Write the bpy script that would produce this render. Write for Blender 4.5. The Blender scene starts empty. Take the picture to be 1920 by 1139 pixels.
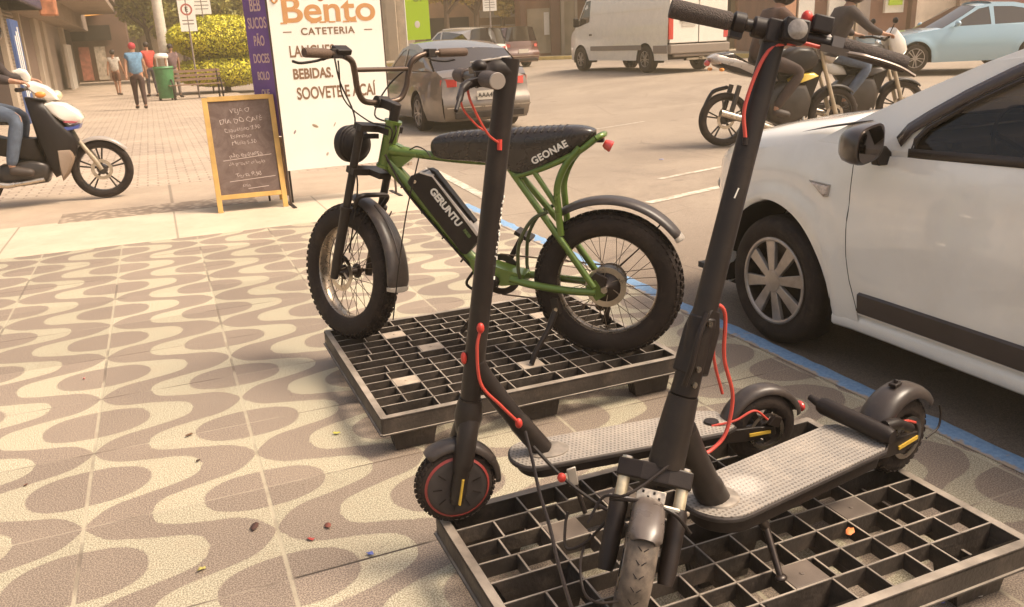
import bpy, math, random
from mathutils import Vector, Matrix
from mathutils.geometry import tessellate_polygon
V = Vector
PI = math.pi
random.seed(7)
SC = bpy.context.scene
COL = SC.collection

# ------------------------------------------------------------------ camera
CAM_H = 1.36
FPX = 1552.0
_d = V((277.1 - 960, 107 - 569.5, FPX)).normalized()      # vanishing point of the kerb, in camera axes
_n = _d.cross(V((1000, -43.9, 0))).normalized()
if _n.y > 0: _n = -_n
_x = _d.cross(_n)
_x = _x if _x.x > 0 else -_x
RW = Matrix((_x, _d, _n))                                  # rows: world X, Y, Z in camera axes
cam = bpy.data.cameras.new("camera"); camo = bpy.data.objects.new("camera", cam); COL.objects.link(camo)
cam.sensor_fit = 'HORIZONTAL'; cam.sensor_width = 36; cam.lens = FPX / 1920 * 36
cam.clip_start = 0.02; cam.clip_end = 500
cr, cu, cb = RW @ V((1, 0, 0)), RW @ V((0, -1, 0)), RW @ V((0, 0, -1))
camo.matrix_world = Matrix(((cr.x, cu.x, cb.x, 0), (cr.y, cu.y, cb.y, 0), (cr.z, cu.z, cb.z, CAM_H), (0, 0, 0, 1)))
SC.camera = camo

# ------------------------------------------------------------------ light
SUN_EL, SUN_AZ = 54, 118          # degrees; azimuth measured from +Y towards +X
w = bpy.data.worlds.new("World"); SC.world = w; w.use_nodes = True
nt = w.node_tree; nt.nodes.clear()
sky = nt.nodes.new('ShaderNodeTexSky'); sky.sky_type = 'NISHITA'; sky.sun_disc = False
sky.sun_elevation = math.radians(SUN_EL); sky.sun_rotation = math.radians(SUN_AZ)
sky.air_density = 1.0; sky.dust_density = 5.0; sky.ozone_density = 0.6
mul = nt.nodes.new('ShaderNodeMix'); mul.data_type = 'RGBA'; mul.blend_type = 'MULTIPLY'
mul.inputs[0].default_value = 1; mul.inputs[7].default_value = (1.06, 0.94, 0.79, 1)
bg = nt.nodes.new('ShaderNodeBackground'); bg.inputs[1].default_value = 0.125
wo = nt.nodes.new('ShaderNodeOutputWorld')
nt.links.new(sky.outputs[0], mul.inputs[6]); nt.links.new(mul.outputs[2], bg.inputs[0]); nt.links.new(bg.outputs[0], wo.inputs[0])
sl = bpy.data.lights.new("sun", 'SUN'); sl.energy = 1.9; sl.angle = math.radians(20); sl.color = (1.0, 0.90, 0.74)
so = bpy.data.objects.new("sun", sl); COL.objects.link(so)
_sd = V((math.sin(math.radians(SUN_AZ)) * math.cos(math.radians(SUN_EL)), math.cos(math.radians(SUN_AZ)) * math.cos(math.radians(SUN_EL)), math.sin(math.radians(SUN_EL))))
so.rotation_euler = _sd.to_track_quat('Z', 'Y').to_euler()
SC.view_settings.view_transform = 'Standard'; SC.view_settings.look = 'None'
SC.view_settings.exposure = 1.18; SC.view_settings.gamma = 1.0
SC.render.engine = 'CYCLES'
SC.cycles.use_denoising = True

# ------------------------------------------------------------------ helpers
def zg(x, y):
    """height of the street: flat here, climbing gently on the far right"""
    def ss(t): t = max(0, min(1, t)); return t * t * (3 - 2 * t)
    return -0.05 + 0.45 * ss((x - 4.5) / 9) * ss((y - 8) / 13)
def ray(u, v): return RW @ V((u - 960, v - 569.5, FPX))
def G(u, v, z=None):
    r = ray(u, v)
    if z is not None: return r * ((z - CAM_H) / r.z) + V((0, 0, CAM_H))
    zz = 0
    for i in range(40):
        p = r * ((zz - CAM_H) / r.z) + V((0, 0, CAM_H)); zz = zz * .5 + .5 * zg(p.x, p.y)
    return p
def D(u, v, depth): return ray(u, v) * (depth / FPX) + V((0, 0, CAM_H))

class MB:
    def __init__(s): s.v = []; s.f = []; s.M = Matrix()
    def add(s, vs, fs):
        b = len(s.v); M = s.M
        s.v += [M @ V(p) for p in vs]; s.f += [[i + b for i in f] for f in fs]; return s
    def box(s, c, d, R=None):
        x, y, z = d[0] / 2, d[1] / 2, d[2] / 2; R = R or Matrix(); c = V(c)
        vs = [c + R @ V((a * x, b * y, e * z)) for e in (-1, 1) for b in (-1, 1) for a in (-1, 1)]
        return s.add(vs, [(0, 2, 3, 1), (4, 5, 7, 6), (0, 1, 5, 4), (2, 6, 7, 3), (0, 4, 6, 2), (1, 3, 7, 5)])
    def frus(s, c, b, t, h):
        """tapered block: bottom size b, top size t, centre of the bottom c"""
        x, y, z = c
        vs = [(x + a * b[0] / 2, y + e * b[1] / 2, z) for e in (-1, 1) for a in (-1, 1)] + [(x + a * t[0] / 2, y + e * t[1] / 2, z + h) for e in (-1, 1) for a in (-1, 1)]
        return s.add(vs, [(0, 2, 3, 1), (4, 5, 7, 6), (0, 1, 5, 4), (2, 6, 7, 3), (0, 4, 6, 2), (1, 3, 7, 5)])
    def bar(s, a, b, w, h, up=(0, 0, 1)):
        a, b = V(a), V(b); t = (b - a); L = t.length; t.normalize(); sd = V(up).cross(t)
        if sd.length < 1e-5: sd = V((1, 0, 0)).cross(t)
        sd.normalize(); u = t.cross(sd)
        R = Matrix((t, sd, u)).transposed().to_3x3()
        return s.box((a + b) / 2, (L, w, h), R)
    def tube(s, pts, r, n=10, closed=False, caps=True, sx=1.0, up=None):
        pts = [V(p) for p in pts]; m = len(pts)
        rs = r if isinstance(r, (list, tuple)) else [r] * m
        T = []
        for i in range(m):
            a = pts[i - 1] if (i > 0 or closed) else pts[i]; b = pts[(i + 1) % m] if (i < m - 1 or closed) else pts[i]
            t = b - a; T.append(t.normalized() if t.length > 1e-9 else V((0, 0, 1)))
        u = V(up) if up else (V((0, 0, 1)) if abs(T[0].z) < .9 else V((1, 0, 0)))
        nrm = (u - T[0] * u.dot(T[0])).normalized()
        vs = []
        for i in range(m):
            nrm = (nrm - T[i] * nrm.dot(T[i]))
            nrm = nrm.normalized() if nrm.length > 1e-6 else T[i].orthogonal().normalized()
            bn = T[i].cross(nrm)
            for k in range(n):
                a = 2 * PI * k / n; vs.append(pts[i] + (nrm * math.cos(a) * sx + bn * math.sin(a)) * rs[i])
        fs = []
        for i in range(m if closed else m - 1):
            j = (i + 1) % m
            for k in range(n): fs.append((i * n + k, i * n + (k + 1) % n, j * n + (k + 1) % n, j * n + k))
        if caps and not closed: fs += [tuple(range(n))[::-1], tuple(range((m - 1) * n, m * n))]
        return s.add(vs, fs)
    def rod(s, a, b, r0, r1=None, n=12): return s.tube([a, b], [r0, r0 if r1 is None else r1], n)
    def lathe(s, prof, n=24, M=None, a0=0, a1=2 * PI, closed_prof=False):
        """prof: (radius, height) turned about local z; M places it"""
        M = M or Matrix(); full = abs(a1 - a0 - 2 * PI) < 1e-6; k = n if full else n + 1; m = len(prof)
        vs = [M @ V((r * math.cos(a0 + (a1 - a0) * i / n), r * math.sin(a0 + (a1 - a0) * i / n), h)) for i in range(k) for r, h in prof]
        fs = []
        for i in range(n):
            j = (i + 1) % k
            for q in range(m if closed_prof else m - 1):
                q2 = (q + 1) % m
                fs.append((i * m + q, j * m + q, j * m + q2, i * m + q2))
        if not full and closed_prof: fs += [tuple(range(m)), tuple(range((k - 1) * m, k * m))[::-1]]
        return s.add(vs, fs)
    def prism(s, poly, h0, h1, M=None):
        """poly in local xy, extruded h0..h1 along z"""
        M = M or Matrix(); n = len(poly)
        vs = [M @ V((p[0], p[1], h0)) for p in poly] + [M @ V((p[0], p[1], h1)) for p in poly]
        tr = tessellate_polygon([[V((p[0], p[1], 0)) for p in poly]])
        fs = [tuple(t) for t in tr] + [tuple(i + n for i in t[::-1]) for t in tr]
        fs += [(i, (i + 1) % n, n + (i + 1) % n, n + i) for i in range(n)]
        return s.add(vs, fs)
    def grid(s, rows, wrap=False):
        m = len(rows[0]); vs = [p for r in rows for p in r]
        fs = [(i * m + j, i * m + (j + 1) % m, (i + 1) * m + (j + 1) % m, (i + 1) * m + j) for i in range(len(rows) - 1) for j in range(m if wrap else m - 1)]
        return s.add(vs, fs)
    def loft(s, rings):
        s.grid(rings, wrap=True); n = len(rings[0]); b = len(s.v) - n * len(rings)
        s.f += [[b + i for i in range(n)][::-1], [b + n * (len(rings) - 1) + i for i in range(n)]]; return s
    def ell(s, c, r, n=14, m=9, R=None):
        c = V(c); R = R or Matrix(); r = (r, r, r) if not isinstance(r, (tuple, list)) else r
        rows = []
        for i in range(m + 1):
            th = PI * i / m
            rows.append([c + R @ V((r[0] * math.sin(th) * math.cos(2 * PI * k / n), r[1] * math.sin(th) * math.sin(2 * PI * k / n), r[2] * math.cos(th))) for k in range(n)])
        return s.grid(rows, wrap=True)
    def build(s, name, mat, parent=None, smooth=38, bevel=0, solid=0, subd=0, bseg=2):
        me = bpy.data.meshes.new(name); me.from_pydata([tuple(v) for v in s.v], [], [tuple(f) for f in s.f]); me.update()
        import bmesh
        bm = bmesh.new(); bm.from_mesh(me)
        if not solid: bmesh.ops.remove_doubles(bm, verts=bm.verts, dist=1e-6)
        bmesh.ops.recalc_face_normals(bm, faces=bm.faces); bm.to_mesh(me); bm.free()
        if smooth:
            for p in me.polygons: p.use_smooth = True
            me.set_sharp_from_angle(angle=math.radians(smooth))
        me.materials.append(mat)
        o = bpy.data.objects.new(name, me); COL.objects.link(o); o.parent = parent
        if solid: md = o.modifiers.new('solid', 'SOLIDIFY'); md.thickness = solid; md.offset = -1
        if bevel: md = o.modifiers.new('bevel', 'BEVEL'); md.width = bevel; md.segments = bseg; md.limit_method = 'ANGLE'; md.angle_limit = math.radians(40); md.harden_normals = False
        if subd: md = o.modifiers.new('sub', 'SUBSURF'); md.levels = subd; md.render_levels = subd
        return o
def tag(o, label=None, cat=None, group=None, kind=None):
    if label: o['label'] = label
    if cat: o['category'] = cat
    if group: o['group'] = group
    if kind: o['kind'] = kind
    return o
def thing(name, label, cat, loc=(0, 0, 0), rz=0, group=None):
    o = bpy.data.objects.new(name, None); COL.objects.link(o); o.location = loc; o.rotation_euler = (0, 0, rz); o.empty_display_size = .1
    return tag(o, label, cat, group)
def kids(o): return [c for c in bpy.data.objects if c.parent is o]
def copy_tree(o, parent=None):
    ch = kids(o); c = o.copy(); COL.objects.link(c); c.parent = parent
    for k in ch: copy_tree(k, c)
    return c
def arc(c, r, a0, a1, n, plane='xz', y=0):
    out = []
    for i in range(n + 1):
        a = math.radians(a0 + (a1 - a0) * i / n); out.append((c[0] + r * math.cos(a), y, c[1] + r * math.sin(a)))
    return out
def bez(pts, n=16):
    """Catmull-Rom through points"""
    P = [V(p) for p in pts]; P = [P[0] * 2 - P[1]] + P + [P[-1] * 2 - P[-2]]; out = []
    for i in range(1, len(P) - 2):
        for k in range(n):
            t = k / n; a, b, c, d = P[i - 1], P[i], P[i + 1], P[i + 2]
            out.append(.5 * ((2 * b) + (c - a) * t + (2 * a - 5 * b + 4 * c - d) * t * t + (-a + 3 * b - 3 * c + d) * t ** 3))
    return out + [P[-2]]
def interp(x, tab):
    if x <= tab[0][0]: return tab[0][1]
    for (a, p), (b, q) in zip(tab, tab[1:]):
        if x <= b: return p + (q - p) * (x - a) / (b - a)
    return tab[-1][1]
RX = lambda a: Matrix.Rotation(a, 4, 'X'); RY = lambda a: Matrix.Rotation(a, 4, 'Y'); RZ = lambda a: Matrix.Rotation(a, 4, 'Z'); TR = lambda *p: Matrix.Translation(V(p))
MY = RX(PI / 2)      # turns local z (lathe axis) onto -y: wheels whose axle is y

# ------------------------------------------------------------------ materials
def s2l(c):
    return tuple(((x / 255) / 12.92 if x / 255 <= .04045 else ((x / 255 + .055) / 1.055) ** 2.4) for x in c)
_mats = {}
def mat(name, col, rough=.5, metal=0., noise=0., nscale=8., bump=0., bscale=60., spec=.5, trans=0., coat=0., emit=None, estr=1., alpha=1., coord='Object', dirt=None, dscale=3., damt=.5):
    if name in _mats: return _mats[name]
    m = bpy.data.materials.new(name); m.use_nodes = True; t = m.node_tree; b = t.nodes['Principled BSDF']
    b.inputs['Base Color'].default_value = (*col, 1); b.inputs['Roughness'].default_value = rough; b.inputs['Metallic'].default_value = metal
    b.inputs['Specular IOR Level'].default_value = spec; b.inputs['Transmission Weight'].default_value = trans; b.inputs['Coat Weight'].default_value = coat
    b.inputs['Alpha'].default_value = alpha
    if emit: b.inputs['Emission Color'].default_value = (*emit, 1); b.inputs['Emission Strength'].default_value = estr
    if noise or bump or dirt:
        tc = t.nodes.new('ShaderNodeTexCoord')
        src = tc.outputs[coord]
        if noise:
            nz = t.nodes.new('ShaderNodeTexNoise'); nz.inputs['Scale'].default_value = nscale; nz.inputs['Detail'].default_value = 6; t.links.new(src, nz.inputs['Vector'])
            mr = t.nodes.new('ShaderNodeMapRange'); mr.inputs[1].default_value = .3; mr.inputs[2].default_value = .7; mr.inputs[3].default_value = 1 - noise; mr.inputs[4].default_value = 1 + noise
            t.links.new(nz.outputs[0], mr.inputs[0])
            hs = t.nodes.new('ShaderNodeMix'); hs.data_type = 'RGBA'; hs.blend_type = 'MULTIPLY'; hs.inputs[0].default_value = 1; hs.inputs[6].default_value = (*col, 1)
            t.links.new(mr.outputs[0], hs.inputs[7]); out = hs.outputs[2]
            t.links.new(out, b.inputs['Base Color'])
            rr = t.nodes.new('ShaderNodeMapRange'); rr.inputs[1].default_value = .3; rr.inputs[2].default_value = .7; rr.inputs[3].default_value = max(.02, rough - noise * .3); rr.inputs[4].default_value = min(1, rough + noise * .3)
            t.links.new(nz.outputs[0], rr.inputs[0]); t.links.new(rr.outputs[0], b.inputs['Roughness'])
        if dirt:
            n3 = t.nodes.new('ShaderNodeTexNoise'); n3.inputs['Scale'].default_value = dscale; n3.inputs['Detail'].default_value = 9; n3.inputs['Roughness'].default_value = .7; t.links.new(src, n3.inputs['Vector'])
            m3 = t.nodes.new('ShaderNodeMapRange'); m3.inputs[1].default_value = .5; m3.inputs[2].default_value = .72; m3.inputs[3].default_value = 0; m3.inputs[4].default_value = damt
            t.links.new(n3.outputs[0], m3.inputs[0])
            mx = t.nodes.new('ShaderNodeMix'); mx.data_type = 'RGBA'; mx.inputs[7].default_value = (*dirt, 1); t.links.new(m3.outputs[0], mx.inputs[0])
            if noise: t.links.new(out, mx.inputs[6])
            else: mx.inputs[6].default_value = (*col, 1)
            t.links.new(mx.outputs[2], b.inputs['Base Color'])
        if bump:
            n2 = t.nodes.new('ShaderNodeTexNoise'); n2.inputs['Scale'].default_value = bscale; n2.inputs['Detail'].default_value = 4; t.links.new(src, n2.inputs['Vector'])
            bp = t.nodes.new('ShaderNodeBump'); bp.inputs['Strength'].default_value = bump; bp.inputs['Distance'].default_value = .01
            t.links.new(n2.outputs[0], bp.inputs['Height']); t.links.new(bp.outputs[0], b.inputs['Normal'])
    _mats[name] = m; return m
DUST = (.30, .22, .16)
M_tyre = mat('tyre rubber', (.022, .014, .011), .75, spec=.3, noise=.25, nscale=30, bump=.25, bscale=120, dirt=DUST, dscale=9, damt=.10)
M_blk = mat('black plastic', (.019, .013, .011), .45, spec=.28, noise=.2, nscale=14, bump=.06, bscale=300, dirt=DUST, dscale=6, damt=.05)
M_blkm = mat('matte black paint', (.021, .015, .0125), .42, spec=.32, noise=.15, nscale=20, bump=.04, bscale=400, dirt=DUST, dscale=11, damt=.06)
M_dark = mat('dark void', (.012, .008, .007), .9)
M_pal = mat('pallet plastic', (.046, .036, .030), .5, spec=.3, noise=.3, nscale=9, bump=.2, bscale=90, dirt=(.34, .26, .19), dscale=7, damt=.22)
def add_dust(m, col=(.44, .37, .30), lo=.80, hi=.98, amt=.85):
    t = m.node_tree; b = t.nodes['Principled BSDF']; g = t.nodes.new('ShaderNodeNewGeometry'); s = t.nodes.new('ShaderNodeSeparateXYZ'); t.links.new(g.outputs['True Normal'], s.inputs[0])
    r = t.nodes.new('ShaderNodeMapRange'); r.inputs[1].default_value = lo; r.inputs[2].default_value = hi; r.inputs[3].default_value = 0; r.inputs[4].default_value = amt; t.links.new(s.outputs[2], r.inputs[0])
    n = t.nodes.new('ShaderNodeTexNoise'); n.inputs['Scale'].default_value = 11; n.inputs['Detail'].default_value = 6; tc = t.nodes.new('ShaderNodeTexCoord'); t.links.new(tc.outputs['Object'], n.inputs[0])
    r2 = t.nodes.new('ShaderNodeMapRange'); r2.inputs[1].default_value = .3; r2.inputs[2].default_value = .65; r2.inputs[3].default_value = .35; r2.inputs[4].default_value = 1; t.links.new(n.outputs[0], r2.inputs[0])
    k = t.nodes.new('ShaderNodeMath'); k.operation = 'MULTIPLY'; t.links.new(r.outputs[0], k.inputs[0]); t.links.new(r2.outputs[0], k.inputs[1])
    x = t.nodes.new('ShaderNodeMix'); x.data_type = 'RGBA'; x.inputs[7].default_value = (*col, 1); t.links.new(k.outputs[0], x.inputs[0])
    src = b.inputs['Base Color'].links[0].from_socket if b.inputs['Base Color'].links else None
    if src: t.links.new(src, x.inputs[6])
    else: x.inputs[6].default_value = b.inputs['Base Color'].default_value
    t.links.new(x.outputs[2], b.inputs['Base Color']); return m
add_dust(M_pal)
M_palw = mat('pallet lit plate', (.42, .34, .26), .6, noise=.2, nscale=20, dirt=(.2, .14, .1), dscale=12, damt=.5)  # pale base colour stands in for light caught by the flat plates
M_green = mat('green frame paint', (.105, .165, .026), .3, metal=.35, noise=.15, nscale=10, coat=.5)
M_chrome = mat('bare metal', (.55, .48, .40), .3, metal=1, noise=.2, nscale=20)
M_grey = mat('grey plastic', (.22, .18, .155), .5, noise=.15)
M_silver = mat('silver plastic', (.46, .40, .34), .35, metal=.3, noise=.15, nscale=20)
M_red = mat('red plastic', (.55, .045, .03), .4, noise=.1)
M_redc = mat('red cable', (.50, .06, .04), .45)
M_deck = None
M_fork = mat('cream fork stanchion', (.60, .50, .34), .35, metal=.5, noise=.3, nscale=30)
M_yel = mat('yellow reflector', (.60, .38, .05), .35)
M_seat = mat('black seat leather', (.024, .017, .014), .27, noise=.2, nscale=20, bump=.08, bscale=180, coat=.25)
M_white = mat('white car paint', (.88, .83, .75), .22, noise=.05, nscale=3, coat=1.0, dirt=(.50, .40, .30), dscale=1.3, damt=.22)
M_whitetxt = mat('white print', (.75, .70, .62), .5)
M_redlens = mat('red lamp lens', (.55, .05, .04), .12, coat=1)
M_clearlens = mat('clear lamp lens', (.38, .34, .29), .1, coat=1, noise=.2, nscale=60)
M_glassdk = mat('dark car glass', (.030, .022, .018), .04, spec=.8, coat=.3)
M_skin = mat('skin', (.40, .21, .13), .55, noise=.1, nscale=20)
M_hair = mat('dark hair', (.03, .018, .012), .6, bump=.4, bscale=150)

def text(name, body, size, m, parent, loc, rot=None, depth=.001, bold=0., align='CENTER', sx=1., space=1., M=None):
    cu_ = bpy.data.curves.new(name, 'FONT'); cu_.body = body; cu_.size = size; cu_.extrude = depth; cu_.offset = bold; cu_.align_x = align; cu_.align_y = 'CENTER'; cu_.space_character = space
    to = bpy.data.objects.new('tmp', cu_); COL.objects.link(to)
    dg = bpy.context.evaluated_depsgraph_get(); me = bpy.data.meshes.new_from_object(to.evaluated_get(dg)); bpy.data.objects.remove(to)
    M = M or (TR(*loc) @ (rot or Matrix()))
    me.transform(M @ Matrix.Diagonal((sx, 1, 1, 1)))
    me.name = name; me.materials.clear(); me.materials.append(m)
    o = bpy.data.objects.new(name, me); COL.objects.link(o); o.parent = parent
    return o
# ================================================================== GROUND
class NT:
    def __init__(s, name):
        s.m = bpy.data.materials.new(name); s.m.use_nodes = True; s.t = s.m.node_tree; s.b = s.t.nodes['Principled BSDF']
        s.tc = s.t.nodes.new('ShaderNodeTexCoord'); s.P = s.tc.outputs['Object']
        sp = s.t.nodes.new('ShaderNodeSeparateXYZ'); s.t.links.new(s.P, sp.inputs[0]); s.x, s.y, s.z = sp.outputs
    def put(s, sock, v):
        if isinstance(v, (int, float)): sock.default_value = v
        elif isinstance(v, tuple): sock.default_value = (*v, 1) if len(v) == 3 else v
        else: s.t.links.new(v, sock)
    def m_(s, op, a, b=None, c=None, clamp=False):
        n = s.t.nodes.new('ShaderNodeMath'); n.operation = op; n.use_clamp = clamp
        for i, q in enumerate((a, b, c)):
            if q is not None: s.put(n.inputs[i], q)
        return n.outputs[0]
    def noise(s, sc, det=4, rough=.5, vec=None, dist=0):
        n = s.t.nodes.new('ShaderNodeTexNoise'); n.inputs['Scale'].default_value = sc; n.inputs['Detail'].default_value = det; n.inputs['Roughness'].default_value = rough; n.inputs['Distortion'].default_value = dist
        s.t.links.new(vec or s.P, n.inputs['Vector']); return n.outputs[0]
    def rng(s, v, a, b, c=0., d=1.):
        n = s.t.nodes.new('ShaderNodeMapRange'); n.inputs[1].default_value = a; n.inputs[2].default_value = b; n.inputs[3].default_value = c; n.inputs[4].default_value = d; s.put(n.inputs[0], v); return n.outputs[0]
    def mix(s, f, a, b, mode='MIX'):
        n = s.t.nodes.new('ShaderNodeMix'); n.data_type = 'RGBA'; n.blend_type = mode; s.put(n.inputs[0], f); s.put(n.inputs[6], a); s.put(n.inputs[7], b); return n.outputs[2]
    def curve(s, v, pts):
        n = s.t.nodes.new('ShaderNodeFloatCurve'); c = n.mapping.curves[0]
        c.points[0].location = pts[0]; c.points[1].location = pts[-1]
        for p in pts[1:-1]: c.points.new(*p)
        n.mapping.update(); s.put(n.inputs[1], v); return n.outputs[0]
    def bump(s, h, st=.3, d=.01):
        n = s.t.nodes.new('ShaderNodeBump'); n.inputs['Strength'].default_value = st; n.inputs['Distance'].default_value = d; s.put(n.inputs['Height'], h); s.t.links.new(n.outputs[0], s.b.inputs['Normal'])
    def out(s, col, rough=.8):
        s.put(s.b.inputs['Base Color'], col); s.put(s.b.inputs['Roughness'], rough); return s.m

def wave_tile_material():
    n = NT('wave tiles'); T = .5396
    u = n.m_('DIVIDE', n.m_('ADD', n.x, .4009), T); v = n.m_('DIVIDE', n.m_('SUBTRACT', n.y, 2.5497), T)
    wob = n.m_('ADD', n.m_('MULTIPLY', n.m_('SUBTRACT', n.noise(3.0, 2), .5), .06), n.m_('MULTIPLY', n.m_('SUBTRACT', n.noise(60, 2), .5), .018))
    uw = n.m_('ADD', u, wob); vw = n.m_('ADD', v, wob)
    def cell(uo, vo):
        a = n.m_('DIVIDE', n.m_('SUBTRACT', uw, uo), 2.0)
        du = n.m_('MULTIPLY', n.m_('ABSOLUTE', n.m_('SUBTRACT', a, n.m_('ROUND', a))), 2.0)
        b = n.m_('SUBTRACT', vw, vo); dv = n.m_('ABSOLUTE', n.m_('SUBTRACT', b, n.m_('ROUND', b)))
        h = n.curve(du, [(0, .50), (.05, .40), (.14, .305), (.33, .24), (.5, .185), (.58, .145), (.63, .085), (.655, 0), (1, 0)])
        outer = n.rng(n.m_('SUBTRACT', h, dv), -.006, .006)
        q = n.m_('ADD', n.m_('POWER', n.m_('DIVIDE', du, .35), 2.3), n.m_('POWER', n.m_('DIVIDE', dv, .235), 2.3))
        lens = n.rng(q, .96, 1.04)
        return n.m_('MULTIPLY', outer, lens)
    light = n.m_('MAXIMUM', cell(0, .5), cell(1, 0), clamp=True)
    fu = n.m_('ABSOLUTE', n.m_('SUBTRACT', u, n.m_('ROUND', u))); fv = n.m_('ABSOLUTE', n.m_('SUBTRACT', v, n.m_('ROUND', v)))
    gn = n.noise(1.7, 3, .6)
    ju = n.rng(fu, .007, .014, 1, 0); jv = n.rng(fv, .004, .009, 1, 0)
    jdark = n.rng(gn, .52, .60)
    sp1 = n.noise(230, 1, .5); sp2 = n.noise(90, 3, .6); big = n.noise(1.1, 6, .65); mid = n.noise(7, 5, .7)
    cl = n.mix(n.rng(sp1, .43, .57), (.26, .22, .15), (.53, .475, .345))
    cd = n.mix(n.rng(sp1, .42, .60), (.150, .114, .088), (.340, .267, .205))
    dusty = n.rng(big, .42, .72, 0, .20)
    cd = n.mix(dusty, cd, (.44, .35, .26)); cl = n.mix(n.rng(mid, .5, .75, 0, .35), cl, (.42, .32, .22))
    c = n.mix(light, cd, cl)
    cb = n.t.nodes.new('ShaderNodeCombineXYZ'); n.put(cb.inputs[0], n.m_('FLOOR', u)); n.put(cb.inputs[1], n.m_('FLOOR', v)); wn = n.t.nodes.new('ShaderNodeTexWhiteNoise'); n.t.links.new(cb.outputs[0], wn.inputs['Vector'])
    tv = n.rng(wn.outputs[0], 0, 1, .86, 1.10); cc3 = n.t.nodes.new('ShaderNodeCombineColor'); [n.t.links.new(tv, q) for q in cc3.inputs[:3]]; c = n.mix(1.0, c, cc3.outputs[0], 'MULTIPLY')
    jc = n.mix(jdark, (.40, .345, .25), (.15, .115, .085))
    c = n.mix(n.m_('MULTIPLY', ju, n.rng(n.noise(18, 4), .3, .6, .45, .9)), c, jc)
    c = n.mix(n.m_('MULTIPLY', jv, n.rng(gn, .35, .6, .25, .95)), c, n.mix(n.rng(gn, .45, .55), (.42, .35, .26), (.10, .07, .05)))
    ck = n.m_('MULTIPLY', n.rng(n.m_('ABSOLUTE', n.m_('ADD', v, 1.0)), .005, .010, 1, 0), n.m_('MULTIPLY', n.rng(u, 1.0, 1.03), n.rng(u, 1.7, 1.8, 1, 0))); c = n.mix(ck, c, (.05, .035, .025))
    # worn pale area towards the kerb, old stains
    st = n.rng(n.noise(2.3, 7, .7, dist=.6), .60, .72, 0, .35); c = n.mix(st, c, (.20, .145, .10))
    c = n.mix(n.rng(n.noise(26, 3, .6), .70, .76, 0, .7), c, (.13, .09, .065))
    n.bump(n.m_('SUBTRACT', n.m_('ADD', sp1, n.m_('MULTIPLY', sp2, .6)), n.m_('MULTIPLY', n.m_('MAXIMUM', ju, jv), 2.0)), .22, .004)
    return n.out(c, n.rng(big, .3, .7, .62, .85))

def asphalt_material():
    n = NT('asphalt')
    a = n.noise(230, 3, .75); b = n.noise(.7, 6, .65); c2 = n.noise(5, 6, .7)
    c = n.mix(n.rng(a, .35, .68), (.17, .128, .095), (.42, .34, .265))
    c = n.mix(n.rng(n.noise(45, 4, .7), .4, .66, 0, .5), c, (.20, .155, .115)); c = n.mix(n.rng(b, .35, .7, 0, .45), c, (.40, .32, .235))
    c = n.mix(n.rng(c2, .55, .75, 0, .4), c, (.13, .095, .07))
    c = n.mix(n.m_('MULTIPLY', n.rng(n.m_('ADD', n.x, n.m_('MULTIPLY', n.noise(2.5, 5, .7), .8)), 2.7, 4.9, .72, 0), n.rng(n.y, 4.2, 6.0, 1, 0)), c, n.mix(n.rng(a, .4, .62), (.055, .038, .027), (.19, .135, .095)))  # gutter dirt by the kerb; also puts under-car shade into the road colour
    pt = n.noise(.33, 8, .72, dist=.8); c = n.mix(n.rng(pt, .52, .60, 0, .38), c, (.17, .13, .098)); c = n.mix(n.rng(n.noise(3.2, 3, .5), .70, .74, 0, .55), c, (.10, .075, .055))
    # worn wheel tracks along the cross street
    tr = n.m_('SINE', n.m_('ADD', n.m_('MULTIPLY', n.m_('ADD', n.m_('MULTIPLY', n.x, -.30), n.y), 1.9), n.m_('MULTIPLY', n.noise(.4, 3), 2)))
    c = n.mix(n.rng(tr, .3, 1, 0, .25), c, (.20, .155, .115))
    cr = n.t.nodes.new('ShaderNodeTexVoronoi'); cr.feature = 'DISTANCE_TO_EDGE'; cr.inputs['Scale'].default_value = .55; n.t.links.new(n.P, cr.inputs['Vector'])
    c = n.mix(n.m_('MULTIPLY', n.rng(cr.outputs[0], .002, .007, .35, 0), n.rng(n.noise(.5, 2), .45, .55)), c, (.07, .05, .04))
    n.bump(a, .35, .006)
    return n.out(c, .85)

def concrete_material(name, base, joint=1.25):
    n = NT(name); a = n.noise(260, 3, .7); b = n.noise(2, 6, .65); c3 = n.noise(12, 5, .7)
    c = n.mix(n.rng(b, .3, .7), tuple(k * .82 for k in base), tuple(min(1, k * 1.08) for k in base))
    c = n.mix(n.rng(a, .4, .7, 0, .3), c, tuple(k * .6 for k in base))
    c = n.mix(n.rng(c3, .55, .8, 0, .45), c, tuple(k * .55 for k in base))
    q = n.m_('DIVIDE', n.x, joint); f = n.m_('ABSOLUTE', n.m_('SUBTRACT', q, n.m_('ROUND', q)))
    c = n.mix(n.rng(f, .004, .009, .6, 0), c, tuple(k * .3 for k in base))
    n.bump(n.m_('ADD', a, b), .3, .004); return n.out(c, .85)

def brick_paving_material():
    n = NT('brick paving')
    br = n.t.nodes.new('ShaderNodeTexBrick'); n.t.links.new(n.P, br.inputs['Vector'])
    br.inputs['Scale'].default_value = 1; br.inputs['Brick Width'].default_value = .22; br.inputs['Row Height'].default_value = .11; br.inputs['Mortar Size'].default_value = .010
    br.inputs['Color1'].default_value = (.46, .37, .28, 1); br.inputs['Color2'].default_value = (.36, .275, .21, 1); br.inputs['Mortar'].default_value = (.16, .115, .085, 1)
    c = n.mix(n.rng(n.noise(.6, 6, .65), .4, .7, 0, .55), br.outputs[0], (.58, .46, .34))
    c = n.mix(n.rng(n.noise(90, 3, .7), .45, .75, 0, .35), c, (.22, .16, .12))
    n.bump(n.m_('SUBTRACT', 1.0, br.outputs[1]), .4, .006)
    return n.out(c, .85)

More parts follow.
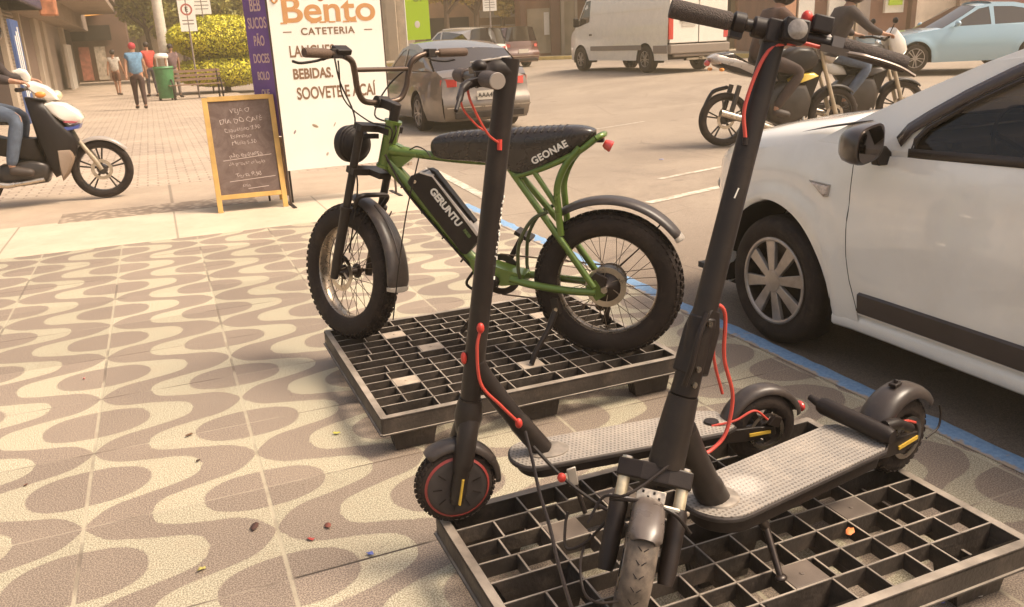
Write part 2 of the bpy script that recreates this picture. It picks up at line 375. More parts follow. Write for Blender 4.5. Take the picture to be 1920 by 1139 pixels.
M_asph = asphalt_material()
mb = MB(); xs = [-60, -30, -12, -6] + [i * .8 for i in range(-4, 30)] + [30, 40, 55, 80, 120, 200]; ys = [-12, -5] + [i * .8 for i in range(0, 32)] + [30, 36, 45, 60, 90, 150, 260]
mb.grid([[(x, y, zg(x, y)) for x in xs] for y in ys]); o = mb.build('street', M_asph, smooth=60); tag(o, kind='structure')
# pavement slab
KX = 2.35
mb = MB(); mb.box(((KX - 14) / 2, 2.43, -.06), (KX + 14, 8.86, .12)); o = mb.build('pavement', wave_tile_material(), smooth=0); tag(o, kind='structure')
# kerb, painted blue, with a chipped edge
n = NT('blue kerb paint'); ch = n.noise(9, 6, .75); ch2 = n.noise(60, 3, .7)
cblu = n.mix(n.rng(ch2, .35, .7), (.13, .25, .42), (.23, .36, .53)); ccon = (.38, .30, .22)
edge = n.rng(n.m_('ADD', n.x, n.m_('MULTIPLY', n.m_('SUBTRACT', ch, .5), .16)), KX - .022, KX - .006)
M_kerb = n.out(n.mix(n.m_('MULTIPLY', edge, n.rng(ch, .30, .38)), ccon, cblu), .75)
mb = MB(); rows = []
random.seed(3)
for i in range(141):
    y = -2 + 8.9 * i / 140; j = random.uniform(-.006, .006); jz = random.uniform(-.004, .002)
    rows.append([(KX - .03, y, .003), (KX + .06 + j, y, .003), (KX + .085 + j, y, -.008 + jz), (KX + .092 + j, y, -.03), (KX + .095 + j, y, -.12)])
mb.grid(rows); o = mb.build('kerb', M_kerb, smooth=50); tag(o, kind='structure')
# concrete band, second band, brick-paved lane
mb = MB(); mb.box((-5.78, 7.51, -.055), (16.4, 1.30, .118)); o = mb.build('concrete_path', concrete_material('pale concrete', (.56, .46, .34)), smooth=0, bevel=.01); tag(o, kind='structure')
mb = MB(); mb.box((-5.7, 9.06, -.060), (16.6, 1.80, .112)); o = mb.build('crossing_path', concrete_material('rough concrete', (.44, .34, .25), 2.2), smooth=0); tag(o, kind='structure')
mb = MB(); mb.box((-5.65, 36, -.06), (16.9, 52.08, .112)); o = mb.build('brick_lane', brick_paving_material(), smooth=0); tag(o, kind='structure')
# patch of pebbled paving in the crossing
n = NT('pebble paving'); vo = n.t.nodes.new('ShaderNodeTexVoronoi'); vo.inputs['Scale'].default_value = 14; n.t.links.new(n.P, vo.inputs['Vector'])
n.bump(vo.outputs[0], .6, .01); M_peb = n.out(n.mix(n.rng(vo.outputs[0], .2, .55), (.42, .33, .24), (.24, .18, .13)), .85)
mb = MB(); mb.box((-.1, 8.35, .001), (1.7, .5, .008)); o = mb.build('pebble_strip', M_peb, smooth=0); tag(o, kind='structure')
# painted road lines
n = NT('worn road paint'); wv = n.noise(14, 7, .75)
M_line = n.out(n.mix(n.rng(wv, .40, .60), (.34, .27, .20), (.64, .57, .47)), .7)
def line(a, b, wd, z=-.046):
    a, b = V((a[0], a[1], 0)), V((b[0], b[1], 0)); t = (b - a).normalized(); s_ = V((-t.y, t.x, 0)) * wd / 2; m = MB(); k = 12
    m.grid([[a.lerp(b, i / k) + s_ * q + V((0, 0, zg(*(a.lerp(b, i / k).xy)) + .05 + z)) for q in (-1, 1)] for i in range(k + 1)])
    o = m.build('road_line', M_line, smooth=0); tag(o, kind='structure')
line((3.85, 6.2), (5.3, 6.62), .10); line((4.62, 7.22), (6.0, 7.62), .07); line((2.9, 9.6), (2.75, 7.3), .10)
line((4.2, 11.2), (7.5, 12.2), .05)
# ================================================================== PALLETS
def pallet(label, x0, y0, W, Dp, nx, ny, cups, plates, pm, z=.15, ribd=.044):
    t = thing('plastic_pallet', label, 'pallet', (x0, y0, 0), 0, 'black plastic pallets on the pavement')
    fl = .026; cw = (W - 2 * fl) / nx; ch = (Dp - 2 * fl) / ny; rnd = random.Random(int(x0 * 1000 + y0 * 77))
    m = MB(); tz = z - .0
    # rim: flange + outer skirt with a small lip, drawn a little uneven
    th = .006
    for (a, b, ax) in (((0, fl / 2), (W, fl / 2), 0), ((0, Dp - fl / 2), (W, Dp - fl / 2), 0)):
        m.box(((a[0] + b[0]) / 2, a[1], tz - .004), (W - .012, fl, .008))
    for x in (fl / 2, W - fl / 2): m.box((x, Dp / 2, tz - .0045), (fl, Dp - .012, .008))
    for x in (th / 2, W - th / 2): m.box((x, Dp / 2, tz - .033), (th, Dp - .02, .062))
    for y in (th / 2, Dp - th / 2): m.box((W / 2, y, tz - .0335), (W - .02, th, .060))
    for x in (fl - th / 2, W - fl + th / 2): m.box((x, Dp / 2, tz - .024), (th, Dp - 2 * fl, .040))
    for y in (fl - th / 2, Dp - fl + th / 2): m.box((W / 2, y, tz - .0245), (W - 2 * fl + .01, th, .041))
    for x in (.010, W - .010):
        for y in (.010, Dp - .010): m.rod((x, y, tz - .063), (x, y, tz - .001), .0102, n=12)
    # lower lip of the skirt
    for y in (-.002, Dp + .002): m.box((W / 2, y, tz - .062), (W, .010, .006))
    for x in (-.002, W + .002): m.box((x, Dp / 2, tz - .0625), (.010, Dp, .006))
    cupset = {}
    for ci, (i0, i1, j0, j1) in enumerate(cups):
        for i in range(i0, i1):
            for j in range(j0, j1): cupset[(i, j)] = ci
    rt = .0070
    # ribs along Y, jogged from row to row as in the photo
    def same(a, b): return a in cupset and b in cupset and cupset[a] == cupset[b]
    jog = {(i, j): (rnd.choice((0, 0, .18, -.18)) * cw if (i % 2) else 0) for i in range(nx + 1) for j in range(ny)}
    for j in range(ny):
        for i in range(1, nx):
            if same((i - 1, j), (i, j)): continue
            dx = 0 if ((i - 1, j) in cupset or (i, j) in cupset) else jog[(i, j)]
            m.box((fl + i * cw + dx, fl + (j + .5) * ch, tz - ribd / 2 - .0005), (rt, ch + .002, ribd))
    for j in range(1, ny):
        for i in range(nx):
            if same((i, j - 1), (i, j)): continue
            m.box((fl + (i + .5) * cw, fl + j * ch, tz - ribd / 2), (cw + .004, rt, ribd))
    # lower, thicker carriers under the ribs
    for i in range(2, nx, 3): m.box((fl + i * cw, Dp / 2, tz - ribd - .008), (.010, Dp - .06, .020))
    m.build('deck', M_pal, t, smooth=0, bevel=.0012, bseg=1)
    # feet: open, fluted cups
    for (i0, i1, j0, j1) in cups:
        cx, cy = fl + (i0 + i1) / 2 * cw, fl + (j0 + j1) / 2 * ch; w2, d2 = (i1 - i0) * cw / 2 - .004, (j1 - j0) * ch / 2 - .004
        w3, d3 = min(w2 * .74, .095), min(d2 * .80, .065)
        f = MB()
        def ring(k, zz, off=0):
            a, b = w2 + (w3 - w2) * k - off, d2 + (d3 - d2) * k - off; P = []
            nseg = 7
            for (p, q) in (((-1, -1), (1, -1)), ((1, -1), (1, 1)), ((1, 1), (-1, 1)), ((-1, 1), (-1, -1))):
                for s_ in range(nseg * 2):
                    u = s_ / (nseg * 2); fx, fy = p[0] + (q[0] - p[0]) * u, p[1] + (q[1] - p[1]) * u
                    g = 1 - (.035 * k if s_ % 4 in (2, 3) else 0); P.append((cx + fx * a * g, cy + fy * b * g, zz))
            return P
        outer = [ring(0, tz - .002), ring(.05, tz - .03), ring(.25, tz - .055), ring(1, .004)]
        inner = [ring(1, .012, .005), ring(.3, tz - .055, .005), ring(.05, tz - .03, .004), ring(0, tz - .002, .004)]
        f.grid(outer + inner, wrap=True)
        b = len(f.v) - len(outer[0]) * 8; nn = len(outer[0])
        f.f.append([b + nn * 3 + k for k in range(nn)]); f.f.append([b + nn * 4 + k for k in range(nn)])
        f.build('foot', M_pal, t, smooth=0)
    for (i, j) in plates:
        p = MB(); p.box((fl + (i + .5) * cw, fl + (j + .5) * ch, tz - .003), (cw - .006, ch - .006, .008)); p.rod((fl + (i + .5) * cw, fl + (j + .5) * ch, tz), (fl + (i + .5) * cw, fl + (j + .5) * ch, tz + .003), .006, n=8)
        p.build('plate', pm, t, smooth=0, bevel=.002)
    return t
# back pallet carries the bike, front pallet the two scooters
pallet('black slotted plastic pallet under the green electric bike', .54, 2.56, 1.22, 1.04, 12, 13,
       [(0, 2, 0, 1), (5, 7, 0, 1), (10, 12, 0, 1), (0, 2, 6, 7), (5, 7, 6, 7), (10, 12, 6, 7), (0, 2, 12, 13), (5, 7, 12, 13), (10, 12, 12, 13)],
       [(1, 3), (2, 10), (3, 7), (6, 2), (9, 9)], M_palw)
pallet('black slotted plastic pallet under the two electric scooters', .525, 1.125, 1.28, .79, 12, 9,
       [(0, 2, 0, 1), (5, 7, 0, 1), (10, 12, 0, 1), (0, 2, 4, 5), (5, 7, 4, 5), (10, 12, 4, 5), (0, 2, 8, 9), (5, 7, 8, 9), (10, 12, 8, 9)],
       [(2, 6), (6, 1), (9, 3), (4, 7)], mat('dusty pallet plate', (.13, .10, .08), .6, noise=.3, nscale=12))
# ================================================================== ELECTRIC BIKE
M_rim = mat('bike rim', (.34, .28, .22), .28, metal=.9, noise=.2, nscale=30)
M_spoke = mat('spoke steel', (.16, .12, .09), .35, metal=.8)
M_hub = mat('hub black', (.035, .024, .019), .35, metal=.4, noise=.2, nscale=40)
def tyre_mb(m, R, w, hh, knobs=0, rows=4, n=72, kh=.007, flat=.0):
    """closed tyre ring about local z, cross-section an oval of half height hh"""
    rc = R - hh; prof = []
    for k in range(16):
        a = 2 * PI * k / 16; ca, sa = math.cos(a), math.sin(a)
        prof.append((rc + hh * (abs(ca) ** .85) * (1 if ca > 0 else -1), w / 2 * (abs(sa) ** .8) * (1 if sa > 0 else -1)))
    m.lathe(prof, n, MY0, closed_prof=True)
    for q in range(knobs):
        a0_ = 2 * PI * q / knobs
        for r in range(rows):
            t = (r + .5) / rows * 2 - 1; ph = t * 1.05; a = a0_ + (PI / knobs if r % 2 else 0)
            rr = rc + (hh + kh * .3) * math.cos(ph); hz = w / 2 * math.sin(ph) * 1.0
            R3 = RZ(a) @ TR(rr, 0, hz) @ RY(-ph)
            Rm = (MY0 @ R3); m.box(Rm.translation, (kh * 1.6, 2 * PI * R / knobs * .55, w / rows * .62), Rm.to_3x3())
MY0 = RX(PI / 2)
def fat_wheel(par, M, rear=False):
    R = .290
    wh = tag(bpy.data.objects.new('wheel', None)); COL.objects.link(wh); wh.parent = par
    m = MB(); m.M = M; tyre_mb(m, R - .004, .098, .047, knobs=58, rows=5, kh=.008); ty = m.build('tyre', M_tyre, par, smooth=30)
    bpy.data.objects.remove(wh)
    m = MB(); m.M = M; m.lathe([(.206, -.034), (.212, -.036), (.212, -.030), (.200, -.022), (.197, 0), (.200, .022), (.212, .030), (.212, .036), (.206, .034), (.194, .024), (.191, 0), (.194, -.024)], 64, MY0, closed_prof=True)
    m.build('rim', M_rim, par, smooth=50)
    m = MB(); m.M = M; rh = .062 if rear else .028; ns = 36
    for i in range(ns):
        a = 2 * PI * i / ns; side = 1 if i % 2 else -1; b = a + (.55 if (i // 2) % 2 else -.55) * (1.0 if not rear else .6)
        m.tube([(rh * math.cos(b), side * .034, rh * math.sin(b)), (.196 * math.cos(a), side * .006, .196 * math.sin(a))], .0014, 5, caps=False)
    m.build('spokes', M_spoke, par)
    m = MB(); m.M = M
    if rear: m.lathe([(.010, -.075), (.02, -.06), (.058, -.04), (.068, -.034), (.068, .034), (.058, .04), (.02, .06), (.010, .075)], 32, MY0)
    else: m.lathe([(.009, -.065), (.014, -.05), (.032, -.036), (.032, -.030), (.018, -.024), (.018, .024), (.032, .030), (.032, .036), (.014, .05), (.009, .065)], 24, MY0)
    m.build('hub', M_hub, par)
    m = MB(); m.M = M; y = -.050
    m.lathe([(.058, y - .001), (.080, y - .001), (.080, y + .001), (.058, y + .001)], 36, MY0, closed_prof=True)
    for i in range(6):
        a = PI / 3 * i; m.bar((.02 * math.cos(a), -y, .02 * math.sin(a)), (.062 * math.cos(a + .5), -y, .062 * math.sin(a + .5)), .002, .009, up=(0, 1, 0))
    m.build('brake_disc', M_chrome, par)

BIKE = thing('electric_bike', 'green framed electric bike with fat knobbly tyres and long black seat, on the back pallet', 'bicycle', (1.537, 2.725, .152), math.radians(141.93))
B = BIKE
# --- rear wheel
RXC, RZC = .02, .287
fat_wheel(B, TR(RXC, 0, RZC), rear=True)
# --- frame
fr = MB(); g = M_green
HT, HB = V((.868, 0, .925)), V((.922, 0, .745))
fr.rod(HT, HB, .030, .030, 18)
fr.rod(HT + (HT - HB) * .02, HT - (HT - HB) * .04, .035, n=18); fr.rod(HB, HB + (HT - HB) * .06, .035, n=18)
fr.tube(bez([(.885, 0, .815), (.80, 0, .800), (.60, 0, .776), (.40, 0, .762)], 6), [.032] * 3 + [.026] * 3 + [.021] * 13, 14, sx=.85)
fr.prism([(.925, .80), (.885, .85), (.80, .808), (.78, .79), (.845, .745), (.915, .755)], -.016, .016, MY0)    # gusset behind the head tube
fr.tube(bez([(.915, 0, .775), (.80, 0, .645), (.62, 0, .420), (.545, 0, .345)], 6), .0255, 14, sx=1.1)           # down tube
fr.prism([(.575, .385), (.50, .365), (.40, .335), (.345, .322), (.345, .285), (.44, .275), (.55, .300)], -.045, .045, MY0)   # motor plate
for s in (1, -1):
    y = .060 * s
    fr.tube(bez([(.40, y * .75, .305), (.30, y * 1.15, .290), (.16, y * 1.25, .275), (.055, y * 1.25, .272)], 5), .0155, 12)      # chain stay
    fr.tube(bez([(.405, y * .45, .765), (.352, y * .6, .690), (.20, y * 1.12, .490), (.062, y * 1.25, .292)], 6), .0135, 12)     # seat stay
    # seat loop: along the underside of the seat, then the curved strut down to the stay
    fr.tube(bez([(.372, y * .60, .712), (.25, y * .85, .748), (.12, y * .9, .806), (.055, y * .75, .853)], 6), .0115, 10)
    fr.tube(bez([(.112, y * .88, .822), (.165, y * .98, .760), (.198, y * 1.05, .680), (.196, y * 1.1, .590), (.188, y * 1.14, .492)], 6), .0135, 12)
    if s > 0: fr.tube(bez([(.292, y * .8, .735), (.236, y * .95, .655), (.2, y * 1.05, .60)], 4), .0105, 10)
    fr.bar((.075, y * 1.25, .31), (.035, y * 1.25, .25), .006, .045)
fr.tube(bez([(.055, .045, .853), (.035, .03, .862), (.030, 0, .864), (.035, -.03, .862), (.055, -.045, .853)], 5), .0115, 10)
for x, z in ((.36, .705), (.188, .50)): fr.rod((x, -.05, z), (x, .05, z), .010, n=10)
fr.build('frame', g, B, smooth=45)
# thin dark-green hoop in front of the rear wheel
m = MB(); m.tube(bez([(.235, .072, .585), (.30, .075, .55), (.352, .075, .46), (.362, .07, .36), (.358, .06, .315)], 6), .0075, 8); m.tube(bez([(.235, -.072, .585), (.30, -.075, .55), (.352, -.075, .46), (.362, -.07, .36), (.358, -.06, .315)], 6), .0075, 8)
m.build('guard_hoop', mat('dark green tube', (.055, .065, .022), .35), B)
# --- seat
st = MB()
prof = [(.712, .815, .828, .05), (.702, .790, .858, .085), (.675, .778, .876, .105), (.60, .772, .884, .118), (.50, .766, .890, .124), (.405, .748, .894, .128), (.345, .698, .896, .130), (.26, .735, .899, .130), (.17, .778, .902, .124), (.11, .812, .900, .112), (.075, .842, .890, .088), (.058, .860, .882, .05)]
rings = []
for i, (x, zb, zt, wd) in enumerate(prof):
    h = zt - zb; rings.append([(x, wd * .5 * a, zb + h * b) for a, b in ((-.5, 0), (-.86, .04), (-.98, .45), (-1, .72), (-.88, .90), (-.55, .985), (0, 1), (.55, .985), (.88, .90), (1, .72), (.98, .45), (.86, .04), (.5, 0))])
st.loft(rings); seat = st.build('seat', M_seat, B, smooth=60, subd=1)
rb = MB()
for i in range(19):
    x = .63 - i * .026 + (.01 if i > 9 else 0); zt = interp(-x, [(-q[0], q[2]) for q in prof]); wd = interp(-x, [(-q[0], q[3]) for q in prof]) * .46
    rb.tube([(x + .006, -wd, zt - .018), (x, -wd * .7, zt - .0065), (x - .004, 0, zt - .0012), (x, wd * .7, zt - .0065), (x + .006, wd, zt - .018)], .0034, 6)
rb.build('rib', mat('seat piping', (.014, .010, .009), .6), seat)
# lettering on the seat side: the word climbs towards the tail
T = lambda x, y, z, rot: TR(x, y, z) @ RX(PI / 2) @ RY(PI) @ RZ(rot)
text('lettering', 'GEONAE', .036, M_whitetxt, seat, None, bold=.0012, space=1.08, M=T(.225, .0665, .806, math.radians(27)))
# --- battery on the down tube
b_ = MB(); poly = [(.815, .690), (.795, .716), (.748, .731), (.700, .715), (.520, .482), (.522, .462), (.585, .398), (.602, .402)]
b_.prism(poly, -.045, .045, MY0); bat = b_.build('battery', M_blk, B, smooth=0, bevel=.008)
b_ = MB(); b_.prism([(.760, .733), (.705, .720), (.522, .485), (.534, .476), (.705, .712), (.755, .726)], -.047, .040, MY0); b_.build('top_cover', mat('battery cover', (.55, .48, .41), .4, noise=.25, nscale=25), bat, smooth=0, bevel=.003)
b_ = MB(); b_.prism([(.726, .742), (.700, .730), (.545, .528), (.556, .520), (.712, .718)], -.022, .02, MY0); b_.build('handle_strip', M_blk, bat, smooth=0, bevel=.003)
b_ = MB(); b_.prism([(.76, .7355), (.728, .7355), (.706, .716), (.73, .70)], .0455, .0475, MY0); b_.build('end_cap', M_silver, bat, smooth=0)
b_ = MB(); b_.rod((.778, .044, .693), (.778, .048, .693), .007, n=14); b_.build('lock', M_chrome, bat)
ang = math.atan2(.476 - .72, -(.523 - .71))   # reading down the tube, seen from the left
text('lettering', 'GERUNTU', .040, M_whitetxt, bat, None, bold=.0016, space=.95, M=T(.655, .0475, .592, -math.radians(52.5)))
text('lettering', 'BIKES', .016, mat('green print', (.10, .15, .04), .5), bat, None, bold=.001, M=T(.573, .0475, .488, -math.radians(52.5)))
# cables clipped along the down tube
m = MB(); m.tube(bez([(.90, .035, .80), (.83, .032, .66), (.70, .030, .495), (.60, .03, .38), (.56, .02, .33)], 6), .0045, 8); m.tube(bez([(.90, .026, .78), (.815, .022, .635), (.68, .02, .47), (.59, .02, .36)], 6), .0035, 8)
m.tube(bez([(.56, .02, .33), (.60, .01, .27), (.56, 0, .24), (.50, .01, .27)], 6), .006, 8)
for t_ in (.15, .4, .65, .88): m.rod((.89 - .32 * t_, .0, .735 - .41 * t_), (.89 - .32 * t_, .037, .73 - .41 * t_), .004, n=8)
m.build('cable', M_blk, B)
m = MB(); m.tube(bez([(.80, .02, .815), (.76, .04, .830), (.72, .05, .815), (.70, .055, .79)], 6), .0028, 6); m.build('wire', M_blk, B)
# --- cranks, chain, rear mech
m = MB(); bbx, bbz = .47, .295
m.rod((bbx, -.07, bbz), (bbx, .07, bbz), .022, n=18)
m.bar((bbx, .085, bbz), (bbx + .085, .090, bbz - .150), .012, .022); m.bar((bbx, -.085, bbz), (bbx - .085, -.09, bbz + .150), .012, .022)
m.build('crank', M_blk, B, smooth=30, bevel=.003)
for s, (px, pz) in ((1, (bbx + .085, bbz - .150)), (-1, (bbx - .085, bbz + .15))):
    m = MB(); m.box((px, s * .135, pz), (.075, .085, .018), RY(s * .9 if s > 0 else -.5).to_3x3()); m.rod((px, s * .09, pz), (px, s * .13, pz), .007)
    m.build('pedal', M_blk, B, smooth=0, bevel=.004)
m = MB(); m.lathe([(.060, .052), (.086, .052), (.086, .056), (.060, .056)], 40, TR(bbx, 0, bbz) @ MY0, closed_prof=True)
for i in range(5):
    a = 2 * PI * i / 5; m.bar((bbx, -.054, bbz), (bbx + .065 * math.cos(a), -.054, bbz + .065 * math.sin(a)), .004, .014, up=(0, 1, 0))
m.build('chainring', M_hub, B)
m = MB()
for k, (r, y) in enumerate(((.066, -.070), (.058, -.075), (.050, -.080), (.042, -.085), (.034, -.09))): m.lathe([(r - .016, -y - .0012), (r, -y - .0012), (r, -y + .0012), (r - .016, -y + .0012)], 32, TR(RXC, 0, RZC) @ MY0, closed_prof=True)
m.build('cassette', M_chrome, B)
m = MB()
m.tube([(bbx, -.054, bbz + .086), (RXC, -.078, RZC + .052)], .0035, 6); m.tube([(bbx, -.054, bbz - .086), (.075, -.085, .165), (.05, -.085, .10), (.03, -.085, .115), (.035, -.085, .17), (RXC, -.08, RZC - .05)], .0035, 6)
m.build('chain', mat('chain steel', (.14, .10, .08), .4, metal=.8), B)
m = MB(); m.bar((.02, -.09, .245), (.045, -.09, .10), .016, .022)
m.rod((.065, -.086, .165), (.065, -.096, .165), .022, n=14); m.rod((.04, -.086, .105), (.04, -.096, .105), .022, n=14); m.build('derailleur', M_hub, B, bevel=.002)
m = MB(); m.prism([(.01, .33), (.055, .35), (.085, .32), (.07, .28), (.02, .285)], -.075, -.060, MY0 @ TR(0, 0, 0)); m.build('brake_caliper', M_hub, B, smooth=0, bevel=.003)
m = MB(); m.rod((RXC, -.10, RZC), (RXC, .10, RZC), .009, n=10); m.rod((RXC, .082, RZC), (RXC, .097, RZC), .014, n=6); m.build('axle_nut', M_chrome, B)
# kick stand on the left chain stay
m = MB(); m.bar((.215, .085, .245), (.205, .088, .185), .022, .032); m.tube(bez([(.210, .095, .20), (.235, .125, .13), (.275, .165, .055), (.292, .185, .004)], 5), [.013] * 5 + [.0105] * 11, 10); m.build('kickstand', M_blkm, B)
m = MB(); m.rod((.208, .10, .205), (.208, .108, .205), .008, n=8); m.build('bolt', M_chrome, B)
# rear mudguard
def guard(mb_, c, r, a0, a1, w0, w1, n=26, th=.003, lip=.012, M=None):
    M = M or Matrix(); ro, ri = [], []
    for i in range(n + 1):
        t = i / n; a = math.radians(a0 + (a1 - a0) * t); e = min(1, min(t, 1 - t) * 14 + .25); wd = (w0 + (w1 - w0) * t) * (.55 + .45 * e)
        row = []; row2 = []
        for k in range(9):
            q = k / 4 - 1; dr = -lip * (abs(q) ** 2.6) * 1.6; y = wd / 2 * math.sin(q * PI / 2 * .98)
            row.append(M @ V((c[0] + (r + dr) * math.cos(a), y, c[1] + (r + dr) * math.sin(a)))); row2.append(M @ V((c[0] + (r + dr - th) * math.cos(a), y * .98, c[1] + (r + dr - th) * math.sin(a))))
        ro.append(row + row2[::-1])
    mb_.loft(ro)
M_guard = mat('mudguard plastic', (.040, .030, .026), .36, noise=.15, nscale=12, bump=.03, bscale=250, dirt=DUST, dscale=5, damt=.22)
m = MB(); guard(m, (RXC, RZC), .347, 58, 146, .108, .100, lip=.014); mg = m.build('mudguard', M_guard, B, smooth=50)
m = MB(); guard(m, (RXC, RZC), .348, 143, 147, .098, .088, lip=.014, n=6, th=.006); m.build('edge_trim', M_silver, mg)
m = MB(); m.tube([(-.20, -.04, .545), (-.10, -.075, .42), (.02, -.085, .30)], .003, 6); m.build('stay', M_blk, mg)
# tail lamp on the seat loop
m = MB(); m.tube([(.030, 0, .832), (.020, 0, .826), (.004, 0, .818), (.000, 0, .816)], [.014, .020, .022, .018], 18); m.build('tail_lamp', M_redlens, B)
m = MB(); m.box((.045, 0, .845), (.03, .03, .02)); m.build('lamp_bracket', M_blk, B, bevel=.003)

# --- steering: built straight, then turned about the steering axis
ax = (HT - HB).normalized(); STEER = math.radians(-29)
SM = TR(*HB) @ Matrix.Rotation(STEER, 4, ax) @ TR(*(-HB))
AX = V((1.155, 0, .292)); sa = ax
def sm(): m = MB(); m.M = SM; return m
class _W: pass
fat_wheel(B, SM @ TR(*AX))
L0 = AX + V((-.012, 0, .0))
fk = sm(); UP = .64
for s in (1, -1):
    y = .090 * s
    p0 = L0 + V((0, y, 0)); top = p0 + sa * UP
    fk.tube([p0 - sa * .02, p0 + sa * .05, p0 + sa * .27, p0 + sa * .285], [.017, .020, .0215, .024], 16)
    fk.tube([p0 + sa * .27, top], .0165, 14); fk.rod(p0 + sa * .285, p0 + sa * .30, .026, n=16)
    fk.bar(p0 + V((.0, 0, .01)), p0 + V((.01, 0, -.02)), .012, .034)
for k in (.455, .635): # crowns
    c = L0 + sa * k; fk.bar(c + V((0, -.105, 0)), c + V((0, .105, 0)), .050, .026, up=tuple(sa))
    fk.bar(c, c + V((-.095, 0, -.02)), .06, .024, up=tuple(sa))
fk.tube(bez([L0 + sa * .30 + V((-.028, .072, 0)), L0 + sa * .345 + V((-.05, .070, 0)), L0 + sa * .352 + V((-.052, 0, 0)), L0 + sa * .345 + V((-.05, -.070, 0)), L0 + sa * .30 + V((-.028, -.072, 0))], 5), .010, 8)
fk.build('fork', M_blkm, B, smooth=40)
m = sm(); m.rod(AX + V((0, -.10, 0)), AX + V((0, .10, 0)), .008, n=10); m.rod(AX + V((0, .088, 0)), AX + V((0, .1, 0)), .014, n=8); m.build('axle_nut', M_chrome, B)
m = sm(); m.prism([(-.03, .05), (.0, .085), (.03, .08), (.035, .035), (-.01, .03)], -.072, -.052, TR(*AX) @ MY0 @ Matrix.Identity(4)); m.build('brake_caliper', M_hub, B, smooth=0, bevel=.003)
# front mudguard
m = sm(); guard(m, (AX.x, AX.z), .340, 98, 187, .080, .112, lip=.014); mg = m.build('mudguard', M_guard, B, smooth=50)
m = sm(); guard(m, (AX.x, AX.z), .341, 184, 188, .108, .100, n=6, th=.006, lip=.014); m.build('edge_trim', M_silver, mg)
m = sm(); guard(m, (AX.x, AX.z), .345, 120, 168, .018, .012, n=12, th=.004, lip=.003); m.build('stay', M_guard, mg)
m = sm()
for s in (1, -1): m.tube([AX + V((-.01, s * .085, .02)), AX + V((-.20, s * .062, .27))], .003, 6)
m.build('stay', M_blk, mg)
# head lamp between the crowns
LC = L0 + sa * .565 + V((.095, .035, .0)); LR = TR(*LC) @ RY(math.radians(90))
m = sm(); m.lathe([(0, -.055), (.035, -.050), (.062, -.025), (.074, .0), (.076, .025), (.068, .030)], 32, LR); [m.lathe([(r_, h_ - .003), (r_ + .004, h_), (r_, h_ + .003)], 32, LR) for r_, h_ in ((.0615, -.025), (.0685, -.013), (.0745, .0))]; lamp = m.build('head_lamp', M_blk, B)
m = sm(); m.lathe([(.068, .024), (.05, .034), (0, .040)], 32, LR); m.build('lens', M_clearlens, lamp)
m = sm()
for k in (-2, -1, 0, 1, 2): y = k * .022; h = math.sqrt(.07 ** 2 - y * y); m.bar(LC + V((.036, y, -h)), LC + V((.036, y, h)), .004, .004); m.bar(LC + V((.038, -h, y)), LC + V((.038, h, y)), .004, .004)
m.lathe([(.066, .026), (.075, .026), (.075, .038), (.066, .038)], 32, LR, closed_prof=True)
m.build('grille', M_blk, lamp)
m = sm(); m.bar(L0 + sa * .60, LC + V((0, 0, .03)), .03, .02); m.build('lamp_bracket', M_blk, B, bevel=.003)
# stem and tall handlebar
CT = HT + sa * .02; ST = HT + sa * .055; BC = L0 + sa * .64 + V((-.02, 0, .095))
BM = SM @ TR(*BC) @ RX(math.radians(-6)) @ TR(*(-BC))
def bm(): m = MB(); m.M = BM; return m
m = sm(); m.rod(CT - sa * .02, ST + sa * .015, .020, n=16); m.bar(ST, BC, .045, .034); m.rod(BC + V((0, -.03, 0)), BC + V((0, .03, 0)), .024, n=16); m.build('stem', M_blkm, B, smooth=40, bevel=.002)
hb = bm()
def bar_side(s):
    return [BC, BC + V((0, .05 * s, 0)), BC + V((-.002, .095 * s, .012)), BC + V((-.01, .122 * s, .055)), BC + V((-.018, .134 * s, .115)), BC + V((-.028, .152 * s, .158)), BC + V((-.036, .205 * s, .180)), BC + V((-.052, .26 * s, .184)), BC + V((-.085, .385 * s, .186))]
for s in (1, -1): hb.tube(bez(bar_side(s), 6), .0120, 14)
hb.tube([BC + V((-.018, -.132, .125)), BC + V((-.018, .132, .125))], .0090, 12)
hb.build('handlebar', mat('bronze black bar', (.085, .055, .038), .3, metal=.5, noise=.1), B, smooth=60)
for s in (1, -1):
    m = bm(); m.tube([BC + V((-.055, .27 * s, .184)), BC + V((-.0565, .275 * s, .184)), BC + V((-.086, .39 * s, .186)), BC + V((-.087, .397 * s, .186))], [.015, .0175, .0175, .015], 14); m.build('grip', mat('brown grip', (.10, .058, .036), .7, bump=.4, bscale=250), B)
    m = bm(); q = BC + V((-.043, .235 * s, .184)); m.box(tuple(q), (.034, .045, .034)); m.bar(q, q + V((.03, .02 * s, -.012)), .02, .016)
    m.tube(bez([q + V((.030, .02 * s, -.012)), q + V((.052, .045 * s, -.022)), q + V((.045, .12 * s, -.030)), q + V((.030, .165 * s, -.024))], 5), [.008] * 3 + [.0055] * 13, 8); m.build('brake_lever', M_blk, B, bevel=.003)
m = bm(); q = BC + V((-.045, .205, .196)); m.box(tuple(q), (.045, .065, .022), RY(-.5).to_3x3()); m.rod(q, q + V((0, 0, -.03)), .012); m.build('display', M_blk, B, bevel=.004)
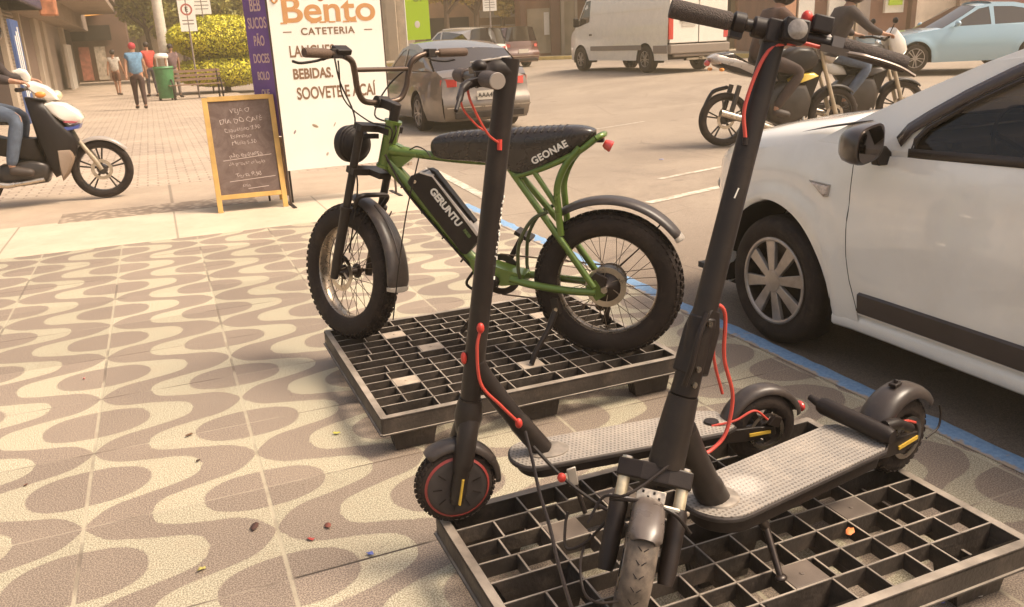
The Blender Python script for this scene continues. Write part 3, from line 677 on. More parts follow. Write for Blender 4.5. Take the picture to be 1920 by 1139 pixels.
# brake and motor cables sweeping from bar to fork
m = bm()
m.tube(bez([BC + V((-.01, .215, .17)), BC + V((.10, .12, .08)), BC + V((.12, .05, -.06)), LC + V((-.02, .06, -.02)), L0 + sa * .40 + V((.0, .09, 0)), L0 + sa * .1 + V((.0, .1, 0))], 6), .0035, 7)
m.tube(bez([BC + V((-.01, -.215, .17)), BC + V((.09, -.12, .07)), BC + V((.08, -.02, -.05)), HT + V((-.03, .02, -.02)), V((.90, .03, .80))], 6), .0035, 7)
m.tube(bez([BC + V((-.01, .20, .16)), BC + V((.06, .14, .02)), BC + V((.02, .06, -.07)), HT + V((-.02, .035, -.03)), V((.90, .035, .80))], 6), .003, 7)
m.build('cable', M_blk, B)
# ================================================================== KICK SCOOTERS
def rubber_deck_material():
    n = NT('studded deck rubber')
    sc = 88; a = n.m_('MULTIPLY', n.x, sc); b = n.m_('MULTIPLY', n.y, sc * .87)
    ra = n.m_('ROUND', b); a2 = n.m_('ADD', a, n.m_('MULTIPLY', n.m_('MODULO', n.m_('ABSOLUTE', ra), 2.0), .5))
    fx = n.m_('SUBTRACT', a2, n.m_('ROUND', a2)); fy = n.m_('SUBTRACT', b, ra)
    d = n.m_('SQRT', n.m_('ADD', n.m_('MULTIPLY', fx, fx), n.m_('MULTIPLY', fy, fy))); dot = n.rng(d, .16, .34, 1, 0)
    c = n.mix(dot, (.285, .25, .215), (.17, .142, .12))
    c = n.mix(n.rng(n.noise(9, 6, .7), .45, .7, 0, .5), c, (.48, .40, .32))
    wx = n.m_('SUBTRACT', n.x, .262); wr = n.m_('SQRT', n.m_('ADD', n.m_('MULTIPLY', wx, wx), n.m_('MULTIPLY', n.y, n.y)))
    c = n.mix(n.rng(n.m_('ADD', wr, n.m_('MULTIPLY', n.noise(30, 3), .04)), .045, .085, .75, 0), c, (.52, .46, .40))
    n.bump(dot, .6, .003); return n.out(c, .6)
M_deck = rubber_deck_material()
M_cover = mat('dark grey wheel cover', (.048, .039, .036), .5, spec=.3, noise=.2, nscale=25)
def scoot_tyre(par, M, R, w, knobs=0, hh=None, name='tyre'):
    m = MB(); m.M = M; hh = hh or R * .20; tyre_mb(m, R - (.003 if knobs else 0), w, hh, knobs=knobs, rows=4, kh=.0045); return m.build(name, M_tyre, par, smooth=35)
def deck(par, x0, x1, wd, zt, th, nose=.5, tail=.25):
    """long board with a rounded nose over a narrower battery tray; local x runs to the rear"""
    pts = []; n = 14; hw = wd / 2
    for i in range(n + 1): a = PI / 2 + PI * i / n; pts.append((x0 + hw * nose + hw * nose * math.cos(a), hw * math.sin(a) * 1.0))
    pts = [(x1, hw * .72), (x1 - .05, hw)] + pts + [(x1 - .05, -hw), (x1, -hw * .72)]
    c = V(((x0 + x1) / 2, 0)); sc_ = lambda kx, ky: [(c.x + (p[0] - c.x) * kx, p[1] * ky) for p in pts]
    m = MB(); m.prism(pts, zt - .011, zt); o = m.build('deck', M_cover, par, smooth=30, bevel=.004)
    m = MB(); m.prism(sc_(.985, .95), zt, zt + .003); m.build('deck_mat', M_deck, o, smooth=0)
    m = MB(); m.prism(sc_(.93, .86), zt - th, zt - .011); m.build('battery_tray', M_blk, o, smooth=30, bevel=.006)
    return o
# ------------------------------------------------ slim scooter (straight wheel)
S1 = thing('kick_scooter', 'slim matte black electric scooter with red cables and grey wheel cover, nearer the bike', 'scooter', (.572, 1.858, .152), math.atan2(-.102, .911), 'black electric scooters')
R1 = .1075
W = TR(.0, 0, R1); scoot_tyre(S1, W, R1, .052, knobs=40, hh=.024)
m = MB(); m.M = W; m.lathe([(0, .031), (.060, .030), (.080, .0285), (.087, .022), (.087, -.022), (.080, -.0285), (.06, -.030), (0, -.031)], 48, MY0); wc = m.build('wheel_cover', M_cover, S1, smooth=40)
m = MB(); m.M = W
for s in (1,): m.lathe([(.080, s * .026), (.0855, s * .024), (.0865, s * .0255), (.0805, s * .0300)], 48, MY0, closed_prof=True)
m.build('red_ring', mat('dull red', (.26, .035, .028), .5), wc)
for i in range(9):
    m = MB(); m.M = W
    a = 2 * PI * i / 9 + .3; m.bar((.042 * math.cos(a), -.0308, .042 * math.sin(a)), (.066 * math.cos(a), -.0300, .066 * math.sin(a)), .002, .003, up=(0, 1, 0)); m.build('groove', M_blk, wc)
ST1 = V((.167, 0, 1)).normalized(); F0 = V((.048, 0, .30))
# fork: one flowing shell over both sides of the wheel
m = MB()
for s in (1, -1):
    m.tube(bez([(-.006, .036 * s, .070), (.002, .037 * s, .115), (.018, .036 * s, .185), (.034, .026 * s, .245), (.046, .012 * s, .285)], 6), [.019] * 3 + [.022] * 8 + [.027] * 14, 14, sx=.45 if 0 else 1, up=(0, 1, 0))
m.tube([F0 - ST1 * .055, F0 - ST1 * .01, F0 + ST1 * .02, F0 + ST1 * .035], [.028, .037, .034, .030], 20)
m.build('fork', M_blkm, S1, smooth=60)
m = MB(); m.tube([(-.004, -.0585, .075), (.010, -.0575, .145)], .006, 10, sx=.6); m.build('reflector', M_yel, S1)
m = MB(); m.tube([(-.004, .0585, .075), (.010, .0575, .145)], .006, 10, sx=.6); m.build('reflector', M_yel, S1)
# front mudguard
m = MB(); guard(m, (0, R1), .126, 25, 128, .060, .062, n=20, lip=.012, M=Matrix()); m.build('mudguard', M_guard, S1, smooth=50)
m = MB(); guard(m, (0, R1), .124, -8, 34, .040, .060, n=12, lip=.010); m.build('mudguard', M_guard, S1, smooth=50)
# stem
P = lambda k: F0 + ST1 * k
m = MB(); m.tube([P(.03), P(.30), P(.83), P(.868)], [.0262, .0262, .0258, .0270], 20); stem1 = m.build('stem', M_blkm, S1, smooth=60)
# worn white lettering running up the stem
m = MB(); rnd = random.Random(5)
for i in range(26):
    k = .36 + .20 * i / 25 + rnd.uniform(-.003, .003); q = P(k) + V((.0205 + rnd.uniform(-.003, .003), -.0165, 0)); m.box(tuple(q), (rnd.uniform(.003, .009), .0016, rnd.uniform(.003, .009)), (RZ(.9) @ RY(rnd.uniform(-.6, .6))).to_3x3())
m.build('worn_print', M_whitetxt, stem1, smooth=0)
# head: stem top elbows forward into the bar clamp
TOP = P(.865)
m = MB(); m.tube(bez([P(.80), P(.845), P(.862) + V((-.018, 0, -.004)), P(.862) + V((-.05, 0, -.010)), P(.855) + V((-.082, 0, -.012))], 5), [.0262] * 6 + [.028] * 8 + [.0255] * 7, 18)
m.tube([P(.82), P(.882)], [.0262, .0275], 20); m.build('stem_head', M_blkm, S1, smooth=55)
m = MB(); m.prism([(.005, .020), (-.06, .012), (-.085, .006), (-.085, -.006), (-.06, -.012), (.005, -.020)], 0, .004, TR(*(P(.884) + V((-.005, 0, -.0005)))) @ RY(-.10)); m.build('display', M_silver, S1, bevel=.001)
# handlebar across: turned a little
BA = math.radians(3); BC1 = P(.855) + V((-.075, 0, -.012)); bd = V((math.sin(BA), math.cos(BA), 0))
m = MB(); m.tube([BC1 - bd * .20, BC1 + bd * .20], .0125, 14); m.build('handlebar', M_blkm, S1)
for s in (1, -1):
    m = MB(); m.tube([BC1 + bd * s * .105, BC1 + bd * s * .110, BC1 + bd * s * .222, BC1 + bd * s * .228], [.015, .0178, .0178, .0165], 18); gp_ = m.build('grip', M_grey if 0 else mat('rubber grip', (.075, .052, .042), .7, bump=.5, bscale=260), S1)
    m = MB(); m.tube([BC1 + bd * s * .228, BC1 + bd * s * .234], [.0172, .0160], 18); m.build('end_cap', mat('grey end cap', (.30, .25, .21), .5), gp_)
m = MB(); q = BC1 - bd * .085; m.box(tuple(q), (.036, .026, .034)); m.bar(q, q + V((-.04, -.01, -.010)), .022, .018); m.tube(bez([q + V((-.035, -.01, -.008)), q + V((-.055, -.03, -.018)), q + V((-.072, -.07, -.036)), q + V((-.088, -.10, -.058))], 5), [.011] * 5 + [.008] * 6 + [.005] * 5, 8)
m.build('brake_lever', M_blk, S1, bevel=.003)
m = MB(); m.ell(tuple(q + V((.0, .03, .026))), (.018, .018, .014)); m.build('bell', M_blk, S1)
# cables: red brake line from lever to stem, thin dark loop
m = MB(); m.tube(bez([q + V((-.04, -.01, -.012)), q + V((-.03, .0, -.05)), q + V((.01, .03, -.12)), P(.69) + V((-.005, -.024, 0))], 6), .0028, 8); m.build('brake_cable', M_redc, S1)
m = MB(); m.tube(bez([q + V((-.055, -.01, -.02)), q + V((-.05, .0, -.06)), q + V((-.015, .03, -.10)), q + V((.005, .04, -.115))], 6), .0024, 8); m.build('power_cable', M_redc, S1)
m = MB(); m.rod(P(.70) + V((-.006, -.024, 0)), P(.675) + V((-.004, -.026, 0)), .006); m.build('cable_boot', M_red, S1)
# neck: diagonal tube from the stem down to the deck
N0, N1 = P(.20), V((.245, 0, .158))
m = MB(); m.tube(bez([P(.165) + V((.0, 0, 0)), P(.115) + V((.014, 0, 0)), V((.148, 0, .300)), V((.200, 0, .222)), N1], 6), [.020] * 3 + [.026] * 13 + [.0285] * 9, 18); m.tube([P(.0), P(.04)], .0295, n=20); m.build('neck', M_blkm, S1, smooth=60)
m = MB(); m.lathe([(.0, .0), (.044, .0), (.044, .004), (.030, .010), (0, .010)], 28, TR(.258, 0, .1525) @ Matrix.Diagonal((1.35, 1, 1, 1))); m.build('neck_collar', mat('worn collar', (.26, .22, .18), .45, metal=.2, noise=.3, nscale=40), S1)
m = MB(); m.tube(bez([P(.235) + V((-.002, -.028, 0)), P(.185) + V((-.006, -.032, 0)), P(.09) + V((.014, -.034, 0)), (.125, -.034, .322), (.168, -.030, .268)], 7), .0042, 8); m.build('brake_cable', M_redc, S1)
for p_ in (P(.238) + V((-.002, -.027, 0)), V((.172, -.030, .262))):
    m = MB(); m.ell(tuple(p_), (.010, .010, .014)); m.build('cable_boot', M_red, S1)
m = MB(); m.ell(tuple(P(.155) + V((-.030, -.004, 0))), (.008, .010, .016)); m.build('side_reflector', M_red, S1)
DK = deck(S1, .150, .80, .155, .150, .038, nose=.75)
# rear wheel
RW1 = V((.911, 0, R1)); W = TR(*RW1); scoot_tyre(S1, W, R1, .052, knobs=0, hh=.026)
m = MB(); m.M = W; m.lathe([(.066, -.016), (.078, -.020), (.078, .020), (.066, .016)], 40, MY0, closed_prof=True); m.lathe([(0, -.028), (.024, -.028), (.024, .028), (0, .028)], 20, MY0)
for i in range(6):
    a = PI / 3 * i; m.bar((.02 * math.cos(a), 0, .02 * math.sin(a)), (.07 * math.cos(a), 0, .07 * math.sin(a)), .018, .011, up=(0, 1, 0))
m.build('rim', M_blk, S1, bevel=.0015)
m = MB(); m.M = W; m.lathe([(.046, .034), (.056, .034), (.056, .036), (.046, .036)], 30, MY0, closed_prof=True); m.build('brake_disc', M_chrome, S1)
m = MB()
for s in (1, -1): m.prism([(.76, .095), (.76, .135), (.86, .130), (.935, .122), (.940, .095), (.86, .088)], s * .036 - .005, s * .036 + .005, MY0)
m.bar((.76, -.035, .115), (.76, .035, .115), .03, .035); m.build('rear_fork', M_blkm, S1, smooth=0, bevel=.003)
m = MB(); m.bar((.850, -.043, .109), (.918, -.043, .109), .004, .009); m.build('reflector', M_yel, S1)
m = MB(); m.prism([(.905, .135), (.925, .16), (.95, .15), (.94, .12)], .036, .052, MY0); m.build('brake_caliper', M_hub, S1, smooth=0, bevel=.003)
m = MB(); guard(m, (RW1.x, RW1.z), .132, 12, 172, .058, .064, n=26, lip=.012); mg = m.build('mudguard', M_guard, S1, smooth=50)
m = MB(); m.ell((1.042, 0, .150), (.012, .020, .016)); m.build('tail_lamp', M_redlens, mg)
m = MB(); m.tube(bez([(.735, -.03, .153), (.80, -.045, .165), (.86, -.045, .185), (.905, -.045, .15)], 6), .0035, 8); m.build('brake_cable', M_redc, S1)
m = MB(); m.lathe([(.0, 0), (.022, 0), (.020, .006), (0, .007)], 20, TR(.745, -.01, .153)); m.build('charge_cap', M_blk, DK)
m = MB(); m.tube([(.30, -.070, .112), (.325, -.10, .004)], .0065, 8); m.build('kickstand', M_blkm, S1)
m = MB(); m.box((.298, -.082, .108), (.026, .006, .055), RY(-.15).to_3x3()); m.build('stand_bracket', M_silver, S1, bevel=.003)

# ------------------------------------------------ sturdier scooter with suspension fork, steered towards the camera
S2 = thing('kick_scooter', 'heavier electric scooter with suspension fork, front wheel turned to the camera', 'scooter', (.908, 1.386, .152), math.atan2(.172, .985), 'black electric scooters')
R2 = .125
DK = deck(S2, .085, .735, .190, .160, .050, nose=.95)
# neck and steerer
c0, c1 = V((.004, 0, .300)), V((.291, 0, 1.205)); A2 = (c1 - c0).normalized()
Q = lambda k: c0 + A2 * k
m = MB(); m.tube(bez([(.165, 0, .155), (.130, 0, .215), (.085, 0, .300), (.050, 0, .375)], 6), [.037] * 6 + [.034] * 13, 18); m.tube([Q(.005), Q(.08), Q(.15), Q(.165)], [.040, .038, .034, .033], 20)
m.prism([(.02, .33), (.10, .30), (.145, .235), (.115, .23), (.05, .28)], -.014, .014, MY0); m.build('neck', M_blkm, S2, smooth=55)
m = MB(); m.lathe([(.0, 0), (.052, 0), (.050, .004), (.036, .010), (0, .010)], 28, TR(.170, 0, .1632)); m.build('neck_collar', mat('worn collar', (.3, .25, .2)), S2)
m = MB(); m.tube([Q(.165), Q(.19), Q(.24), Q(.32), Q(.345)], [.031, .030, .029, .031, .029], 18)
m.prism([(-.030, .0), (.034, .0), (.036, .10), (.020, .145), (-.010, .150), (-.026, .10)], -.026, .026, TR(*Q(.215)) @ Matrix.Rotation(math.atan2(A2.x, A2.z), 4, 'Y') @ RX(PI / 2)); m.build('folding_joint', M_blk, S2, smooth=30, bevel=.005)
m = MB(); m.tube(bez([Q(.36) + V((-.02, -.025, 0)), Q(.31) + V((-.035, -.03, 0)), Q(.25) + V((-.035, -.03, 0)), Q(.20) + V((-.03, -.02, 0))], 5), .0065, 8); m.build('folding_lever', M_blk, S2)
for k, s in ((.335, -1), (.235, -1), (.20, -1), (.29, 1)):
    m = MB(); q = Q(k) + V((-.010, .028 * s, 0)); m.rod(q, q + V((0, .006 * s, 0)), .007, n=8); m.build('bolt', M_chrome, S2)
m = MB(); m.box(tuple(Q(.235) + V((.034, -.008, 0))), (.006, .02, .04), Matrix.Rotation(math.atan2(A2.x, A2.z), 3, 'Y')); m.build('side_reflector', M_red, S2, bevel=.001)
# everything above the fold and the fork turn with the bar
bar_dir = V((.914, -.407, 0)); rzi = -math.atan2(.172, .985); b2 = RZ(rzi) @ bar_dir; b2 = (b2 - A2 * b2.dot(A2)).normalized()      # bar direction in local axes, square to the stem
fwd = b2.cross(A2).normalized()
if fwd.y > 0: fwd = -fwd
m = MB(); m.tube([Q(.30), Q(.36), Q(.93), Q(.95)], [.0265, .0262, .0235, .024], 20, up=tuple(fwd), sx=1.0); stem2 = m.build('stem', M_blkm, S2, smooth=60)
m = MB(); rnd = random.Random(9); q = Q(.60) + fwd * .0245 - b2 * .004
m.bar(q, q + A2 * .022 + b2 * .004, .0015, .004); m.build('scuff', M_whitetxt, stem2)
HB2 = Q(.948)
m = MB(); m.tube([HB2 - b2 * .05, HB2 + b2 * .05], .021, 18); m.bar(Q(.92), HB2 + A2 * .02, .05, .048, up=tuple(b2)); m.build('bar_clamp', M_blk, S2, bevel=.004)
m = MB(); m.tube(bez([HB2 - b2 * .20, HB2 - b2 * .06, HB2 + b2 * .06, HB2 + b2 * .10, HB2 + b2 * .26 - A2 * .012], 4), .0125, 14); m.build('handlebar', M_blkm, S2)
gm = mat('knurled grip', (.085, .062, .052), .75, noise=.3, nscale=160, bump=.9, bscale=420)
e0 = HB2 - b2 * .222
m = MB(); m.tube([HB2 - b2 * .095, HB2 - b2 * .100, HB2 - b2 * .214, e0], [.0165, .0185, .0195, .0185], 20); m.build('grip', gm, S2)
m = MB(); m.tube([HB2 - b2 * .092, HB2 - b2 * .089, HB2 - b2 * .068, HB2 - b2 * .065], [.018, .022, .022, .018], 20); m.bar(HB2 - b2 * .08, HB2 - b2 * .08 - A2 * .03, .02, .026, up=tuple(b2)); m.build('throttle', M_blk, S2)
m = MB(); d_ = (b2 - A2 * .06).normalized(); m.tube([HB2 + b2 * .135, HB2 + b2 * .14 + d_ * .002, HB2 + b2 * .14 + d_ * .130, HB2 + b2 * .14 + d_ * .135], [.0155, .0175, .0175, .0165], 18); m.build('grip', gm, S2)
# bell, display, lamp
m = MB(); Rl = Matrix((b2, A2, fwd)).transposed().to_4x4(); lc = HB2 + b2 * .028 + fwd * .035 + A2 * .000; m.box(tuple(lc), (.050, .046, .036), Rl.to_3x3()); lamp = m.build('head_lamp', M_blk, S2, bevel=.005)
m = MB(); m.lathe([(.019, .016), (.020, .021), (.012, .024), (0, .025)], 24, TR(*lc) @ Rl); m.build('lens', mat('scooter lamp lens', (.22, .19, .165), .15, coat=1, noise=.3, nscale=80), lamp)
m = MB(); m.box(tuple(HB2 + b2 * .085 + A2 * .030 + fwd * .01), (.042, .034, .026), Rl.to_3x3()); m.build('display', M_blk, S2, bevel=.004)
m = MB(); m.ell(tuple(HB2 + b2 * .055 + A2 * .038), (.012, .012, .016)); m.build('horn_button', M_red, S2)
m = MB(); q = HB2 + b2 * .125 - A2 * .004; m.box(tuple(q), (.024, .034, .034), Rl.to_3x3()); m.bar(q + fwd * .02 - A2 * .012 - b2 * .035, q + fwd * .03 - A2 * .014 + b2 * .02, .016, .014)
m.tube(bez([q + fwd * .03 - A2 * .014 + b2 * .015, q + fwd * .045 - A2 * .016 + b2 * .060, q + fwd * .040 - A2 * .020 + b2 * .12, q + fwd * .035 - A2 * .030 + b2 * .160], 6), [.0075] * 6 + [.0055] * 13, 8, sx=.6); m.build('brake_lever', mat('silvered lever', (.17, .14, .12), .3, metal=.6), S2, smooth=50)
m = MB(); cst = q + fwd * .02 - A2 * .012 - b2 * .035
m.tube(bez([cst, cst - b2 * .045 - A2 * .002, cst - b2 * .10 - A2 * .03, Q(.79) - b2 * .030 + fwd * .026, Q(.72) - b2 * .012 + fwd * .025], 7), .0040, 10); m.build('brake_cable', M_redc, S2)
m = MB(); m.rod(Q(.725) - b2 * .012 + fwd * .024, Q(.71) - b2 * .010 + fwd * .024, .006); m.build('cable_boot', M_blk, S2)
# second red cable looping out of the fold down to the deck
m = MB(); m.tube(bez([Q(.37) + V((.02, -.0, 0)), Q(.34) + V((.055, -.01, 0)), (.165, -.01, .52), (.195, -.012, .42), (.175, -.014, .335), (.135, -.012, .305), (.10, -.01, .30)], 7), .0046, 8); m.build('brake_cable', M_redc, S2)
m = MB(); m.tube(bez([Q(.37) + V((.018, .012, 0)), Q(.345) + V((.045, .012, 0)), (.155, .012, .52), (.187, .012, .42)], 6), .0035, 8); m.build('power_cable', M_redc, S2)
# fork, turned with the bar: crown, stanchions, lowers, wheel
A2K = A2; CR = Q(.0) - b2 * .020; AXL = V((-.128, -.058, .131)); A2 = (CR - AXL).normalized(); b2 = Matrix.Rotation(math.radians(-9), 3, A2) @ b2; b2 = (b2 - A2 * b2.dot(A2)).normalized(); fwd = A2.cross(b2).normalized()
if fwd.y > 0: fwd = -fwd
m = MB(); Rf = Matrix((b2, fwd, A2)).transposed().to_4x4(); m.prism([(-.082, -.020), (-.070, -.026), (-.02, -.034), (.02, -.034), (.070, -.026), (.082, -.020), (.082, .014), (.03, .030), (-.03, .030), (-.082, .014)], -.042, -.002, TR(*CR) @ Rf); m.build('fork_crown', M_blk, S2, smooth=0, bevel=.005)
for s in (1, -1):
    m = MB(); q = CR + b2 * s * .064; m.tube([q - A2 * .0, q - A2 * .105], .0135, 16); m.build('stanchion', M_fork, S2)
    m = MB(); m.tube([q - A2 * .085, q - A2 * .092, q - A2 * .22, q - A2 * .245], [.019, .0210, .0200, .016], 18); m.build('fork_leg', M_blk, S2)
    m = MB(); m.rod(q + A2 * .0, q + A2 * .004, .012, n=6); m.build('bolt', M_chrome, S2)
wc2 = AXL
WM = TR(*wc2) @ Matrix((fwd, A2.cross(fwd), A2)).transposed().to_4x4()
ty = scoot_tyre(S2, WM, .130, .066, hh=.031); ty.data.materials.clear(); ty.data.materials.append(mat('dusty tyre', (.12, .092, .070), .8, noise=.45, nscale=40, dirt=(.03, .02, .015), dscale=30, damt=.7))
m = MB(); m.M = WM; rnd = random.Random(2)
for i in range(30):
    a = 2 * PI * i / 30
    for s in (1, -1): m.tube([(math.cos(a + q_ * .10) * (.1305 - .0035 * abs(h_) ** 2 * 6), s * .029 * h_ + .0, math.sin(a + q_ * .10) * (.1305 - .0035 * abs(h_) ** 2 * 6)) for q_, h_ in ((0, .08), (.6, .35), (.4, .6), (1.3, .85))], .0013, 5)
m.build('tread_groove', M_dark, ty)
m = MB(); m.M = WM; m.lathe([(0, -.035), (.03, -.035), (.034, -.022), (.088, -.018), (.092, 0), (.088, .018), (.034, .022), (.03, .035), (0, .035)], 36, MY0); m.build('rim', M_blk, S2)
m = MB(); m.M = WM; m.lathe([(.03, .030), (.060, .030), (.060, .033), (.03, .033)], 30, MY0, closed_prof=True); m.build('brake_disc', M_chrome, S2)
m = MB(); m.M = WM; guard(m, (0, 0), .147, 20, 122, .072, .070, n=18, lip=.016); m.build('mudguard', mat('glossy mudguard', (.10, .08, .07), .28, noise=.15, nscale=20), S2, smooth=50)
m = MB(); m.box(tuple(CR - A2 * .072 + fwd * .024), (.062, .004, .026), Rf.to_3x3()); m.build('fork_brace', mat('scratched alloy', (.50, .43, .35), .4, metal=.6, noise=.5, nscale=60), S2, bevel=.001)
for i in range(4):
    m = MB(); q = CR - A2 * (.066 + .010 * (i % 2)) + fwd * .0265 + b2 * (-.018 + .012 * i); m.box(tuple(q), (.005, .001, .006), Rf.to_3x3()); m.build('slot', M_dark, S2)
m = MB()
m.tube(bez([Q(.03) + fwd * .03 + b2 * .03, CR - A2 * .055 + fwd * .05 - b2 * .02, CR - A2 * .09 + fwd * .055 - b2 * .06, CR - A2 * .10 + fwd * .03 - b2 * .10, CR - A2 * .16 + fwd * .02 - b2 * .12], 6), .0033, 7)
m.build('brake_cable', M_blk, S2)
m = MB(); m.tube(bez([CR - A2 * .10 + fwd * .035 - b2 * .085, CR - A2 * .092 + fwd * .055 - b2 * .02, CR - A2 * .10 + fwd * .055 + b2 * .05, CR - A2 * .13 + fwd * .03 + b2 * .095], 6), .0042, 7); m.build('power_cable', M_blk, S2)
m = MB(); m.tube([CR + b2 * -.085 - A2 * .09, CR - b2 * .06 - A2 * .09 + fwd * .018, CR + b2 * .06 - A2 * .09 + fwd * .018, CR + b2 * .085 - A2 * .09], .006, 8); m.build('axle_bolt', M_chrome, S2)
A2 = A2K
# rear swing arm, box, wheel and mudguard
RW2 = V((.868, 0, .118)); W = TR(*RW2); scoot_tyre(S2, W, .116, .060, knobs=30, hh=.030)
m = MB(); m.M = W; m.lathe([(.068, -.018), (.084, -.022), (.084, .022), (.068, .018)], 40, MY0, closed_prof=True); m.lathe([(0, -.034), (.028, -.034), (.028, .034), (0, .034)], 20, MY0)
for i in range(5):
    a = 2 * PI / 5 * i; m.bar((.02 * math.cos(a), 0, .02 * math.sin(a)), (.075 * math.cos(a), 0, .075 * math.sin(a)), .02, .016, up=(0, 1, 0))
m.build('rim', M_blk, S2, bevel=.0015)
m = MB(); m.M = W; m.lathe([(.048, .040), (.062, .040), (.062, .037), (.048, .037)], 30, MY0, closed_prof=True); m.build('brake_disc', M_chrome, S2)
m = MB()
for s in (1, -1): m.prism([(.70, .105), (.70, .155), (.80, .145), (.895, .135), (.905, .100), (.82, .090)], s * .046 - .006, s * .046 + .006, MY0)
m.build('rear_fork', M_blkm, S2, smooth=0, bevel=.003)
m = MB(); m.bar((.805, -.054, .112), (.890, -.054, .120), .004, .010); m.build('reflector', M_yel, S2)
m = MB(); m.tube([(.705, .130, .205), (.706, .118, .203), (.712, -.075, .188), (.713, -.09, .187)], [.020, .0245, .0245, .019], 16); rb = m.build('rear_box', M_blk, S2, smooth=50)
m = MB(); m.tube([(.705, .165, .214), (.705, .13, .205)], [.009, .013], 12); m.build('nozzle', M_blk, rb)
m = MB(); m.tube(bez([(.72, -.06, .205), (.77, -.065, .200), (.83, -.065, .17)], 6), [.016] * 7 + [.013] * 6, 12); m.build('shock', M_blk, S2)
m = MB(); m.prism([(.85, .135), (.875, .175), (.905, .165), (.895, .12)], -.058, -.040, MY0); m.build('brake_caliper', M_chrome, S2, smooth=0, bevel=.003)
m = MB(); m.tube(bez([(.77, -.05, .19), (.81, -.062, .195), (.86, -.06, .175)], 6), .004, 8); m.build('brake_cable', M_redc, S2)
m = MB(); guard(m, (RW2.x, RW2.z), .150, 28, 165, .088, .092, n=28, lip=.020); mg = m.build('mudguard', M_guard, S2, smooth=50)
m = MB(); m.box((.845, 0, .272), (.030, .022, .010), RY(-.1).to_3x3()); m.rod((.845, 0, .27), (.848, 0, .285), .006); m.build('hook', M_blk, mg, bevel=.002)
m = MB(); m.tube(bez([(.995, -.046, .185), (1.0, -.050, .15), (.985, -.055, .12), (.93, -.056, .105)], 5), .003, 6); m.build('stay', M_blk, mg)
# kick stand
m = MB(); m.tube([(.245, -.065, .112), (.255, -.075, .09)], .013, 12); m.tube([(.255, -.075, .09), (.222, -.155, .006)], [.0095, .0075], 10); m.ell((.222, -.155, .009), (.016, .012, .008)); m.build('kickstand', M_hub, S2)
# ================================================================== CARS
def car_wheel(par, M, R, w, rimR, style='cap', nm='wheel'):
    """road wheel; axle along local y, outer face on -y"""
    m = MB(); m.M = M; side = R - rimR
    prof = [(rimR - .004, -w / 2 + .012), (rimR + side * .25, -w / 2 - .002), (rimR + side * .6, -w / 2 - .006), (R - .022, -w / 2 + .004), (R - .006, -w / 2 + .020), (R, -w / 2 + .045), (R, w / 2 - .045), (R - .006, w / 2 - .02), (R - .022, w / 2 - .004), (rimR + side * .6, w / 2 + .006), (rimR - .004, w / 2 - .012)]
    m.lathe([(a, -b) for a, b in prof], 56, MY0, closed_prof=True); wh = m.build(nm, M_tyre, par, smooth=40)
    m = MB(); m.M = M
    m.lathe([(rimR - .001, w / 2 - .012), (rimR + .004, w / 2 - .004), (rimR - .012, w / 2 - .006), (rimR - .022, w / 2 - .03), (rimR - .03, -w / 2 + .02)], 48, MY0); m.lathe([(0, w / 2 - .075), (rimR - .02, w / 2 - .075)], 32, MY0); m.build('rim', M_hub, wh, smooth=40)
    m = MB(); m.M = M; y = -(w / 2 - .004)
    if style == 'cap':
        N_ = 8
        for i in range(N_):
            a = 2 * PI * i / N_ + .2; ca, sa_ = math.cos(a), math.sin(a); p0 = V((.035 * ca, y - .004, .035 * sa_)); p1 = V(((rimR - .012) * ca, y + .004, (rimR - .012) * sa_)); sd = V((-sa_, 0, ca))
            m.add([p0 - sd * .018, p0 + sd * .018, p1 + sd * .031, p1 - sd * .031] + [q + V((0, .02, 0)) for q in (p0 - sd * .018, p0 + sd * .018, p1 + sd * .031, p1 - sd * .031)], [(0, 1, 2, 3), (7, 6, 5, 4), (0, 4, 5, 1), (1, 5, 6, 2), (2, 6, 7, 3), (3, 7, 4, 0)])
        m.lathe([(0, -y + .010), (.022, -y + .009), (.050, -y + .005), (.058, -y - .004)], 28, MY0); m.lathe([(rimR - .020, -y - .004), (rimR - .014, -y + .006), (rimR - .002, -y + .004), (rimR, -y - .004)], 48, MY0)
    else:
        for i in range(10):
            a = 2 * PI * i / 10; m.bar((.04 * math.cos(a), y + .004, .04 * math.sin(a)), ((rimR - .008) * math.cos(a + (.12 if i % 2 else -.12)), y + .002, (rimR - .008) * math.sin(a + (.12 if i % 2 else -.12))), .016, .022, up=(0, 1, 0))
        m.lathe([(0, -y + .004), (.045, -y + .002), (.055, -y - .01)], 24, MY0); m.lathe([(rimR - .014, -y - .004), (rimR - .008, -y + .004), (rimR, -y + .003)], 40, MY0)
    m.build('wheel_cover', mat('wheel cover silver', (.42, .36, .31), .35, metal=.45, noise=.2, nscale=14, dirt=(.2, .14, .1), dscale=10, damt=.35), wh, smooth=35, bevel=.003 if style == 'cap' else 0)
    return wh

# ---- white hatchback: local y' = 0 at the front axle, +s rearwards.  world: X = side, Y = 2.94 - s
HX0, HW, HZ = 2.495, .855, -.05          # near side plane, half width, road level
CAR = thing('parked_car', 'white hatchback parked along the blue kerb, black mirror and black door strip', 'car', (HX0 + HW, 2.94, HZ))
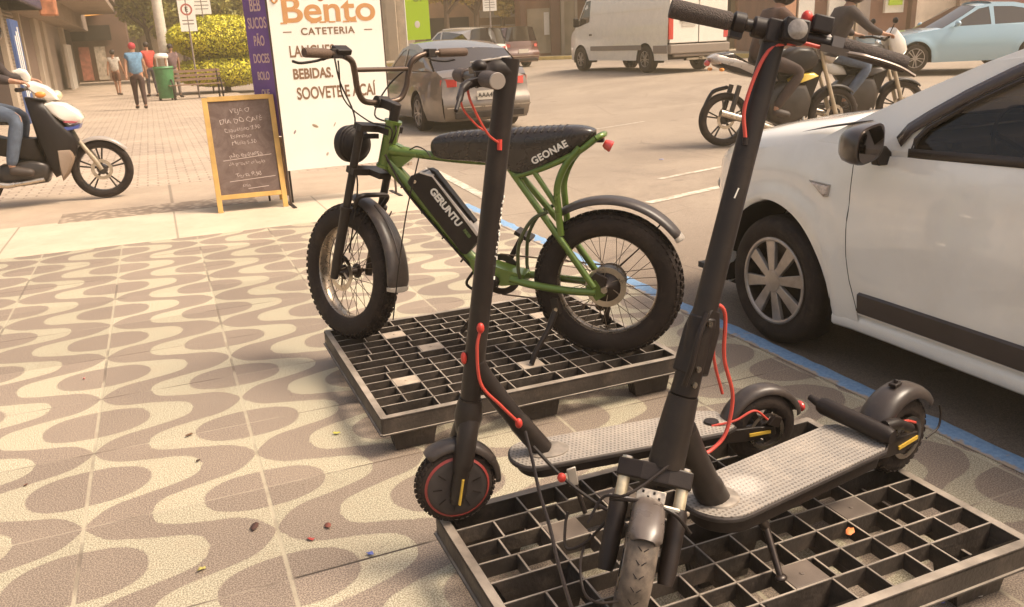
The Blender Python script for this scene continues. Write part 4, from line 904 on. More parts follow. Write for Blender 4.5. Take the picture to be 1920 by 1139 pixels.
# local frame: x = right (away from the kerb), y = forward (world +Y), z up; near side at x = -HW
AR = .372; AZ = .305; TR_ = .302
def hsx(y, z):
    """half width of the body at station y and height z"""
    f = max(0, (y - .12) / .72); k = .36 * f ** 2.4
    r_ = max(0, (-y - 3.05) / .5); k += .22 * r_ ** 2.4
    p = interp(z, [(.15, .050), (.25, .020), (.42, .004), (.55, 0), (.66, .003), (.80, .014), (.90, .030), (.96, .050), (1.02, .085), (1.1, .15)])
    d = math.hypot(y, z - AZ); fl_ = .016 * math.exp(-((d - AR - .02) / .055) ** 2) + .008 * math.exp(-((d - AR - .15) / .07) ** 2) * (1 if z > .4 else .4)
    d2 = math.hypot(y + 2.59, z - AZ); fl_ += .014 * math.exp(-((d2 - AR - .02) / .055) ** 2)
    cr = .007 * math.exp(-((z - .74 + .04 * (y + 1)) / .030) ** 2) if y < -.35 else 0
    return HW - p - k + fl_ - cr * .6
def hbot(y):
    b = .20 if y > -.3 else .215
    if y > .40: b = .20
    for c in (0, -2.59):
        if abs(y - c) < AR: b = max(b, AZ + math.sqrt(AR * AR - (y - c) ** 2) * 1.0)
    return b
def htop(y):     # edge where the side meets bonnet / window line
    return interp(y, [(-3.5, .98), (-2.8, 1.00), (-1.05, .955), (-.42, .925), (-.36, .935), (-.2, .945), (.1, .905), (.45, .835), (.62, .775), (.74, .69), (.80, .62)])
def panel(name, ya, yb, mtl, par, n, side=-1, rows=14, zb=None, zt=None, lip=True):
    """ya, yb: functions of height giving the two upright edges"""
    m = MB(); R_ = []
    for i in range(n + 1):
        u = i / n; col = []
        y0 = ya(.3) + (yb(.3) - ya(.3)) * u; b = (zb or hbot)(y0); t = (zt or htop)(ya(.95) + (yb(.95) - ya(.95)) * u)
        for j in range(rows + 1):
            z = b + (t - b) * j / rows; y = ya(z) + (yb(z) - ya(z)) * u; col.append((side * hsx(y, z), y, z))
        if lip: col = [(side * (hsx(y0, b) - .05), y0, b + .012), (side * (hsx(y0, b) - .012), y0, b - .002)] + col
        R_.append(col)
    m.grid(R_); return m.build(name, mtl, par, smooth=60)
seamF = lambda z: interp(z, [(.28, -.515), (.36, -.485), (.50, -.445), (.65, -.428), (.80, -.418), (.93, -.405)])
seamR = lambda z: -1.52 + .02 * (z - .5)
BM_ = M_white
for side in (-1, 1):
    panel('front_wing', lambda z: seamF(z) + .002, lambda z: .80, BM_, CAR, 74, side)
    dr = panel('front_door', lambda z: seamR(z) + .004, lambda z: seamF(z) - .0025, BM_, CAR, 26, side, zb=lambda y: .285)
    rd = panel('rear_door', lambda z: -2.25 + .1 * (z - .5), lambda z: seamR(z) - .004, BM_, CAR, 14, side, zb=lambda y: .285 + max(0, (-y - 1.9)) * .6)
    panel('rear_wing', lambda z: -3.48, lambda z: -2.252 + .1 * (z - .5), BM_, CAR, 46, side)
    # dark liner behind the shut lines, sill, lower black strip
    m = MB(); m.grid([[(side * (hsx(y, z) - .022), y, z) for z in [.30 + k * .06 for k in range(11)]] for y in [-2.3 + k * .1 for k in range(20)]]); m.build('door_liner', M_dark, CAR, smooth=0)
    m = MB(); m.grid([[(side * (hsx(y, .27) - .08), y, .19), (side * (hsx(y, .27) - .016), y, .205), (side * (hsx(y, .27) - .004), y, .218), (side * (hsx(y, .27) - .002), y, .245), (side * (hsx(y, .27) - .008), y, .266), (side * (hsx(y, .27) - .03), y, .284)] for y in [-2.22 + k * .092 for k in range(21)]]); m.build('sill', BM_, CAR, smooth=50)
    m = MB(); m.grid([[(side * (hsx(y, z) + o_), y, z) for z, o_ in ((.292, .001), (.298, .012), (.36, .014), (.376, .013), (.384, .001))] for y in [-2.15 + k * .0815 for k in range(21)]]); m.build('door_strip', mat('black strip', (.055, .040, .035), .35, noise=.1), dr, smooth=50)
    # arch lips
    for c in (0, -2.59):
        m = MB(); rr = []
        for k in range(31):
            a = math.radians(-14 + 208 * k / 30); y, z = c + (AR - .004) * math.cos(a), AZ + (AR - .004) * math.sin(a)
            rr.append([(side * (HW + .002), y, z), (side * (HW - .05), y, z), (side * (HW - .30), y, z)])
        m.grid(rr); m.build('wheel_arch', M_dark, CAR)
# bonnet: from wing edge over the crown
m = MB(); rr = []
for i in range(25):
    y = .80 - 1.24 * i / 24; t = htop(y); hx = hsx(y, t); crown = .125 * min(1, (.82 - y) / .5)
    rr.append([(hx * math.sin(PI / 2 * q / 8), y + (.10 * (1 - (abs(q) / 8) ** 2) if i < 3 else .06 * (1 - (q / 8) ** 2) * max(0, 1 - i / 12)), t + crown * (1 - abs(q / 8) ** 3.0)) for q in range(-8, 9)])
m.grid(rr); m.build('bonnet', BM_, CAR, smooth=60)
# front bumper face
m = MB(); rr = []
for q in range(-10, 11):
    u = q / 10; col = []
    for z in (.18, .24, .36, .48, .58, .66, .72, .78):
        yy = .80 + .13 * (1 - abs(u) ** 2.2) + interp(z, [(.18, -.05), (.3, .02), (.5, .03), (.62, .01), (.75, -.06), (.8, -.10)]); col.append((u * hsx(.80, min(z, .62)), yy if abs(u) < 1 else .80, z if z < .75 else htop(.8) + .085 * .04))
    rr.append(col)
m.grid(rr); m.build('front_bumper', BM_, CAR, smooth=60)
for s in (-1, 1): m = MB(); m.ell((s * .48, .80, .62), (.10, .05, .055)); m.build('headlight', M_clearlens, CAR)
m = MB(); m.box((0, -1.3, .2), (1.5, 3.6, .05)); m.build('floor_pan', M_dark, CAR, smooth=0)
m = MB(); m.box((0, -.28, .55), (1.4, .04, .7)); m.box((0, -3.3, .55), (1.3, .04, .6)); m.build('bulkhead', M_dark, CAR, smooth=0)
m = MB(); m.grid([[(q / 8 * hsx(-3.48, z) , -3.48 - .08 * (1 - (q / 8) ** 2), z) for q in range(-8, 9)] for z in (.25, .4, .55, .7, .85, .98)]); m.build('tailgate', BM_, CAR, smooth=60)
# greenhouse outline in (y, z): A pillar, roof, tail
OUT = [(-.18, .955), (-.36, 1.05), (-.60, 1.165), (-.85, 1.275), (-1.05, 1.350), (-1.25, 1.405), (-1.6, 1.445), (-2.1, 1.450), (-2.6, 1.425), (-2.95, 1.38), (-3.2, 1.28), (-3.45, 1.00), (-3.45, .975)]
def gx(y, z): return hsx(y, .955) - .0 - max(0, z - .955) * .36 - max(0, z - 1.33) * .5
botl = [(y, htop(y) - .004) for y in (-3.2, -2.8, -2.2, -1.6, -1.05, -.8, -.6, -.42)]
W1 = [(-.665, .925 + .03), (-.668, 1.00), (-.70, 1.045), (-.82, 1.125), (-.96, 1.20), (-1.10, 1.27), (-1.22, 1.315), (-1.36, 1.345), (-1.50, 1.355), (-1.50, .985), (-1.1, .968)]
W2 = [(-1.60, .992), (-1.60, 1.358), (-1.9, 1.368), (-2.3, 1.362), (-2.42, 1.33), (-2.42, 1.015)]
def shell_side(side):
    outl = OUT[:-1] + botl; loops = [[V((p[0], p[1], 0)) for p in L_] for L_ in (outl, W1, W2)]
    vs = [p for L_ in loops for p in L_]; tri = tessellate_polygon(loops); m = MB()
    m.add([(side * gx(p.x, p.y), p.x, p.y) for p in vs], [tuple(t) for t in tri]); return m.build('window_surround', BM_, CAR, smooth=0)
M_wtrim = mat('window rubber', (.035, .025, .022), .45)
M_win = mat('tinted car glass', (.05, .045, .04), .03, spec=.6)
def glassy(m, a=.42):
    t = m.node_tree; b = t.nodes['Principled BSDF']; o_ = t.nodes['Material Output']; tr = t.nodes.new('ShaderNodeBsdfTransparent'); tr.inputs[0].default_value = (.30, .27, .24, 1)
    gl = t.nodes.new('ShaderNodeBsdfGlossy'); gl.inputs['Roughness'].default_value = .03; fr_ = t.nodes.new('ShaderNodeFresnel'); fr_.inputs[0].default_value = 1.5
    mx = t.nodes.new('ShaderNodeMixShader'); t.links.new(fr_.outputs[0], mx.inputs[0]); t.links.new(tr.outputs[0], mx.inputs[1]); t.links.new(gl.outputs[0], mx.inputs[2]); t.links.new(mx.outputs[0], o_.inputs[0]); return m
glassy(M_win)
for side in (-1, 1):
    sh = shell_side(side)
    for L_, nm in ((W1, 'front'), (W2, 'rear')):
        m = MB(); m.add([(side * (gx(p[0], p[1]) - .012), p[0], p[1]) for p in L_], [tuple(t) for t in tessellate_polygon([[V((p[0], p[1], 0)) for p in L_]])]); m.build('side_window', M_win, CAR, smooth=0)
        m = MB(); m.tube([(side * (gx(p[0], p[1]) + .000), p[0], p[1]) for p in L_], .011, 6, closed=True); m.build('window_trim', M_wtrim, CAR)
    m = MB(); m.grid([[(side * (gx(y, z) + .006), y, z + z_) for z_ in (0, .034)] for y, z in ((-.655, .935), (-1.1, .950), (-1.5, .962), (-2.43, .985))]); m.build('window_sill_trim', M_wtrim, CAR, solid=.004)
    # rain visor over the front window: thin dark strip standing off the pillar
    m = MB(); vv = [(-.60, .995), (-.63, 1.045), (-.70, 1.095), (-.82, 1.170), (-.96, 1.245), (-1.10, 1.312), (-1.24, 1.362), (-1.42, 1.392), (-1.6, 1.40)]
    m.grid([[(side * (gx(y, z) + .012), y + .012, z + .010), (side * (gx(y, z) + .020), y - .004, z - .004), (side * (gx(y, z) + .023), y - .022, z - .022)] for y, z in vv]); m.build('rain_visor', mat('smoked visor', (.06, .045, .045), .2), CAR, smooth=60, solid=.003)
# roof and windscreen
m = MB(); m.grid([[(u * gx(y, z), y, z + .050 * (1 - u ** 2)) for u in [q / 8 for q in range(-8, 9)]] for y, z in OUT[4:10]]); m.build('roof', BM_, CAR, smooth=60)
m = MB(); m.grid([[(u * (gx(y, z) - .02), y + (.22 + .0 * i) * (1 - u ** 2) * (1 - i * .12), z + .03 * (1 - u * u)) for u in [q / 8 for q in range(-8, 9)]] for i, (y, z) in enumerate(OUT[0:5])]); m.build('windscreen', M_win, CAR, smooth=60)
m = MB(); m.grid([[(u * (gx(y, z) - .02), y, z + .01) for u in (-1, -.5, 0, .5, 1)] for y, z in OUT[9:12]]); m.build('rear_window', M_win, CAR, smooth=60)
m = MB(); m.grid([[(u * (hsx(y, .95) - .02), y + .2 * (1 - u * u), z) for u in [q / 8 for q in range(-8, 9)]] for y, z in ((-.44, .965), (-.10, .968))]); m.build('cowl', M_blk, CAR, smooth=50)
m = MB(); m.tube([(-.80, -.08, .985), (-.795, -.22, 1.015), (-.785, -.36, 1.04), (-.775, -.44, 1.055)], [.001, .008, .010, .002], 8, sx=.5); m.build('cowl_seal', M_wtrim, CAR)
m = MB(); m.tube([(-.60, -.02, .985), (-.35, .0, 1.0), (-.25, -.10, 1.03), (.1, -.14, 1.06)], .007, 6); m.build('wiper', M_blk, CAR)
# interior
M_int = mat('grey interior', (.085, .072, .062), .7, noise=.2)
for sx in (-.36, .36):
    m = MB(); m.loft([[(sx + a * .24, -1.20 - .26 * b - (.05 if abs(a) > .5 else 0), .45 + .62 * b + c_) for a, c_ in ((-1, 0), (-.6, .03), (.6, .03), (1, 0), (.6, -.02), (-.6, -.02))] for b in (0, .4, .8, 1.0)]); m.box((sx, -1.0, .45), (.46, .48, .14)); m.box((sx, -1.50, 1.16), (.22, .08, .16)); m.build('seat', M_int, CAR, smooth=50, bevel=.02)
m = MB(); m.box((0, -.42, .86), (1.38, .34, .20)); m.box((-.36, -.55, .92), (.34, .16, .10)); m.build('dashboard', M_int, CAR, smooth=0, bevel=.03)
m = MB(); q = TR(-.36, -.80, .93) @ RX(math.radians(66)); m.lathe([(.172, 0), (.180, .010), (.188, 0), (.180, -.010)], 36, q, closed_prof=True)
for a in (0, 2.1, 4.2): m.bar(q @ V((0, 0, -.01)), q @ V((.178 * math.cos(a - PI / 2), .178 * math.sin(a - PI / 2), 0)), .03, .014)
m.build('steering_wheel', M_blk, CAR)
m = MB(); m.box((0, -2.2, .62), (1.3, .5, .5)); m.box((0, -2.5, .85), (1.3, .16, .6), RX(-.2).to_3x3()); m.build('rear_bench', M_int, CAR, smooth=0, bevel=.04)
# mirror, marker lamp, wheels
M_mirb = mat('mirror shell', (.040, .028, .024), .3, coat=.5)
m = MB(); mx_, my_, mz_ = -HW - .060, -.565, .990
SQ = lambda a: (math.copysign(abs(math.cos(a)) ** .62, math.cos(a)), math.copysign(abs(math.sin(a)) ** .62, math.sin(a)))
m.loft([[(mx_ + .088 * SQ(a)[0] * k - .02, my_ + yy + .02 * SQ(a)[0], mz_ + .070 * SQ(a)[1] * k + (.012 * SQ(a)[0])) for a in [2 * PI * i / 24 for i in range(24)]] for yy, k in ((.105, .30), (.092, .66), (.06, .90), (.02, 1.0), (-.020, 1.02), (-.03, .98))]); mir = m.build('mirror', M_mirb, CAR, smooth=60)
m = MB(); m.loft([[(mx_ + .078 * SQ(a)[0] - .02, my_ + yy + .02 * SQ(a)[0], mz_ + .060 * SQ(a)[1] + .012 * SQ(a)[0]) for a in [2 * PI * i / 24 for i in range(24)]] for yy in (-.030, -.034)]); m.build('mirror_glass', mat('mirror glass', (.16, .13, .115), .05, metal=1), mir)
m = MB(); m.prism([(.03, .03), (.085, -.02), (.075, -.045), (.0, -.045), (-.02, .0)], -.02, .02, TR(mx_ + .05, my_ + .01, mz_ - .045) @ RX(PI / 2)); m.build('mirror_foot', M_blk, mir, smooth=0, bevel=.006)
m = MB(); sy, sz = -.265, .77
m.add([(-hsx(sy + a, sz + b) - .004, sy + a, sz + b) for a, b in ((.060, .022), (-.045, .016), (-.043, -.020), (-.028, -.024))] + [(-hsx(sy + a, sz + b) - .011, sy + a * .85, sz + b * .85) for a, b in ((.060, .022), (-.045, .016), (-.043, -.020), (-.028, -.024))], [(4, 5, 6, 7), (0, 1, 5, 4), (1, 2, 6, 5), (2, 3, 7, 6), (3, 0, 4, 7)]); m.build('marker_lamp', mat('marker lens', (.62, .50, .42), .12, coat=1, noise=.3, nscale=90), CAR, smooth=0, bevel=.002)
m = MB(); m.tube([(-hsx(sy + a, sz + b) - .004, sy + a, sz + b) for a, b in ((.066, .026), (-.050, .020), (-.048, -.026), (-.028, -.029))], .0035, 6, closed=True); m.build('marker_rim', M_silver, CAR)
for x in (-1, 1):
    for y in (0, -2.59): car_wheel(CAR, TR(x * (HW - .095), y, TR_) @ (Matrix() if x < 0 else RZ(PI)) @ RZ(-PI / 2 if 0 else -PI / 2), TR_, .185, .205)
# flat black undertray below the front bumper
m = MB(); m.box((0, .72, .17), (1.35, .22, .03)); m.build('undertray', M_blk, CAR, smooth=0)
# ================================================================== PEOPLE
def skin_obj(name, nodes, edges, root, m, parent, sub=1):
    keys = list(nodes); idx = {k: i for i, k in enumerate(keys)}
    me = bpy.data.meshes.new(name); me.from_pydata([tuple(nodes[k][0]) for k in keys], [(idx[a], idx[b]) for a, b in edges], []); me.update()
    o = bpy.data.objects.new(name, me); COL.objects.link(o); o.parent = parent
    sk = o.modifiers.new('skin', 'SKIN'); sk.use_smooth_shade = True
    lay = me.skin_vertices[0].data if me.skin_vertices else None
    for k in keys:
        r = nodes[k][1]; r = r if isinstance(r, tuple) else (r, r)
        lay[idx[k]].radius = r; lay[idx[k]].use_root = (k == root)
    sb = o.modifiers.new('sub', 'SUBSURF'); sb.levels = sub; sb.render_levels = sub
    me.materials.append(m)
    # bake the modifiers so that the figure is one plain mesh
    dg = bpy.context.evaluated_depsgraph_get(); ev = bpy.data.meshes.new_from_object(o.evaluated_get(dg)); o.modifiers.clear(); o.data = ev; ev.name = name
    for p in ev.polygons: p.use_smooth = True
    return o
def lerp(a, b, t): return V(a).lerp(V(b), t)
def person(label, loc, rz, J, top, legs, shoes, hair, sleeve=1.0, group=None, face=True, hair_long=False, grip=False, fat=1.0, helmet=None, skirt=False):
    """J: joints in the figure's own axes (x right, y front, z up)"""
    t = thing('person', label, 'person', loc, rz, group)
    j = {k: V(v) for k, v in J.items()}
    N, E = {}, []
    def nd(k, p, r): N[k] = (V(p), r)
    nd('pel', j['pel'], (.130 * fat, .105 * fat)); nd('wst', lerp(j['pel'], j['chest'], .45), (.115 * fat, .095 * fat)); nd('chest', j['chest'], (.145 * fat, .110 * fat)); nd('neck', j['neck'], .055); nd('jaw', lerp(j['neck'], j['head'], .55), .062); nd('head', j['head'], (.080, .094)); nd('crown', j['head'] + (j['head'] - j['neck']).normalized() * .075, (.062, .072))
    E += [('pel', 'wst'), ('wst', 'chest'), ('chest', 'neck'), ('neck', 'jaw'), ('jaw', 'head'), ('head', 'crown')]
    for s in 'LR':
        nd('sh' + s, j['sh' + s], .058 * fat); nd('el' + s, j['el' + s], .042); nd('wr' + s, j['wr' + s], .027)
        d = (j['wr' + s] - j['el' + s]).normalized(); hd = j.get('hd' + s, d); hd = V(hd).normalized(); side_ = hd.cross(V((0, 0, 1))); side_ = side_.normalized() if side_.length > .1 else V((1, 0, 0)); dn_ = hd.cross(side_).normalized()
        pm = j['wr' + s] + hd * .055; nd('pm' + s, pm, (.030, .020)); E += [('chest', 'sh' + s), ('sh' + s, 'el' + s), ('el' + s, 'wr' + s), ('wr' + s, 'pm' + s)]
        cz = -1 if dn_.z > 0 else 1
        for f in range(4):
            o_ = side_ * (.027 - .018 * f); L_ = (.030, .036, .034, .026)[f]; b = pm + o_ + hd * .028
            nd('f%d%s' % (f, s), b, .0092); c_ = b + hd * L_ * .8 + dn_ * cz * (.016 if grip else .006); nd('g%d%s' % (f, s), c_, .0085); e_ = c_ + (dn_ * cz * .026 if grip else hd * L_ * .55 + dn_ * cz * .010); nd('h%d%s' % (f, s), e_, .0072)
            E += [('pm' + s, 'f%d%s' % (f, s)), ('f%d%s' % (f, s), 'g%d%s' % (f, s)), ('g%d%s' % (f, s), 'h%d%s' % (f, s))]
        sg = 1 if s == 'L' else -1
        b = j['wr' + s] + hd * .025 + side_ * (-.030 * sg); nd('t0' + s, b, .011); nd('t1' + s, b + hd * .032 + side_ * (-.018 * sg), .0095); E += [('wr' + s, 't0' + s), ('t0' + s, 't1' + s)]
        nd('hp' + s, j['hp' + s], .085 * fat); nd('kn' + s, j['kn' + s], .058); nd('cf' + s, lerp(j['kn' + s], j['an' + s], .35), .052); nd('an' + s, j['an' + s], .036); ft = V(j.get('ft' + s, j['an' + s] + V((0, .17, -.05)))); nd('ft' + s, ft, (.034, .026))
        E += [('pel', 'hp' + s), ('hp' + s, 'kn' + s), ('kn' + s, 'cf' + s), ('cf' + s, 'an' + s), ('an' + s, 'ft' + s)]
    body = skin_obj('body', N, E, 'pel', M_skin, t, 1)
    up = (j['head'] - j['neck']).normalized(); fr_ = V(J.get('face', (0, 1, 0))); fr_ = (fr_ - up * fr_.dot(up)).normalized(); sd = fr_.cross(up).normalized(); hR = Matrix((sd, fr_, up)).transposed()
    hc = j['head'] + up * .025
    # nose, eyes, ears, mouth
    if face and not helmet:
        m = MB(); m.ell(hc + fr_ * .100 - up * .018, (.011, .016, .022), 8, 6, hR); m.build('nose', M_skin, t)
        for s in (-1, 1):
            m = MB(); m.ell(hc + fr_ * .088 + sd * s * .033 + up * .008, (.011, .008, .008), 8, 6, hR); m.build('eye', M_dark, t)
            m = MB(); m.ell(hc + sd * s * .088 - up * .005, (.010, .018, .030), 8, 6, hR); m.build('ear', M_skin, t)
        m = MB(); m.ell(hc + fr_ * .092 - up * .050, (.024, .008, .006), 8, 6, hR); m.build('mouth', mat('lips', (.30, .10, .08), .5), t)
    if helmet:
        m = MB(); m.ell(hc + up * .0, (.130, .150, .140), 20, 14, hR); m.build('helmet', helmet, t)
        m = MB(); rows = []
        for a in [-.9 + 1.8 * i / 8 for i in range(9)]: rows.append([hc + hR @ V((.134 * math.sin(a) * math.cos(e), .154 * math.cos(a) * math.cos(e), .144 * math.sin(e))) for e in (-.35, -.12, .12, .35)])
        m.grid(rows); m.build('visor', M_glassdk, t)
    else:
        m = MB(); m.ell(hc - fr_ * .018 + up * .022, (.096, .100, .098), 16, 10, hR)
        if hair_long: m.ell(hc - fr_ * .060 - up * .060, (.085, .050, .110), 12, 8, hR)
        m.build('hair', hair, t)
    # shirt and sleeves as one garment
    g = 1.13 * fat; S = {}; Es = []
    S['a'] = (lerp(j['pel'], j['chest'], -.32), (.150 * g, .120 * g)); S['b'] = (lerp(j['pel'], j['chest'], .45), (.135 * g, .112 * g)); S['c'] = (j['chest'], (.165 * g, .132 * g)); S['d'] = (lerp(j['chest'], j['neck'], .72), (.098, .088)); Es += [('a', 'b'), ('b', 'c'), ('c', 'd')]
    for s in 'LR':
        S['s' + s] = (j['sh' + s], .084 * fat); S['m' + s] = (lerp(j['sh' + s], j['el' + s], .5), .062); Es += [('c', 's' + s), ('s' + s, 'm' + s)]
        if sleeve > .6: S['e' + s] = (j['el' + s], .054); S['w' + s] = (lerp(j['el' + s], j['wr' + s], .86 if sleeve >= 1 else .3), .040); Es += [('m' + s, 'e' + s), ('e' + s, 'w' + s)]
    skin_obj('shirt', S, Es, 'c', top, t, 1)
    T_ = {'p': (lerp(j['pel'], j['chest'], .08), (.148 * fat, .120 * fat)), 'q': (j['pel'] - V((0, 0, .03)), (.150 * fat, .125 * fat))}; Et = [('p', 'q')]
    for s in 'LR':
        T_['h' + s] = (j['hp' + s], .104 * fat); T_['k' + s] = (j['kn' + s], .072); T_['m' + s] = (lerp(j['kn' + s], j['an' + s], .5), .062); T_['n' + s] = (lerp(j['kn' + s], j['an' + s], .97), .050)
        Et += [('q', 'h' + s), ('h' + s, 'k' + s)]
        if not skirt: Et += [('k' + s, 'm' + s), ('m' + s, 'n' + s)]
        else: T_.pop('m' + s); T_.pop('n' + s)
    skin_obj('trousers' if not skirt else 'shorts', T_, Et, 'p', legs, t, 1)
    for s in 'LR':
        ft = V(j.get('ft' + s, j['an' + s] + V((0, .17, -.05)))); an = j['an' + s]; d = (ft - an); d.z = 0 if abs(d.z) < .12 else d.z; d.normalize()
        skin_obj('shoe', {'a': (an + V((0, 0, -.015)) - d * .025, (.058, .056)), 'b': (lerp(an, ft, .55) + V((0, 0, -.008)), (.056, .048)), 'c': (ft + d * .04, (.050, .040))}, [('a', 'b'), ('b', 'c')], 'a', shoes, t, 1)
    return t
def standing(h=1.68, stride=.12, lean=0.0, armswing=.12):
    k = h / 1.72
    J = dict(pel=(0, 0, .95), chest=(0, .01, 1.27), neck=(0, 0, 1.455), head=(0, .015, 1.585), shL=(-.175, 0, 1.385), shR=(.175, 0, 1.385), elL=(-.235, -armswing * .5, 1.12), elR=(.235, armswing * .3, 1.12), wrL=(-.255, -armswing, .90), wrR=(.25, armswing * 1.4, .90),
             hpL=(-.085, 0, .90), hpR=(.085, 0, .90), knL=(-.095, stride * .6, .50), knR=(.095, -stride * .2, .50), anL=(-.10, stride, .085), anR=(.10, -stride, .085), ftL=(-.105, stride + .15, .04), ftR=(.105, -stride + .15, .04))
    return {a: V(b) * k for a, b in J.items()}
cloth = lambda n, c: mat(n, c, .85, noise=.22, nscale=18, bump=.3, bscale=60)
M_shoe = mat('dark shoe', (.05, .035, .028), .6)
person('person in a blue shirt and dark trousers with a red cap walking up the lane', (-.36, 25.4, 0), math.radians(3), standing(1.74), cloth('blue shirt', (.13, .25, .38)), cloth('dark brown trousers', (.055, .028, .024)), M_shoe, mat('red hair cap', (.42, .04, .05), .7), sleeve=.3, fat=1.28)
person('person in a red top standing just beyond the walker in blue', (.0, 32.5, 0), math.radians(20), standing(1.86), cloth('red top', (.50, .07, .05)), cloth('navy trousers', (.06, .05, .06)), M_shoe, M_hair, sleeve=.3)
person('person in a white top and brown shorts far down the lane', (-1.22, 36, 0), math.radians(-15), standing(1.66, .18), cloth('white top', (.62, .56, .48)), cloth('brown shorts', (.16, .07, .04)), M_shoe, M_hair, sleeve=.3, skirt=True)
person('person in a dark patterned shirt standing by the green bin', (.72, 31.0, 0), math.radians(200), standing(1.74, .05), cloth('dusky shirt', (.16, .10, .10)), cloth('grey trousers', (.16, .13, .11)), M_shoe, M_hair, sleeve=.3)
# ================================================================== MOTORCYCLES
M_alloy = mat('pale alloy', (.45, .37, .27), .35, metal=.5, noise=.2)
M_mgrey = mat('motorcycle grey', (.050, .041, .036), .35, metal=.4, noise=.2)
def moto_wheel(par, M, R=.300, w=.075, rimR=.225, spokes=5, name='wheel'):
    m = MB(); m.M = M; tyre_mb(m, R, w, .040, knobs=0, n=48); wh = m.build(name, M_tyre, par, smooth=35)
    m = MB(); m.M = M; m.lathe([(rimR + .012, -.028), (rimR - .006, -.026), (rimR - .012, 0), (rimR - .006, .026), (rimR + .012, .028)], 44, MY0); m.lathe([(0, -.05), (.045, -.05), (.055, -.02), (.055, .02), (.045, .05), (0, .05)], 24, MY0)
    for i in range(spokes):
        a = 2 * PI * i / spokes + .3
        for d in (-.13, .13): m.bar((.04 * math.cos(a), 0, .04 * math.sin(a)), ((rimR - .002) * math.cos(a + d), 0, (rimR - .002) * math.sin(a + d)), .016, .014, up=(0, 1, 0))
    m.build('rim', M_mgrey, wh, smooth=40)
    m = MB(); m.M = M; m.lathe([(.07, .046), (.105, .046), (.105, .049), (.07, .049)], 32, MY0, closed_prof=True); m.build('brake_disc', M_chrome, wh)
    return wh
# ---- step-through scooter-bike on the left, heading right.  local x = forward, front axle at x=0
MO = thing('motorcycle', 'step-through motorcycle with white front shield and blue stripe crossing at the left edge', 'motorcycle', (-.60, 9.42, 0), math.radians(-3)); MO.scale = (.97, .97, .98)
moto_wheel(MO, TR(0, 0, .300)); moto_wheel(MO, TR(-1.22, 0, .300))
def plate(par, name, poly, w0, m_, bulge=.0, thing_=None):
    """moulded panel: side outline in (x, z), w0 half width at the middle, pinched at the rim"""
    mb_ = MB(); c = V((sum(p[0] for p in poly) / len(poly), sum(p[1] for p in poly) / len(poly)))
    rings = []
    for k, hw in ((.72, w0), (.92, w0 * .86), (1.0, w0 * .55), (1.0, -w0 * .55), (.92, -w0 * .86), (.72, -w0)):
        rings.append([(c.x + (p[0] - c.x) * k, -hw, c.y + (p[1] - c.y) * k) for p in poly])
    mb_.loft(rings); return mb_.build(name, m_, par, smooth=45)
M_mwhite = mat('white fairing', (.72, .66, .58), .25, coat=.8, noise=.06)
M_mblack = mat('black fairing', (.014, .010, .009), .4, spec=.3, noise=.15)
m = MB(); guard(m, (0, .300), .335, 35, 150, .10, .12, n=22, lip=.02); m.build('front_mudguard', mat('greyish mudguard', (.34, .29, .25), .3, coat=.5), MO, smooth=50)
m = MB()
for s in (1, -1): m.tube([(0, .065 * s, .30), (-.045, .065 * s, .40), (-.16, .06 * s, .60)], [.022, .026, .020], 12)
m.build('fork', M_alloy, MO, smooth=50)
plate(MO, 'front_shield', [(-.52, .93), (-.42, .955), (-.30, .92), (-.20, .84), (-.165, .765), (-.20, .715), (-.28, .705), (-.38, .76), (-.47, .84)], .14, M_mwhite)
plate(MO, 'headlight_cowl', [(-.66, 1.13), (-.56, 1.15), (-.44, 1.09), (-.36, 1.01), (-.355, .955), (-.44, .945), (-.52, .985), (-.60, 1.06)], .12, M_mwhite)
m = MB(); m.ell((-.375, 0, 1.00), (.05, .09, .05)); m.build('headlight', mat('amber lens', (.70, .60, .38), .15, coat=1), MO)
plate(MO, 'mirror', [(-.73, 1.25), (-.66, 1.275), (-.60, 1.25), (-.575, 1.19), (-.59, 1.14), (-.64, 1.15), (-.67, 1.21)], .035, M_mwhite)
m = MB(); m.rod((-.60, 0, 1.18), (-.62, .0, 1.06), .012); m.rod((-.62, -.32, 1.08), (-.62, .32, 1.08), .016); m.build('handlebar', M_blk, MO)
for s in (1, -1): m = MB(); m.rod((-.62, .32 * s, 1.08), (-.655, .40 * s, 1.08), .020); m.build('grip', M_blk, MO)
plate(MO, 'stripe', [(-.52, .655), (-.42, .70), (-.27, .695), (-.20, .715), (-.22, .67), (-.32, .655), (-.44, .63)], .142, mat('blue decal', (.06, .09, .32), .3))
plate(MO, 'stripe', [(-.36, .735), (-.24, .722), (-.20, .738), (-.26, .752), (-.36, .76)], .143, mat('red decal', (.45, .10, .12), .3))
plate(MO, 'leg_shield', [(-.66, 1.0), (-.50, .96), (-.40, .78), (-.30, .66), (-.26, .55), (-.30, .38), (-.42, .24), (-.52, .20), (-.56, .30), (-.62, .60)], .16, M_mblack)
plate(MO, 'inner_shield', [(-.46, .50), (-.32, .50), (-.30, .40), (-.40, .22), (-.46, .16), (-.47, .3)], .172, mat('tan inner panel', (.26, .185, .13), .5))
plate(MO, 'body_panel', [(-.62, .60), (-.90, .62), (-1.35, .80), (-1.55, .84), (-1.50, .70), (-1.2, .52), (-.80, .40), (-.58, .36)], .13, M_mblack)
plate(MO, 'engine', [(-.52, .34), (-.70, .40), (-1.0, .36), (-1.05, .20), (-.85, .14), (-.60, .16)], .15, M_mgrey)
m = MB(); m.tube([(-.62, -.15, .20), (-.95, -.17, .17), (-1.45, -.18, .26)], [.022, .03, .045], 12); m.build('exhaust', M_chrome, MO)
